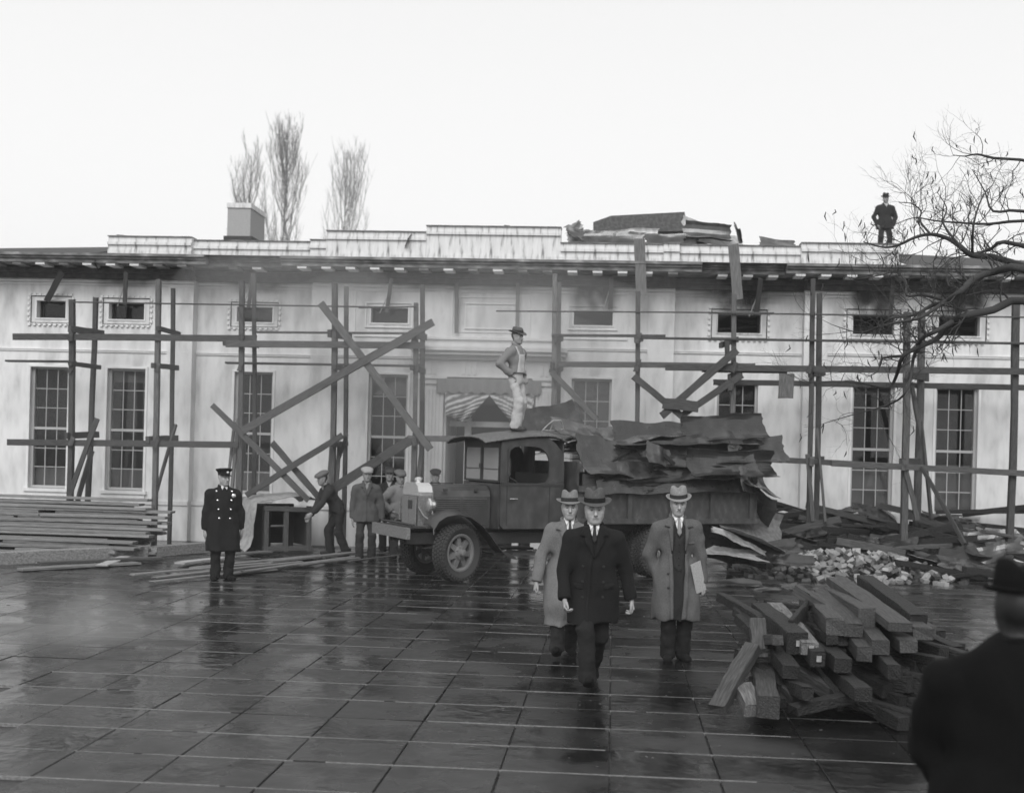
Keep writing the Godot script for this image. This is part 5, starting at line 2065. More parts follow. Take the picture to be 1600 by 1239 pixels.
func head_colour(p: Vector3, hair: float, skin: float) -> Color:
	var v := skin
	for s in [-1.0, 1.0]:
		var e := Vector2(p.x - s * .031, p.y - .006)
		if p.z > .07 and (e * Vector2(1, 1.6)).length() < .0125:
			v = .05 if e.length() < .006 else .22
		if p.z > .07 and absf(p.y - .029) < .0062 and absf(absf(p.x) - .032) < .019:
			v = hair * 1.4
	if p.z > .085 and absf(p.x) < .022 and absf(p.y + .0655) < .004:
		v = skin * .42
	elif p.z > .085 and absf(p.x) < .022 and p.y < -.054 and p.y > -.079:
		v = skin * .72
	var hairline := .045 + (.02 if p.z > .05 else 0.0)
	if (p.y > hairline or (p.z < -.022 and p.y > -.075) or (p.z < .012 and p.y > -.012)) and not (absf(p.x) > .07 and p.y < .03 and p.z > -.03 and p.z < .02):
		if p.z < .07:
			v = hair
	elif p.y < -.05 and p.z > -.02 and not (absf(p.x) < .024 and p.z > .085):
		v = skin * .86
	return raw(v)
func hand_field(cell: float, side: float, curl: float) -> Field:
	# wrist at the origin, fingers down -y, thumb towards +z, palm faces -side x
	var f := Field.new(Vector3(-.085, -.22, -.065), Vector3(.085, .06, .09), cell)
	var inn := -side
	f.cone(Vector3(0, .05, 0), Vector3(0, -.015, 0), .028, .027, .01, Vector3(.8, 1, 1.05))
	var zs := [.030, .010, -.010, -.028]
	var ln := [.92, 1.0, .95, .78]
	for k in 4:
		var kn := Vector3(-inn * .002, -.092 + .004 * absf(k - 1.3), zs[k])
		f.cone(Vector3(0, -.015, zs[k] * .62), kn, .017, .0135, .014, Vector3(.85, 1, 1))
		var p := kn
		var ang: float = curl * (.75 + .12 * k)
		for seg in 3:
			var l: float = [.043, .027, .022][seg] * ln[k]
			var q := p + Vector3(inn * sin(ang), -cos(ang), zs[k] * .06) * l
			f.cone(p, q, .0102 - .0008 * seg, .0095 - .0009 * seg, .004)
			p = q
			ang += curl * (.9 if seg == 0 else .7)
	var th := [Vector3(inn * .004, -.022, .022), Vector3(inn * .016, -.055, .044), Vector3(inn * .024, -.083, .050), Vector3(inn * .030, -.108, .048)]
	f.cone(th[0], th[1], .0165, .0135, .012)
	f.cone(th[1], th[2], .0128, .0110, .005)
	f.cone(th[2], th[3], .0108, .0090, .004)
	return f
func fedora(parent: Node3D, xf: Transform3D, felt: Material, band: Material, brim := .155, crown := .118, droop := .012) -> void:
	var nu := 40
	var rows := []   # radius, height
	var prof := [[brim, 0.0], [brim - .004, .006], [.118, .002], [.102, .004], [.1005, .02], [.099, .05], [.095, .085], [.086, crown - .006], [.066, crown + .002], [.035, crown - .004], [.0, crown - .008]]
	var va := PackedVector3Array()
	for r in prof.size():
		for k in nu:
			var a := TAU * k / nu
			var rad: float = prof[r][0]
			var x := rad * .88 * sin(a)
			var z := rad * cos(a)
			var y: float = prof[r][1]
			if r < 3:
				var e := (rad - .1) / .05
				y += e * (.020 * sin(a) * sin(a) - droop * maxf(0, cos(a)) + .008 * maxf(0, -cos(a)))
			if r >= 6:
				y -= .034 * exp(-x * x / .0008) * (1.0 if r > 6 else .3)
				# front pinch and a slope down to the front
				var g := clampf(z / .08, 0, 1)
				x *= 1.0 - .30 * g * (1.0 if r > 6 else .5)
				y -= .010 * g
			va.append(Vector3(x, y, z))
	var ia := PackedInt32Array()
	for r in prof.size() - 1:
		for k in nu:
			var j := (k + 1) % nu
			ia.append_array([r * nu + k, (r + 1) * nu + k, (r + 1) * nu + j, r * nu + k, (r + 1) * nu + j, r * nu + j])
	# underside of the brim
	var n := va.size()
	for q in [[brim - .002, -.004], [.10, -.003], [.09, .02]]:
		for k in nu:
			var a := TAU * k / nu
			var rad: float = q[0]
			var e := (rad - .1) / .05
			va.append(Vector3(rad * .88 * sin(a), q[1] + maxf(e, 0) * (.020 * sin(a) * sin(a) - droop * maxf(0, cos(a)) + .008 * maxf(0, -cos(a))), rad * cos(a)))
	for k in nu:
		var j := (k + 1) % nu
		ia.append_array([k, j, n + j, k, n + j, n + k])
		for r in 2:
			ia.append_array([n + r * nu + k, n + r * nu + j, n + (r + 1) * nu + j, n + r * nu + k, n + (r + 1) * nu + j, n + (r + 1) * nu + k])
	var hat := obj("hat", mesh_of([va, ia, PackedColorArray()]), felt, parent, xf)
	var st := mb()
	lathe(st, PackedVector2Array([Vector2(.1035, .005), Vector2(.1042, .008), Vector2(.1025, .042), Vector2(.100, .044)]), 32, Transform3D(Basis().scaled(Vector3(.88, 1, 1)), Vector3.ZERO))
	obj("hat_band", done(st), band, hat)
func flat_cap(parent: Node3D, xf: Transform3D, m: Material) -> void:
	var f := Field.new(Vector3(-.15, -.06, -.16), Vector3(.15, .12, .20), .011)
	f.cone(Vector3(0, .035, -.035), Vector3(0, .022, .05), .118, .10, .02, Vector3(1, .48, 1.05))
	f.cone(Vector3(0, .012, -.02), Vector3(0, .012, .02), .102, .098, .02, Vector3(.9, .40, 1))
	f.cone(Vector3(-.03, .0, .09), Vector3(.03, .0, .09), .065, .065, .012, Vector3(1, .17, 1))
	var hat := obj("cap", field_mesh(f), m, parent, xf)
func police_cap(parent: Node3D, xf: Transform3D) -> void:
	var st := mb()
	lathe(st, PackedVector2Array([Vector2(.099, -.005), Vector2(.102, .035), Vector2(.128, .062), Vector2(.138, .075), Vector2(.13, .088), Vector2(.07, .098), Vector2(0, .10)]), 32, Transform3D(Basis.from_euler(Vector3(-.10, 0, 0)).scaled(Vector3(.92, 1, 1.02)), Vector3.ZERO))
	var hat := obj("cap", done(st), tone(.018), parent, xf)
	var pts := PackedVector3Array()
	for j in 4:
		for i in 13:
			var a := lerpf(-1.15, 1.15, i / 12.0)
			var r := lerpf(.098, .098 + .05 * cos(a * 1.1), j / 3.0)
			pts.append(Vector3(r * .92 * sin(a), .004 - .022 * j / 3.0, r * cos(a)))
	obj("visor", sheet(13, 4, pts, .005), M.patent, hat)
	st = mb()
	lathe(st, PackedVector2Array([Vector2(0, 0), Vector2(.022, .003), Vector2(.014, .008), Vector2(0, .01)]), 10, Transform3D(Basis(Quaternion(Vector3.UP, Vector3.BACK)), Vector3(0, .035, .112)))
	obj("cap_badge", done(st), M.bright_metal, hat)
var shoe_mesh: ArrayMesh
func shoe() -> ArrayMesh:
	if shoe_mesh == null:
		var f := Field.new(Vector3(-.07, -.02, -.11), Vector3(.07, .13, .24), .010)
		f.cone(Vector3(0, .045, -.05), Vector3(0, .04, .02), .040, .042, .02)
		f.cone(Vector3(0, .035, .0), Vector3(.002, .028, .15), .043, .036, .03, Vector3(1.05, 1, 1))
		f.cone(Vector3(0, .05, -.03), Vector3(0, .11, -.035), .042, .045, .02)
		f.keep_above(0.0)
		shoe_mesh = field_mesh(f)
	return shoe_mesh

# ---------------------------------------------------------------- a person
# spec: h, girth, lean, turn of the head, elbows and wrists, feet, garments. Local axes: +z is where the person faces, +x the person's left.
func person(label: String, xf: Transform3D, sp: Dictionary) -> Node3D:
	var t := thing("person", label, "person", xf, sp.get("group", ""))
	var k: float = sp.h / 1.75
	var g: float = sp.get("girth", 1.0)
	var cell: float = sp.get("cell", .018)
	var lean: Vector3 = sp.get("lean", Vector3.ZERO)  # how far the shoulders sit from over the hips
	var hips: Vector3 = Vector3(0, .91 * k - sp.get("crouch", 0.0), 0) + sp.get("hip_shift", Vector3.ZERO)
	var chest: Vector3 = hips + Vector3(0, .38 * k, 0) + lean * .8
	if lean.length() > .2:
		chest = hips + (Vector3(0, .40 * k, 0) + lean).normalized() * .40 * k
	var spine: Vector3 = (chest - hips).normalized()
	var sh: Vector3 = chest + spine * .13 * k
	var tw := Basis(Vector3.UP, sp.get("twist", 0.0))
	var shl := [sh + tw * Vector3(-.180 * k * g, -.075, 0), sh + tw * Vector3(.180 * k * g, -.075, 0)]
	var neck: Vector3 = sh + spine * .06 * k + Vector3(0, 0, .01)
	var head: Vector3 = neck + (spine + Vector3(0, .6, 0)).normalized() * .135 * k + Vector3(0, 0, .02) + sp.get("head_shift", Vector3.ZERO)
	var elbow := []
	var wrist := []
	for i in 2:
		var s := -1.0 if i == 0 else 1.0
		var a: Array = sp.arms[i]
		# given as directions of the upper arm and the forearm
		var e: Vector3 = shl[i] + (a[0] as Vector3).normalized() * .285 * k
		elbow.append(e)
		wrist.append(e + (a[1] as Vector3).normalized() * .255 * k)
	var hipj := [hips + Vector3(-.09 * k, -.02, 0), hips + Vector3(.09 * k, -.02, 0)]
	var knee := []
	var ankle := []
	for i in 2:
		var ft: Array = sp.feet[i]    # x, z, heel lift, toe pitch, yaw
		var an := Vector3(ft[0], .085 * k + ft[2], ft[1])
		ankle.append(an)
		var d: float = minf(hipj[i].distance_to(an), .829 * k)
		var m: Vector3 = (hipj[i] + an) / 2
		var off := sqrt(maxf(0, pow(.415 * k, 2) - d * d / 4))
		var fw: Vector3 = Vector3(sin(ft[4]) * .5, 0, 1)
		var ax: Vector3 = (an - hipj[i]).normalized()
		fw = (fw - ax * fw.dot(ax)).normalized()
		knee.append(m + fw * off)
	# the body, one surface: a plain figure under the clothes, with a fine head and fine hands
	var arr := fresh()
	var lo := Vector3(-.75, -.05, -.75) * k
	var hi := Vector3(.75, 1.75, .75) * k
	var bl := head
	var bh := head
	for p in shl + elbow + wrist + hipj + knee + ankle + [hips, chest]:
		bl = bl.min(p)
		bh = bh.max(p)
	bl -= Vector3(.28, .12, .28)
	bh += Vector3(.28, .16, .28)
	bl.y = -.03
	var b := Field.new(bl, bh, .024)
	b.cone(hips, chest, .115 * g, .125 * g, .05, Vector3(1, 1, .8))
	b.cone(shl[0], shl[1], .05, .05, .05)
	b.cone(sh, head - Vector3(0, .05, .01), .055, .048, .04)
	for i in 2:
		b.cone(shl[i], elbow[i], .045, .036, .03)
		b.cone(elbow[i], wrist[i], .036, .026, .02)
		b.cone(hipj[i], knee[i], .075, .052, .04)
		b.cone(knee[i], ankle[i], .050, .036, .02)
	var skin: float = sp.get("skin", .36)
	var hair: float = sp.get("hair", .05)
	b.mesh_into(arr, func(_p): return raw(skin))
	var hs: float = 1.02 * k / (sp.h / 1.75) * sp.get("head", 1.0)
	var hrot: Vector3 = sp.get("look", Vector3.ZERO)  # pitch, yaw, roll
	var hx := Transform3D(Basis.from_euler(hrot).scaled(Vector3(hs, hs, hs)), head)
	var hc: float = sp.get("head_cell", .011)
	add_grid(arr, head_field(hc, sp), hx, func(p): return head_colour(p, hair, skin))
	for i in 2:
		var s := -1.0 if i == 0 else 1.0
		var down_: Vector3 = -(wrist[i] - elbow[i]).normalized()
		var fw := Vector3(0, 0, 1)
		if sp.has("thumbs"):
			fw = sp.thumbs[i]
		fw = (fw - down_ * fw.dot(down_)).normalized()
		var side := down_.cross(fw)
		var hb := Basis(side, down_, fw).scaled(Vector3.ONE * .97)
		var curl: float = sp.get("curl", [.35, .35])[i]
		add_grid(arr, hand_field(sp.get("hand_cell", .009), s, curl), Transform3D(hb, wrist[i] + down_ * -.03), func(_p): return raw(skin * .8))
	obj("body", mesh_of(arr, true), M.skin, t)
	# trousers
	var fn := FastNoiseLite.new()
	fn.seed = int(sp.h * 1000) + label.length()
	fn.frequency = 5.6
	fn.fractal_octaves = 2
	var tr := Field.new(Vector3(bl.x, -.02, bl.z), Vector3(bh.x, hips.y + .22, bh.z), cell)
	tr.cone(hips + Vector3(0, .10, 0), hips - Vector3(0, .03, 0), .135 * g, .15 * g, .03, Vector3(1, 1, .78))
	for i in 2:
		tr.cone(hipj[i] + Vector3(0, -.03, 0), knee[i], .090 * g, .076, .04)
		tr.cone(knee[i], ankle[i] - Vector3(0, .045, 0) * k, .080, .078 * sp.get("cuff", 1.0), .03, Vector3(1, 1, 1.08), true)
	tr.wrinkle(fn, .016, Vector3(1, 1.3, 1))
	var trm: Material = sp.get("trouser_mat", tone(sp.get("trousers", .03)))
	var tro := obj("trousers", field_mesh(tr), trm, t)
	# shoes
	for i in 2:
		var ft: Array = sp.feet[i]
		var sx := Transform3D(Basis.from_euler(Vector3(ft[3], ft[4], 0), EULER_ORDER_YXZ).scaled(Vector3.ONE * 1.12), Vector3(ankle[i].x, ankle[i].y - .085 * k, ankle[i].z))
		if ft[3] != 0.0:
			sx.origin = ankle[i] + sx.basis * Vector3(0, -.085, .01)
		obj("shoe", shoe(), tone(sp.get("shoes", .015)), t, sx)
	# upper garment
	var c := Field.new(Vector3(bl.x, 0.0, bl.z), Vector3(bh.x, neck.y + .12, bh.z), cell)
	var hem: float = sp.hem
	c.cone(chest, hips + spine * .10, .158 * g, .150 * g * sp.get("waist", 1.0), .05, Vector3(1.04, 1, .78))
	c.cone(chest + spine * .06 + Vector3(0, 0, .0), chest - spine * .05 + Vector3(0, 0, .025), .13 * g, .14 * g, .04, Vector3(1, 1, .8))
	if sp.get("belly", 0.0) > 0.0:
		c.cone(hips + spine * .08 + Vector3(0, 0, .04), hips + spine * .2 + Vector3(0, 0, .04), .15 * g, .14 * g, .08, Vector3(1, 1, .9))
	for i in 2:
		var inn: Vector3 = shl[i].lerp(sh, .35)
		c.cone(neck - spine * .05, shl[i] + Vector3(0, .012, 0), .058, .062, .05)
		c.cone(inn - spine * .03, shl[i], .075, .070, .04)
	
	if hem < hips.y - .1:
		# skirt that hangs round both legs and swings with the stride
		var lowc: Vector3 = (ankle[0] + ankle[1]) / 2
		var f: float = (hips.y - hem) / (hips.y - .09)
		var cc: Vector3 = hips.lerp(Vector3(lowc.x, .09, lowc.z), f * .8)
		cc.y = hem - .05
		c.cone(hips + spine * .10, cc, .152 * g, .185 * g * sp.get("flare", 1.0), .04, Vector3(1.05, 1, .82))
		for i in 2:
			var kk: Vector3 = hipj[i].lerp(knee[i], minf(1.0, (hips.y - hem) / (.42 * k)))
			if hem < knee[i].y:
				c.cone(hipj[i], knee[i], .135 * g, .118 * g, .08)
				kk = knee[i].lerp(ankle[i], clampf((knee[i].y - hem) / (.42 * k), 0, 1) * .6)
			kk.y = hem - .05
			c.cone(hipj[i], kk, .135 * g, .128 * g, .09)
	else:
		c.cone(hips + spine * .12, hips - Vector3(0, .06, 0), .155 * g, .165 * g, .04, Vector3(1.05, 1, .82))
	c.keep_above(hem)
	for i in 2:
		var sl: float = sp.get("sleeve", 1.0)
		c.cone(shl[i], elbow[i], .078 * sl, .065 * sl, .055)
		c.cone(chest - spine * .06 + (shl[i] - sh) * .62, shl[i].lerp(elbow[i], .35), .07 * g, .06 * sl, .05)
		if sp.get("short_sleeves", false):
			continue
		c.cone(elbow[i], wrist[i] + (wrist[i] - elbow[i]).normalized() * .022, .064 * sl, .055 * sl, .02, Vector3.ONE, true)
	c.wrinkle(fn, sp.get("folds", .02), Vector3(1.0, .55, 1.0))
	var cm: Material = sp.get("coat_mat", tone(sp.coat))
	var coat := obj(sp.get("garment", "coat"), field_mesh(c), cm, t)
	sp.frames = {"neck": neck, "sh": sh, "hips": hips, "chest": chest, "head": head, "wrist": wrist, "elbow": elbow, "hx": hx, "field": c, "coat": coat, "trousers": tr}
	# collar round the neck
	if sp.get("collar", 1) == 1:
		var st := mb()
		var ring := PackedVector3Array()
		var rr := PackedFloat32Array()
		for q in 13:
			var a := lerpf(.55, TAU - .55, q / 12.0)
			ring.append(neck + Vector3(.078 * sin(a), -.028 * cos(a) + .004, .066 * cos(a) - .008))
			rr.append(.018 if q > 0 and q < 12 else .010)
		tube(st, ring, rr, 6)
		obj("collar", done(st), cm, coat)
	var shirt: float = sp.get("shirt", -1.0)
	if shirt >= 0.0:
		var deep: float = sp.get("v", .20)
		var top: float = neck.y + .012
		var xs: float = neck.x
		obj("shirt", overlay(c, [[-.045, top], [.045, top], [.030, top - deep * .55], [0, top - deep], [-.030, top - deep * .55]], .006, .02, Vector2(xs, 0)), tone(shirt), t)
		# collar points, band and tie
		for s in [-1.0, 1.0]:
			obj("shirt_collar", overlay(c, [[s * .006, top - .010], [s * .040, top + .022], [s * .050, top - .02], [s * .034, top - .065]], .018, .02, Vector2(xs, 0)), tone(shirt), t)
		var st2 := mb()
		lathe(st2, PackedVector2Array([Vector2(.058, 0), Vector2(.0585, .04), Vector2(.054, .042)]), 20, Transform3D(Basis.from_euler(Vector3(.28, 0, 0)), neck + Vector3(0, -.012, .002)))
		obj("shirt_band", done(st2), tone(shirt), t)
		if sp.get("tie", -1.0) >= 0.0:
			obj("tie", overlay(c, [[-.014, top - .008], [.014, top - .008], [.011, top - .035], [.022, top - deep + .02], [0, top - deep - .02], [-.022, top - deep + .02], [-.011, top - .035]], .022, .02, Vector2(xs, 0)), tone(sp.tie), t)
	match sp.get("hat", ""):
		"fedora":
			fedora(t, hx * Transform3D(Basis.from_euler(sp.get("hat_tilt", Vector3(.06, 0, 0))), Vector3(0, .066, -.008)), tone(sp.felt), tone(sp.band), sp.get("brim", .155), sp.get("crown", .118), sp.get("droop", .012))
		"cap":
			flat_cap(t, hx * Transform3D(Basis.from_euler(sp.get("hat_tilt", Vector3(.12, 0, 0))), Vector3(0, .062, -.006)), tone(sp.felt))
		"police":
			police_cap(t, hx * Transform3D(Basis.from_euler(Vector3(.03, 0, 0)), Vector3(0, .056, -.004)))
	return t

func lapels(t: Node3D, sp: Dictionary, wide := .085, deep := .30, inset := .0, edge := .0) -> void:
	var f: Field = sp.frames.field
	var nk: Vector3 = sp.frames.neck
	var m: Material = sp.frames.coat.material_override
	var top: float = nk.y + .012
	for s in [-1.0, 1.0]:
		obj("lapel", overlay(f, [[s * (.048 + inset), top + .005], [s * (.075 + inset), top - .01], [s * (.05 + wide), top - .105], [s * (.035 + wide * .55), top - .115], [s * (.038 + wide * .75), top - .14], [s * (.012 + edge), top - deep], [s * (.0 + edge), top - deep], [s * (.026 + inset + edge * .4), top - deep * .5]], .022, .024, Vector2(nk.x, 0)), m, sp.frames.coat)
func button(parent: Node3D, f: Field, x: float, y: float, r: float, m: Material) -> void:
	var st := mb()
	lathe(st, PackedVector2Array([Vector2(0, -.004), Vector2(r, -.004), Vector2(r, .003), Vector2(r * .6, .006), Vector2(0, .006)]), 10, Transform3D(Basis(Quaternion(Vector3.UP, Vector3.BACK)), Vector3(x, y, f.front(x, y) + .006)))
	obj("button", done(st), m, parent)
func facing(px: float, py: float, h: float, yaw_deg: float) -> Transform3D:
	return Transform3D(Basis(Vector3.UP, deg_to_rad(yaw_deg)), ground_at(px, py, h))

func build_people() -> void:
	var sk := StandardMaterial3D.new()
	sk.resource_name = "skin"
	sk.vertex_color_use_as_albedo = true
	sk.roughness = .55
	M.skin = sk
	plain_mat("patent", .015, .2)
	var DOWN := Vector3(0, -1, 0)
	var sp := {}
	var t: Node3D
	# 1 the man in the black overcoat, mid stride towards the camera
	sp = {"h": 1.80, "girth": 1.12, "cell": .0125, "head_cell": .0048, "hand_cell": .0062, "hem": .60, "coat": .014, "trousers": .020, "shoes": .012, "belly": 1.0, "waist": 1.08, "flare": .95, "face_w": 1.14, "head": 1.06,
		"lean": Vector3(0, 0, .03), "look": Vector3(.05, .03, .02), "hair": .12, "skin": .36, "hat": "fedora", "felt": .085, "band": .014, "brim": .165, "crown": .122, "shirt": .72, "tie": .03, "v": .155, "folds": .016,
		"arms": [[Vector3(-.22, -1, .16), Vector3(.02, -.85, .48)], [Vector3(.40, -1, -.22), Vector3(.20, -1, .04)]], "curl": [.95, .8], "twist": .12,
		"feet": [[-.03, .30, .045, -.36, -.05], [.05, -.34, .12, .62, .10]], "hip_shift": Vector3(0, -.03, .02)}
	t = person("stout man striding in a black double breasted overcoat and grey fedora with dark band", facing(921, 1071, 0, 0), sp)
	lapels(t, sp, .085, .30)
	var f: Field = sp.frames.field
	var cm: Material = sp.frames.coat.material_override
	obj("front_edge", overlay(f, [[-.052, 1.20], [-.006, 1.24], [-.02, 1.10], [-.045, .615], [-.075, .615]], .010, .02), cm, sp.frames.coat)
	for y in [1.12, .98, .84]:
		button(sp.frames.coat, f, -.10, y, .013, tone(.03))
		button(sp.frames.coat, f, .09, y, .013, tone(.03))
	for s in [-1.0, 1.0]:
		obj("pocket_flap", overlay(f, [[s * .10, .96], [s * .19, .97], [s * .19, .92], [s * .10, .91]], .010, .015), cm, sp.frames.coat)
	# 2 the man behind his shoulder in the pale overcoat
	sp = {"h": 1.70, "girth": 1.04, "cell": .0125, "head_cell": .0052, "hand_cell": .0066, "hem": .36, "coat": .145, "trousers": .03, "shoes": .012, "flare": 1.0, "face_w": 1.0,
		"look": Vector3(.02, -.05, 0), "hair": .04, "skin": .33, "hat": "fedora", "felt": .18, "band": .035, "brim": .16, "crown": .122, "shirt": .68, "tie": .06, "v": .20, "hat_tilt": Vector3(.02, 0, .02),
		"arms": [[Vector3(-.38, -1, .12), Vector3(-.22, -1, .30)], [Vector3(.2, -1, -.05), Vector3(.05, -1, .1)]], "curl": [.95, .6],
		"feet": [[-.12, .26, .05, -.34, -.15], [.07, -.20, .03, .2, .1]], "lean": Vector3(0, 0, .02)}
	t = person("man in a pale grey overcoat and light hat following behind the stout man's shoulder", facing(883, 1025, 0, 4), sp)
	lapels(t, sp, .095, .34, .004)
	f = sp.frames.field
	cm = sp.frames.coat.material_override
	obj("front_edge", overlay(f, [[-.03, 1.10], [.0, 1.13], [-.02, .37], [-.045, .37]], .009, .02), cm, sp.frames.coat)
	for y in [1.03, .88, .72]:
		button(sp.frames.coat, f, .02, y, .014, tone(.06))
	# 3 the man in the open overcoat carrying papers
	sp = {"h": 1.78, "girth": 1.0, "cell": .0125, "head_cell": .005, "hand_cell": .0064, "hem": .44, "coat": .10, "trousers": .022, "shoes": .014, "flare": 1.24, "sleeve": 1.08,
		"look": Vector3(.10, -.06, -.03), "hair": .05, "skin": .34, "hat": "fedora", "felt": .23, "band": .035, "brim": .15, "crown": .12, "hat_tilt": Vector3(.10, 0, .10), "shirt": .70, "tie": .22, "v": .19,
		"arms": [[Vector3(-.34, -1, -.12), Vector3(.36, -.9, .14)], [Vector3(.24, -1, .0), Vector3(.10, -1, .16)]], "curl": [.9, .95], "folds": .022,
		"feet": [[-.075, .06, 0, 0, -.22], [.085, -.02, 0, 0, .20]]}
	t = person("man in an open grey overcoat and pale hat with a folder under his hand", facing(1053, 1031, 0, 3), sp)
	f = sp.frames.field
	cm = sp.frames.coat.material_override
	obj("suit", overlay(f, [[-.045, 1.46], [.045, 1.46], [.095, 1.30], [.075, 1.05], [.05, .80], [.04, .45], [-.10, .45], [-.09, .80], [-.075, 1.1], [-.085, 1.30]], .004, .02), tone(.024), t)
	obj("waistcoat", overlay(f, [[-.035, 1.32], [0, 1.27], [.035, 1.32], [.06, 1.15], [.05, .98], [0, .94], [-.05, .98], [-.06, 1.15]], .010, .02), tone(.03), t)
	for y in [1.22, 1.15, 1.08, 1.01]:
		button(t, f, 0, y, .008, tone(.01))
	lapels(t, sp, .10, .36, .012, .065)
	for s in [-1.0, 1.0]:
		obj("coat_edge", overlay(f, [[s * .070, 1.12], [s * .105, 1.14], [s * .10, .80], [s * .085 - .01, .445], [s * .045 - .02, .445], [s * .060, .80]], .020, .025), cm, sp.frames.coat)
	obj("pocket", overlay(f, [[.10, 1.24], [.17, 1.25], [.17, 1.235], [.10, 1.222]], .012, .015), cm, sp.frames.coat)
	for y in [.92, .78]:
		button(sp.frames.coat, f, -.115, y, .013, tone(.05))
	# the folder in his left hand, a thing of its own
	var w: Vector3 = sp.frames.wrist[1]
	var fp := t.transform * Transform3D(Basis.from_euler(Vector3(0, .55, .30)), w + Vector3(-.055, .06, .095))
	tag(obj("folder", block(Vector3(-.085, -.16, -.004), Vector3(.055, .16, .004)), tone(.36), null, fp), "pale folder of papers held against the open overcoat", "folder")
	# 4 the policeman
	sp = {"h": 1.74, "girth": 1.10, "hem": .46, "coat": .016, "trousers": .020, "shoes": .012, "head_cell": .009, "hand_cell": .008, "cell": .017, "look": Vector3(0, .35, 0), "hair": .30, "skin": .34, "hat": "police", "belly": .6, "flare": 1.0, "shirt": .6, "v": .02,
		"arms": [[Vector3(-.26, -1, .02), Vector3(-.04, -1, .08)], [Vector3(.30, -1, -.1), Vector3(.10, -1, -.05)]], "feet": [[-.10, .03, 0, 0, -.35], [.10, 0, 0, 0, .4]]}
	t = person("policeman in a dark double breasted greatcoat and peaked cap beside the planks", facing(345, 906, 0, 22), sp)
	f = sp.frames.field
	for y in [1.40, 1.26, 1.12, .98]:
		for s in [-1.0, 1.0]:
			button(sp.frames.coat, f, s * lerpf(.085, .12, (y - .98) / .42), y, .014, M.bright_metal)
	var st := mb()
	lathe(st, PackedVector2Array([Vector2(0, 0), Vector2(.035, .003), Vector2(.02, .009), Vector2(0, .011)]), 6, Transform3D(Basis(Quaternion(Vector3.UP, Vector3.BACK)), Vector3(.145, 1.33, f.front(.145, 1.33) + .004)))
	obj("badge", done(st), M.bright_metal, sp.frames.coat)
	# 5 the workman standing on the cab roof
	var roof := TRUCK * Vector3(-1.22, 2.496, -.25)
	sp = {"h": 1.74, "girth": .98, "hem": .98, "coat": .19, "garment": "shirt", "trousers": .40, "shoes": .06, "head_cell": .009, "hand_cell": .008, "cell": .016, "look": Vector3(.08, -.12, 0), "hair": .06, "skin": .30, "hat": "fedora", "felt": .10, "band": .04, "brim": .165, "crown": .10, "droop": .02,
		"cuff": 1.2, "lean": Vector3(0, 0, -.02), "arms": [[Vector3(-.55, -.75, -.42), Vector3(.50, -.62, .52)], [Vector3(.55, -.8, -.35), Vector3(-.45, -.6, .55)]], "curl": [.6, .6], "thumbs": [Vector3(0, .6, -1), Vector3(0, .6, -1)],
		"feet": [[-.09, .06, 0, 0, -.1], [.09, -.05, 0, 0, .2]]}
	t = person("workman in pale bib overalls standing hands on hips on the truck cab", Transform3D(Basis(Vector3.UP, deg_to_rad(58)), roof), sp)
	f = sp.frames.field
	obj("bib", overlay(f, [[-.125, .985], [.125, .985], [.11, 1.12], [.09, 1.30], [-.09, 1.30], [-.11, 1.12]], .012, .03), tone(.42), t)
	for s in [-1.0, 1.0]:
		obj("strap", overlay(f, [[s * .07, 1.29], [s * .10, 1.29], [s * .11, 1.43], [s * .08, 1.43]], .012, .02), tone(.42), t)
	# 6 the man on the roof, ten metres back from the parapet
	var rp := at(1382, 397, 37.0)
	sp = {"h": 1.72, "girth": 1.08, "hem": .72, "coat": .03, "trousers": .03, "shoes": .02, "head_cell": .012, "hand_cell": .011, "cell": .022, "hair": .04, "skin": .28, "hat": "fedora", "felt": .03, "band": .02, "shirt": .5, "v": .12,
		"arms": [[Vector3(-.5, -1, -.1), Vector3(.35, -1, .35)], [Vector3(.5, -1, -.1), Vector3(-.35, -1, .35)]], "feet": [[-.14, 0, 0, 0, -.3], [.14, 0, 0, 0, .3]]}
	t = person("lone man in a dark overcoat and hat standing high on the roof", Transform3D(Basis(), rp), sp)
	# 7 to 11 the workmen by the radiator
	sp = {"h": 1.72, "girth": 1.02, "hem": .84, "coat": .035, "garment": "jacket", "trousers": .025, "shoes": .03, "head_cell": .011, "hand_cell": .009, "hair": .03, "skin": .28, "hat": "cap", "felt": .12, "lean": Vector3(0, 0, .22), "look": Vector3(.2, .3, 0), "crouch": .02,
		"arms": [[Vector3(-.1, -1, .45), Vector3(.05, -.9, .6)], [Vector3(.1, -.9, .6), Vector3(.0, -.8, .8)]], "feet": [[-.10, .12, 0, 0, -.1], [.10, -.16, 0, 0, .1]]}
	t = person("workman in a dark jacket stooping towards the plank trestle at left", facing(527, 867, 0, -66), sp)
	sp = {"h": 1.76, "girth": 1.05, "hem": .74, "coat": .075, "garment": "jacket", "trousers": .035, "shoes": .05, "head_cell": .009, "hand_cell": .008, "cell": .017, "hair": .03, "skin": .24, "hat": "cap", "felt": .30, "shirt": .20, "v": .17, "look": Vector3(0, .1, 0), "folds": .022, "sleeve": 1.05,
		"arms": [[Vector3(-.22, -1, 0), Vector3(-.02, -1, .12)], [Vector3(.30, -1, -.05), Vector3(.10, -1, .06)]], "feet": [[-.11, .04, 0, 0, -.25], [.12, -.03, 0, 0, .3]]}
	t = person("workman in a creased leather jacket and pale flat cap facing the camera", facing(570, 876, 0, 8), sp)
	lapels(t, sp, .06, .26, .006)
	obj("front_edge", overlay(sp.frames.field, [[-.02, 1.22], [.008, 1.24], [.004, .75], [-.022, .75]], .009, .02), sp.frames.coat.material_override, sp.frames.coat)
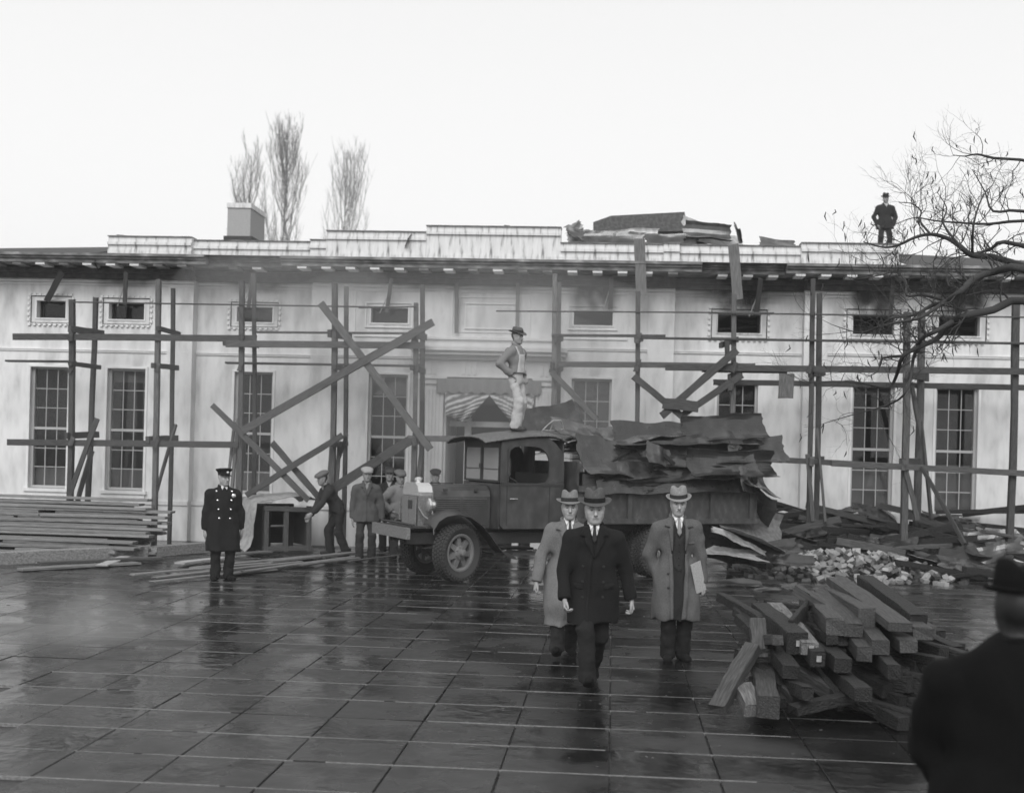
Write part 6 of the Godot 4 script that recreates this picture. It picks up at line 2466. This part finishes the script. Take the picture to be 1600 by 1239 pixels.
	sp = {"h": 1.74, "girth": 1.0, "hem": .80, "coat": .022, "garment": "jacket", "trousers": .02, "shoes": .03, "head_cell": .011, "hand_cell": .009, "hair": .03, "skin": .25, "hat": "cap", "felt": .10, "shirt": .35, "v": .13, "look": Vector3(0, -.05, 0),
		"arms": [[Vector3(-.2, -1, 0), Vector3(-.02, -1, .1)], [Vector3(.2, -1, 0), Vector3(0, -1, .1)]], "feet": [[-.1, 0, 0, 0, -.2], [.1, 0, 0, 0, .2]]}
	t = person("workman in a black jacket and cap standing at the back of the group", facing(605, 866, 0, 5), sp)
	lapels(t, sp, .06, .24, .006)
	sp = {"h": 1.70, "girth": 1.05, "hem": .80, "coat": .17, "garment": "pullover", "trousers": .05, "shoes": .03, "head_cell": .010, "hand_cell": .009, "cell": .017, "hair": .04, "skin": .24, "hat": "cap", "felt": .12, "shirt": .2, "v": .07, "look": Vector3(.1, -.1, 0), "folds": .02, "sleeve": 1.08,
		"arms": [[Vector3(-.62, -.75, -.15), Vector3(.62, -.62, .35)], [Vector3(.2, -1, 0), Vector3(0, -1, .1)]], "curl": [.8, .5], "feet": [[-.1, 0, 0, 0, -.2], [.1, 0, 0, 0, .2]]}
	t = person("workman in a pale pullover with one hand on his hip beside the radiator", facing(621, 871, 0, 30), sp)
	sp = {"h": 1.73, "girth": 1.0, "hem": .80, "coat": .04, "garment": "jacket", "trousers": .03, "shoes": .03, "head_cell": .011, "hand_cell": .010, "hair": .03, "skin": .24, "hat": "cap", "felt": .03, "shirt": .3, "v": .12,
		"arms": [[Vector3(-.2, -1, 0), Vector3(-.02, -1, .1)], [Vector3(.2, -1, 0), Vector3(0, -1, .1)]], "feet": [[-.1, 0, 0, 0, -.2], [.1, 0, 0, 0, .2]]}
	t = person("man in a dark cap seen over the truck bonnet in front of the doorway", facing(677, 868, 0, 4), sp)
	# 12 the figure close to the camera at the right edge, seen from behind
	sp = {"h": 1.76, "girth": 1.38, "hem": .45, "coat": .004, "trousers": .006, "shoes": .01, "head_cell": .011, "hand_cell": .009, "cell": .02, "hair": .012, "skin": .03, "hat": "fedora", "felt": .005, "band": .004, "brim": .14,
		"arms": [[Vector3(-.2, -1, .3), Vector3(.3, -.5, .8)], [Vector3(.22, -1, .3), Vector3(-.35, -.5, .8)]], "feet": [[-.12, 0, 0, 0, -.2], [.12, 0, 0, 0, .2]]}
	var np := at(1596, 900, 4.6)
	np.y = 0
	t = person("dark figure in a black coat and hat at the right edge, seen from behind", Transform3D(Basis(Vector3.UP, PI * .93), np), sp)

# ================================================================ planks, crate and boards at the left
func lay(called: String, p: Vector3, q: Vector3, h: float, w: float, m: Material, label: String, cat: String, group := "", warp := .01) -> MeshInstance3D:
	var o := timber(called, p, q, h, w, m, null, Vector3.UP, warp)
	tag(o, label, cat, group)
	return o

func build_lumber() -> void:
	var r := RandomNumberGenerator.new()
	r.seed = 61
	# long planks stacked flat along the facade, back rows higher
	var rows := [[2.5, 1.0], [2.85, .95], [3.2, .86], [3.55, .70], [3.9, .62], [4.25, .46], [4.6, .30], [4.95, .22]]
	for ri in rows.size():
		var n: float = rows[ri][0]
		var top: float = rows[ri][1]
		var y := .03
		while y < top:
			var show: bool = y > top - .22 or ri >= 5 or ri % 2 == 1
			var s1 := -6.35 + r.randf_range(-.9, .15) - (.5 if ri < 2 else 0.0)
			var s0 := -13.2 + r.randf_range(-.4, .4)
			if r.randf() < .3:
				s0 += 3.0
			var cut := r.randf_range(-10.5, -8.5)
			var mm: Array = ["new_wood", "grey_wood", "new_wood", "grey_wood", "wood_3", "wood_2"]
			if show:
				if r.randf() < .35:
					lay("stacked_plank", SITE * Vector3(s0, y, n + r.randf_range(-.05, .05)), SITE * Vector3(cut, y + r.randf_range(-.01, .01), n), .048, .30, M[mm[r.randi() % 6]], "weathered plank in the long stack along the left wall", "plank", "planks stacked along the left wall")
					s0 = cut + r.randf_range(.02, .5)
				lay("stacked_plank", SITE * Vector3(s0, y, n + r.randf_range(-.05, .05)), SITE * Vector3(s1, y + r.randf_range(-.01, .01), n + r.randf_range(-.06, .06)), .048, .30, M[mm[r.randi() % 6]], "weathered plank in the long stack along the left wall", "plank", "planks stacked along the left wall")
			y += .051 if r.randf() < .88 else .09
	# a whitewashed beam along the foot of the stack
	lay("whitewashed_timber", ground_at(-20, 874, .10), ground_at(226, 862, .10), .22, .2, M.snow_slush, "pale mottled beam lying along the foot of the plank stack", "beam")
	lay("whitewashed_timber", ground_at(238, 862, .10), ground_at(325, 855, .10), .20, .2, M.snow_slush, "short pale mottled beam between the long one and the policeman", "beam")
	# loose boards on the wet slabs
	var loose := [
		[[30, 890], [215, 880], .04, .22, "grey_wood"], [[158, 884], [206, 866], .03, .2, "pale_wood"], [[60, 880], [250, 872], .05, .18, "wood_1"],
		[[206, 898], [420, 880], .03, .10, "new_wood"], [[240, 903], [470, 878], .03, .12, "grey_wood"], [[236, 909], [430, 890], .025, .1, "new_wood"], [[300, 888], [505, 868], .04, .14, "grey_wood"],
		[[380, 893], [585, 866], .03, .10, "new_wood"], [[330, 899], [560, 872], .03, .08, "wood_3"], [[420, 878], [610, 858], .04, .16, "grey_wood"], [[470, 884], [632, 860], .03, .10, "wood_2"],
		[[280, 880], [350, 872], .04, .2, "pale_wood"], [[520, 866], [640, 850], .03, .10, "new_wood"], [[330, 868], [420, 862], .03, .25, "wood_2"], [[545, 877], [700, 858], .02, .09, "wood_1"],
	]
	var k := 0
	var which := ["long grey board lying in front of the mottled timber at far left", "short pale board lying askew between the mottled timber and the policeman", "dark board close along the foot of the mottled timber",
		"light board with its left tip farthest out on the slabs, passing behind the policeman's shoes", "greyish board whose tip lies just below the farthest one", "foremost light board, crossing by the policeman's shoes", "grey board running from the policeman towards the jacketed workman's feet",
		"narrow light board reaching the jacketed workman's shoes", "thin dark tinted lath between the boards right of the policeman", "broad grey board below the timber crate", "brownish board crossing under the jacketed workman", "wide pale offcut just right of the policeman's shins",
		"light board behind the jacketed workman, ending near the truck bumper", "dark wide board tucked under the curved end of the tin hood", "thin dark lath pointing at the truck's front wheel"]
	for q in loose:
		lay("loose_board", ground_at(q[0][0], q[0][1], .03 + .012 * (k % 4)), ground_at(q[1][0], q[1][1], .03 + .012 * (k % 5)), q[2], q[3], M[q[4]], which[k], "board", "loose boards on the slabs at left")
		k += 1
	# timber trestle frame under a bent tin hood
	var base := ground_at(436, 862)
	var xf := Transform3D(Basis(Vector3.UP, deg_to_rad(32)), base)
	var t := thing("timber_crate", "open dark timber crate standing under the bent tin hood", "crate", xf)
	for x in [-.30, .12, .62]:
		timber("corner_post", Vector3(x, 0, .02), Vector3(x, .92, .0), .09, .09, M.wood_1, t, Vector3.RIGHT, .005)
		timber("corner_post", Vector3(x, 0, -.95), Vector3(x, .92, -.95), .09, .09, M.wood_0, t, Vector3.RIGHT, .005)
	timber("rail", Vector3(-.36, .06, .03), Vector3(.70, .06, .03), .10, .06, M.wood_1, t)
	timber("rail", Vector3(-.36, .88, .03), Vector3(.70, .84, .03), .10, .06, M.wood_1, t)
	timber("rail", Vector3(-.2, .52, .0), Vector3(.14, .52, .0), .04, .05, M.wood_2, t)
	for i in 5:
		obj("back_board", block(Vector3(-.34, .10 + i * .165, -1.0), Vector3(.68, .264 + i * .165, -.97)), M.char_wood, t)
	obj("side_board", block(Vector3(.67, .1, -.95), Vector3(.69, .84, -.05)), M.wood_0, t)
	obj("side_board", block(Vector3(-.37, .02, -.95), Vector3(-.35, .9, .0)), M.char_wood, t)
	var pts := PackedVector3Array()
	var prof := [Vector2(-.78, .02), Vector2(-.66, .12), Vector2(-.60, .3), Vector2(-.60, .55), Vector2(-.58, .8), Vector2(-.52, .95), Vector2(-.40, 1.02), Vector2(-.15, 1.05), Vector2(.2, 1.08), Vector2(.5, 1.10), Vector2(.75, 1.04), Vector2(.92, .95)]
	var wv := FastNoiseLite.new()
	wv.frequency = .8
	for j in 10:
		for i in prof.size():
			var z := lerpf(.14, -1.15, j / 9.0)
			var w := wv.get_noise_2d(i * .7, j * .8) * .06
			pts.append(Vector3(prof[i].x + w - .03 * j / 9.0, prof[i].y + absf(w) * (1.0 if i > 1 else 0.0) + .06 * sin(j / 9.0 * PI), z))
	var fl := PackedVector3Array()
	for j in 10:
		for i in prof.size():
			fl.append(pts[(9 - j) * prof.size() + i])
	tag(obj("tin_hood", sheet(prof.size(), 10, fl, .012), M.tin_pale, null, xf), "bent tin hood curving down to the ground over the timber crate", "sheet metal")
	# scraps below the truck
	k = 0
	for q in [[735, 866, .5, .12], [800, 856, .6, .22], [760, 872, .35, .16], [850, 862, .5, .2], [830, 868, .4, .12], [700, 862, .4, .12], [790, 864, .7, .12], [1040, 852, .5, .2]]:
		var m := crumple(q[2], q[3], 1300 + k, .10, .06, .8, 14, 7)
		tag(obj("metal_scrap", m, M["burnt_sheet_%d" % (k % 3)], null, Transform3D(Basis.from_euler(Vector3(.3, k * 1.3, .1)), ground_at(q[0], q[1]) + Vector3(0, .07, 0))), ["scrap just behind the truck's near front wheel", "largest flat scrap under the cab door", "scrap in front of the running board, nearest the camera", "scrap left of the pale coated man's sleeve", "small scrap right below the fuel tank", "scrap touching the truck's near front tyre", "long thin scrap lying under the running board", "scrap by the rear wheel behind the folder carrier"][k], "scrap metal", "scraps under the truck")
		k += 1

# ================================================================ rubble at the right
func mound(x: float, z: float) -> float:
	return maxf(0.0, 1.0 - x * x - z * z)

func build_rubble() -> void:
	var r := RandomNumberGenerator.new()
	r.seed = 404
	# charred beams and sheets against the wall
	for k in 90:
		var px := r.randf_range(1165, 1600)
		var n := r.randf_range(.5, 2.5 if px < 1470 else 4.0)
		var c := fs(px, 760, n)
		var hmax := 1.28 * (1.0 - maxf(0.0, n - .9) / 2.6) * clampf((px - 1130) / 90.0, .2, 1.0)
		hmax = maxf(hmax, .15)
		var y := hmax * r.randf_range(.35, 1.0)
		var a := r.randf_range(-.55, .55)
		var l := r.randf_range(.7, 2.3)
		var tilt := r.randf_range(-.30, .30)
		var d := Vector3(cos(a), tilt, sin(a)).normalized() * l / 2
		var p := SITE * (Vector3(c.x, y, n) - d)
		var q := SITE * (Vector3(c.x, y, n) + d)
		p.y = maxf(p.y, .05)
		q.y = maxf(q.y, .05)
		var m: Material = M.char_wood if r.randf() < .6 else (M.wood_0 if r.randf() < .6 else M.wood_1)
		lay("charred_timber", p, q, r.randf_range(.05, .16), r.randf_range(.05, .16), m, "charred beam in the dark heap against the wall at right", "beam", "charred beams in the heap against the wall", .02)
	for k in 26:
		var px := r.randf_range(1150, 1560)
		var n := r.randf_range(.7, 2.4 if px < 1470 else 3.8)
		var c := fs(px, 760, n)
		var hmax := maxf(.12, 1.15 * (1.0 - maxf(0.0, n - .9) / 2.6))
		var m := crumple(r.randf_range(.6, 1.5), r.randf_range(.4, .8), 1500 + k, .16, .06, r.randf_range(0, 1.6), 18, 9)
		tag(obj("burnt_sheet", m, M["burnt_sheet_%d" % (k % 3)], null, SITE * Transform3D(Basis.from_euler(Vector3(r.randf_range(-.2, .8), r.randf_range(-.6, .6), r.randf_range(-.35, .35))), Vector3(c.x, maxf(.08, hmax * r.randf_range(.5, 1.05)), n))), "burnt sheet among the charred beams against the wall at right", "scrap metal", "burnt sheets in the heap against the wall")
	# the big sheets behind the man with the folder
	var big := [
		[[1172, 830], 23.2, 1.55, 1.25, .1, -.42, .75, 2.1, "tin_dull", "broad curved sheet leaning behind the man with the folder"],
		[[1162, 852], 22.7, 1.4, .18, .1, -.42, .6, .8, "tin_bright", "long pale rolled strip slanting below the broad curved sheet"],
		[[1140, 858], 23.0, 1.3, .8, .1, -.25, .9, 1.0, "burnt_sheet_0", "dark sheet propped under the pale rolled strip"],
		[[1150, 870], 22.6, 1.1, .6, 0, -.12, .3, .8, "tin_bright", "pale sheet lying low by the folder carrier's sleeve"],
		[[1205, 862], 23.0, 1.1, .5, .3, .12, .5, .6, "burnt_sheet_0", "dark bent sheet between the curved sheet and the bricks"],
		[[1118, 835], 23.4, .5, .5, .6, .4, .8, 1.2, "tin_bright", "bright crushed scrap at the folder carrier's shoulder"],
		[[1226, 880], 22.4, 1.0, .5, -.2, .05, .35, .9, "burnt_sheet_0", "dark sheet lying over the left edge of the bricks"],
		[[1158, 915], 21.3, .75, .3, 0, .02, .15, .9, "burnt_sheet_0", "dark folded scrap alone on the slabs right of the folder carrier"],
		[[1238, 921], 20.6, .35, .2, .5, .1, .1, 1.0, "burnt_sheet_1", "small scrap on the slabs behind the timber pile"],
		[[1200, 924], 20.6, .4, .15, .2, .05, .1, .5, "burnt_sheet_2", "thin bright edged scrap between two others on the slabs"],
	]
	var k := 0
	for q in big:
		var m := crumple(q[2], q[3], 1700 + k, .12, .05, q[7], 26, 12)
		tag(obj("roofing_sheet", m, M[q[8]], null, Transform3D(Basis.from_euler(Vector3(q[6], q[4], q[5])), at(q[0][0], q[0][1], q[1]))), q[9], "scrap metal", "torn sheets on the ground at right")
		k += 1
	# bricks: twelve shared shapes, each brick a thing
	var shapes := []
	for i in 8:
		var st := mb()
		var l := r.randf_range(.10, .21)
		var e := []
		for c in 8:
			e.append(Vector3((l / 2 if c & 1 else -l / 2) + r.randf_range(-.012, .012), (.032 if c & 2 else -.032) + r.randf_range(-.006, .006), (.05 if c & 4 else -.05) + r.randf_range(-.01, .01)))
		for f in [[4, 6, 7, 5], [1, 3, 2, 0], [5, 7, 3, 1], [0, 2, 6, 4], [6, 2, 3, 7], [0, 4, 5, 1]]:
			quad(st, e[f[0]], e[f[1]], e[f[2]], e[f[3]])
		shapes.append(done(st))
	var centre := ground_at(1330, 903)
	var sx := SITE.basis.x
	var sz := SITE.basis.z
	var rest := mb()
	for i in 560:
		var u := r.randf_range(-1.25, 1.25)
		var v := r.randf_range(-1.15, 1.25)
		var m := mound(u * .95, v * .95)
		if m <= 0.0 and r.randf() < .86:
			continue
		var y := .03 + m * .46 * (1.0 if i >= 250 else .95 + r.randf_range(0, .12))
		if i >= 250:
			y *= r.randf_range(.2, .8)
		var p := centre + sx * u * 1.75 + sz * v * 1.0 + Vector3(0, y, 0)
		var b := Basis.from_euler(Vector3(r.randf_range(-.7, .7) * (1 if m > .05 else 0), r.randf() * TAU, r.randf_range(-.7, .7) * (1 if m > .05 else 0)))
		if i < 290 and i < 290:
			var o := obj("broken_brick", shapes[r.randi() % 8], M["brick_%d" % [0, 1, 2, 3, 3, 2, 3][r.randi() % 7]], null, Transform3D(b, p))
			tag(o, "broken brick in the rubble heap before the charred beams", "brick", "broken bricks in the rubble heap")
		else:
			rest.append_from(shapes[r.randi() % 8], 0, Transform3D(b, p))
	var ro := obj("brick_rubble", done(rest), M.brick_2)
	ro.set_meta("kind", "stuff")
	tag(ro, "rubble of broken bricks at the core of the heap", "rubble", "broken bricks in the rubble heap")
	# a bin among the beams
	var st := mb()
	lathe(st, PackedVector2Array([Vector2(0, 0), Vector2(.15, 0), Vector2(.17, .2), Vector2(.20, .56), Vector2(.212, .57), Vector2(.205, .58), Vector2(.19, .56), Vector2(.15, .06), Vector2(0, .05)]), 20)
	var bin := obj("ash_bin", done(st), M.grey_metal, null, Transform3D(Basis(), ground_at(1399, 884)))
	tag(bin, "dented metal bin standing between the bricks and the charred beams", "bin")
	timber_pile(r)
	# splinters and chips, also standing in for water sparkle on the slabs: past counting
	var chip := mb()
	for i in 700:
		var px := r.randf_range(-40, 1640)
		var py := 872 + 330 * pow(r.randf(), 2.2)
		if px > 1100 and r.randf() < .3:
			py = r.randf_range(890, 960)
		var g := ground_at(px, py)
		var s := r.randf_range(.003, .011) * (1.0 if py < 980 else .7)
		box(chip, Vector3(-s * r.randf_range(.8, 3.0), 0, -s * .5), Vector3(s * r.randf_range(.8, 3.0), s * r.randf_range(.2, .8), s * .5), Transform3D(Basis(Vector3.UP, r.randf() * TAU), g + Vector3(0, .001, 0)))
	var co := obj("sparkle_grit", done(chip), M.brick_1)
	co.set_meta("kind", "stuff")
	tag(co, "pale splinters and chips added for water sparkle on the wet slabs", "sparkle_grit")

func timber_pile(r: RandomNumberGenerator) -> void:
	# named beams of the pile at the lower right: pixel and depth of both ends, height, width, material, label
	var L := [
		[1121, 1108, 10.30, 1176, 1012, 10.9, .10, .16, "pile_wood_1", "pale timber leaning on the left end of the pile with its foot on the slabs"],
		[1184, 975, 11.3, 1188, 1035, 10.9, .16, .16, "pile_wood_1", "short pale post upright at the left of the pile"],
		[1150, 1024, 10.9, 1262, 1026, 11.0, .13, .13, "char_wood", "charred beam lying level across the left of the pile"],
		[1188, 958, 12.2, 1246, 1006, 10.8, .22, .20, "char_wood", "thick charred beam with a pale tag on its end"],
		[1210, 950, 12.4, 1266, 1014, 10.7, .13, .17, "pile_wood_2", "beam with a clean pale sawn end below the tagged one"],
		[1160, 1075, 10.6, 1178, 1110, 10.2, .13, .17, "pile_wood_2", "short pale offcut wedged under the leaning timber"],
		[1190, 1045, 11.2, 1200, 1105, 10.1, .22, .20, "pile_wood_0", "thick weathered beam end near the slabs"],
		[1262, 935, 12.6, 1305, 980, 11.0, .17, .18, "pile_wood_1", "weathered beam with a chipped end in the middle of the pile"],
		[1285, 930, 12.7, 1335, 984, 11.0, .13, .2, "pile_wood_0", "beam tucked right of the chipped one"],
		[1300, 932, 12.8, 1355, 966, 11.2, .20, .18, "pile_wood_1", "square beam with a dark end near the crest"],
		[1308, 908, 13.0, 1408, 980, 10.8, .09, .24, "pile_wood_1", "longest pale plank lying along the crest"],
		[1352, 910, 13.0, 1436, 972, 11.2, .16, .18, "char_wood", "charred beam lying right of the longest plank"],
		[1330, 920, 13.0, 1390, 950, 12.0, .05, .12, "pile_wood_2", "thin lath on top of the longest plank"],
		[1372, 945, 12.3, 1444, 990, 10.9, .12, .2, "pile_wood_1", "weathered beam at the right shoulder of the pile"],
		[1340, 975, 11.8, 1376, 1012, 10.6, .15, .17, "pile_wood_0", "dull beam end under the longest plank"],
		[1320, 985, 11.8, 1352, 1022, 10.6, .14, .15, "pile_wood_0", "dull beam end left of its neighbour under the plank"],
		[1230, 965, 12.0, 1278, 1030, 10.6, .15, .15, "char_wood", "charred beam below the tagged one"],
		[1196, 1000, 11.4, 1236, 1050, 10.5, .14, .16, "char_wood", "charred stub behind the level beam"],
		[1268, 948, 12.0, 1236, 985, 11.2, .22, .05, "char_wood", "dark board standing on edge behind the tagged beam"],
		[1240, 1110, 10.2, 1330, 1090, 10.4, .1, .14, "char_wood", "charred batten at the foot of the pile"],
	]
	for q in L:
		var o := timber(("pile_timber" if q[6] > .09 else "pile_plank"), at(q[0], q[1], q[2]), at(q[3], q[4], q[5]), q[6] * .86, q[7] * .86, M[q[8]], null, Vector3.UP, .018)
		tag(o, q[9], "timber", "timbers of the pile at the lower right")
		if q[9].contains("tag"):
			obj("tag_plate", block(Vector3(q[0] * 0 + o.mesh.get_aabb().end.x + .001, -.02, -.03), Vector3(o.mesh.get_aabb().end.x + .006, .03, .01)), M.tin_bright, o)
	var more := [[1225, 990, 1262, 1018, 11.6, .10], [1290, 962, 1322, 1000, 11.6, .11], [1345, 935, 1392, 962, 12.2, .10], [1330, 958, 1368, 990, 11.7, .09], [1385, 985, 1420, 1010, 11.2, .11], [1255, 975, 1300, 1000, 11.5, .08], [1175, 1000, 1215, 1000, 11.2, .09], [1400, 960, 1455, 985, 11.8, .08], [1275, 1005, 1318, 1040, 11.0, .12], [1360, 1020, 1398, 1050, 10.7, .12], [1212, 1060, 1262, 1085, 10.6, .11], [1300, 1050, 1350, 1085, 10.5, .11]]
	var said := ["broken batten between the tagged timber and the level one", "split stub beside the chipped timber", "short batten over the longest plank's upper half", "broken batten under the middle of the longest plank", "stub at the right flank of the pile under the weathered timber", "thin batten across the top left of the pile", "thin stub behind the short upright post", "thin batten reaching furthest right over the pile", "charred stub in the middle of the pile's face", "charred stub low on the pile's right face", "charred batten just above the slabs at the pile's left foot", "charred batten low in the middle of the pile's face"]
	for k in more.size():
		var q: Array = more[k]
		lay("pile_timber", at(q[0], q[1], q[4] + .6), at(q[2], q[3], q[4] - .5), q[5], q[5] * r.randf_range(.8, 1.4), M[["pile_wood_0", "pile_wood_1", "char_wood"][k % 3]] if k < 8 else M.char_wood, said[k], "timber", "timbers of the pile at the lower right", .02)
	# short stubs that show their broken ends on the pile's face
	for k in 34:
		var px := r.randf_range(1185, 1445)
		var py := r.randf_range(958, 1112) if px < 1400 else r.randf_range(975, 1080)
		var dd := lerpf(12.0, 10.25, (py - 940) / 175.0)
		var c0 := at(px, py, dd)
		var dir := Vector3(r.randf_range(.1, .3 if px < 1340 else .9), r.randf_range(-.35, .1), r.randf_range(.5, 1.1)).normalized()
		var l := r.randf_range(.4, .8)
		lay("pile_stub", c0 - dir * l, c0 + dir * .06, r.randf_range(.06, .12), r.randf_range(.06, .14), M.char_wood if r.randf() < .72 else (M.pile_wood_0 if r.randf() < .7 else M.pile_wood_1), "short broken stub facing the camera on the timber pile's face", "timber", "broken stubs on the timber pile", .02)
	# dark beams that fill the heap down to the slabs
	var c := ground_at(1345, 1088)
	for k in 110:
		var a := r.randf_range(.55, 1.35)
		var l := r.randf_range(.8, 1.6)
		var u := r.randf_range(-.62, 1.6)
		var v := r.randf_range(-1.1, 1.0)
		var top := clampf(.85 - absf(u) * .42 - maxf(0, v) * .62, .12, .9)
		var y := .07 + top * r.randf_range(0, .85)
		var p := c + Vector3(u * .78 + .05, y, v)
		var d := Vector3(cos(a), r.randf_range(-.18, .10), sin(a)).normalized() * l / 2
		var p0 := p - d
		var p1 := p + d
		if p0.x / -p0.z < (1165.0 - 800.0) / 2000.0 and p0.y > .2:
			p0.y = .1
			p0.x = -p0.z * r.randf_range(.185, .21)
		p0.y = maxf(p0.y, .07)
		p1.y = maxf(p1.y, .07)
		lay("pile_timber", p0, p1, r.randf_range(.06, .14), r.randf_range(.07, .15), M.char_wood if r.randf() < .85 else M.pile_wood_0, "charred beam deep in the timber pile at the lower right", "timber", "charred beams filling the timber pile", .018)
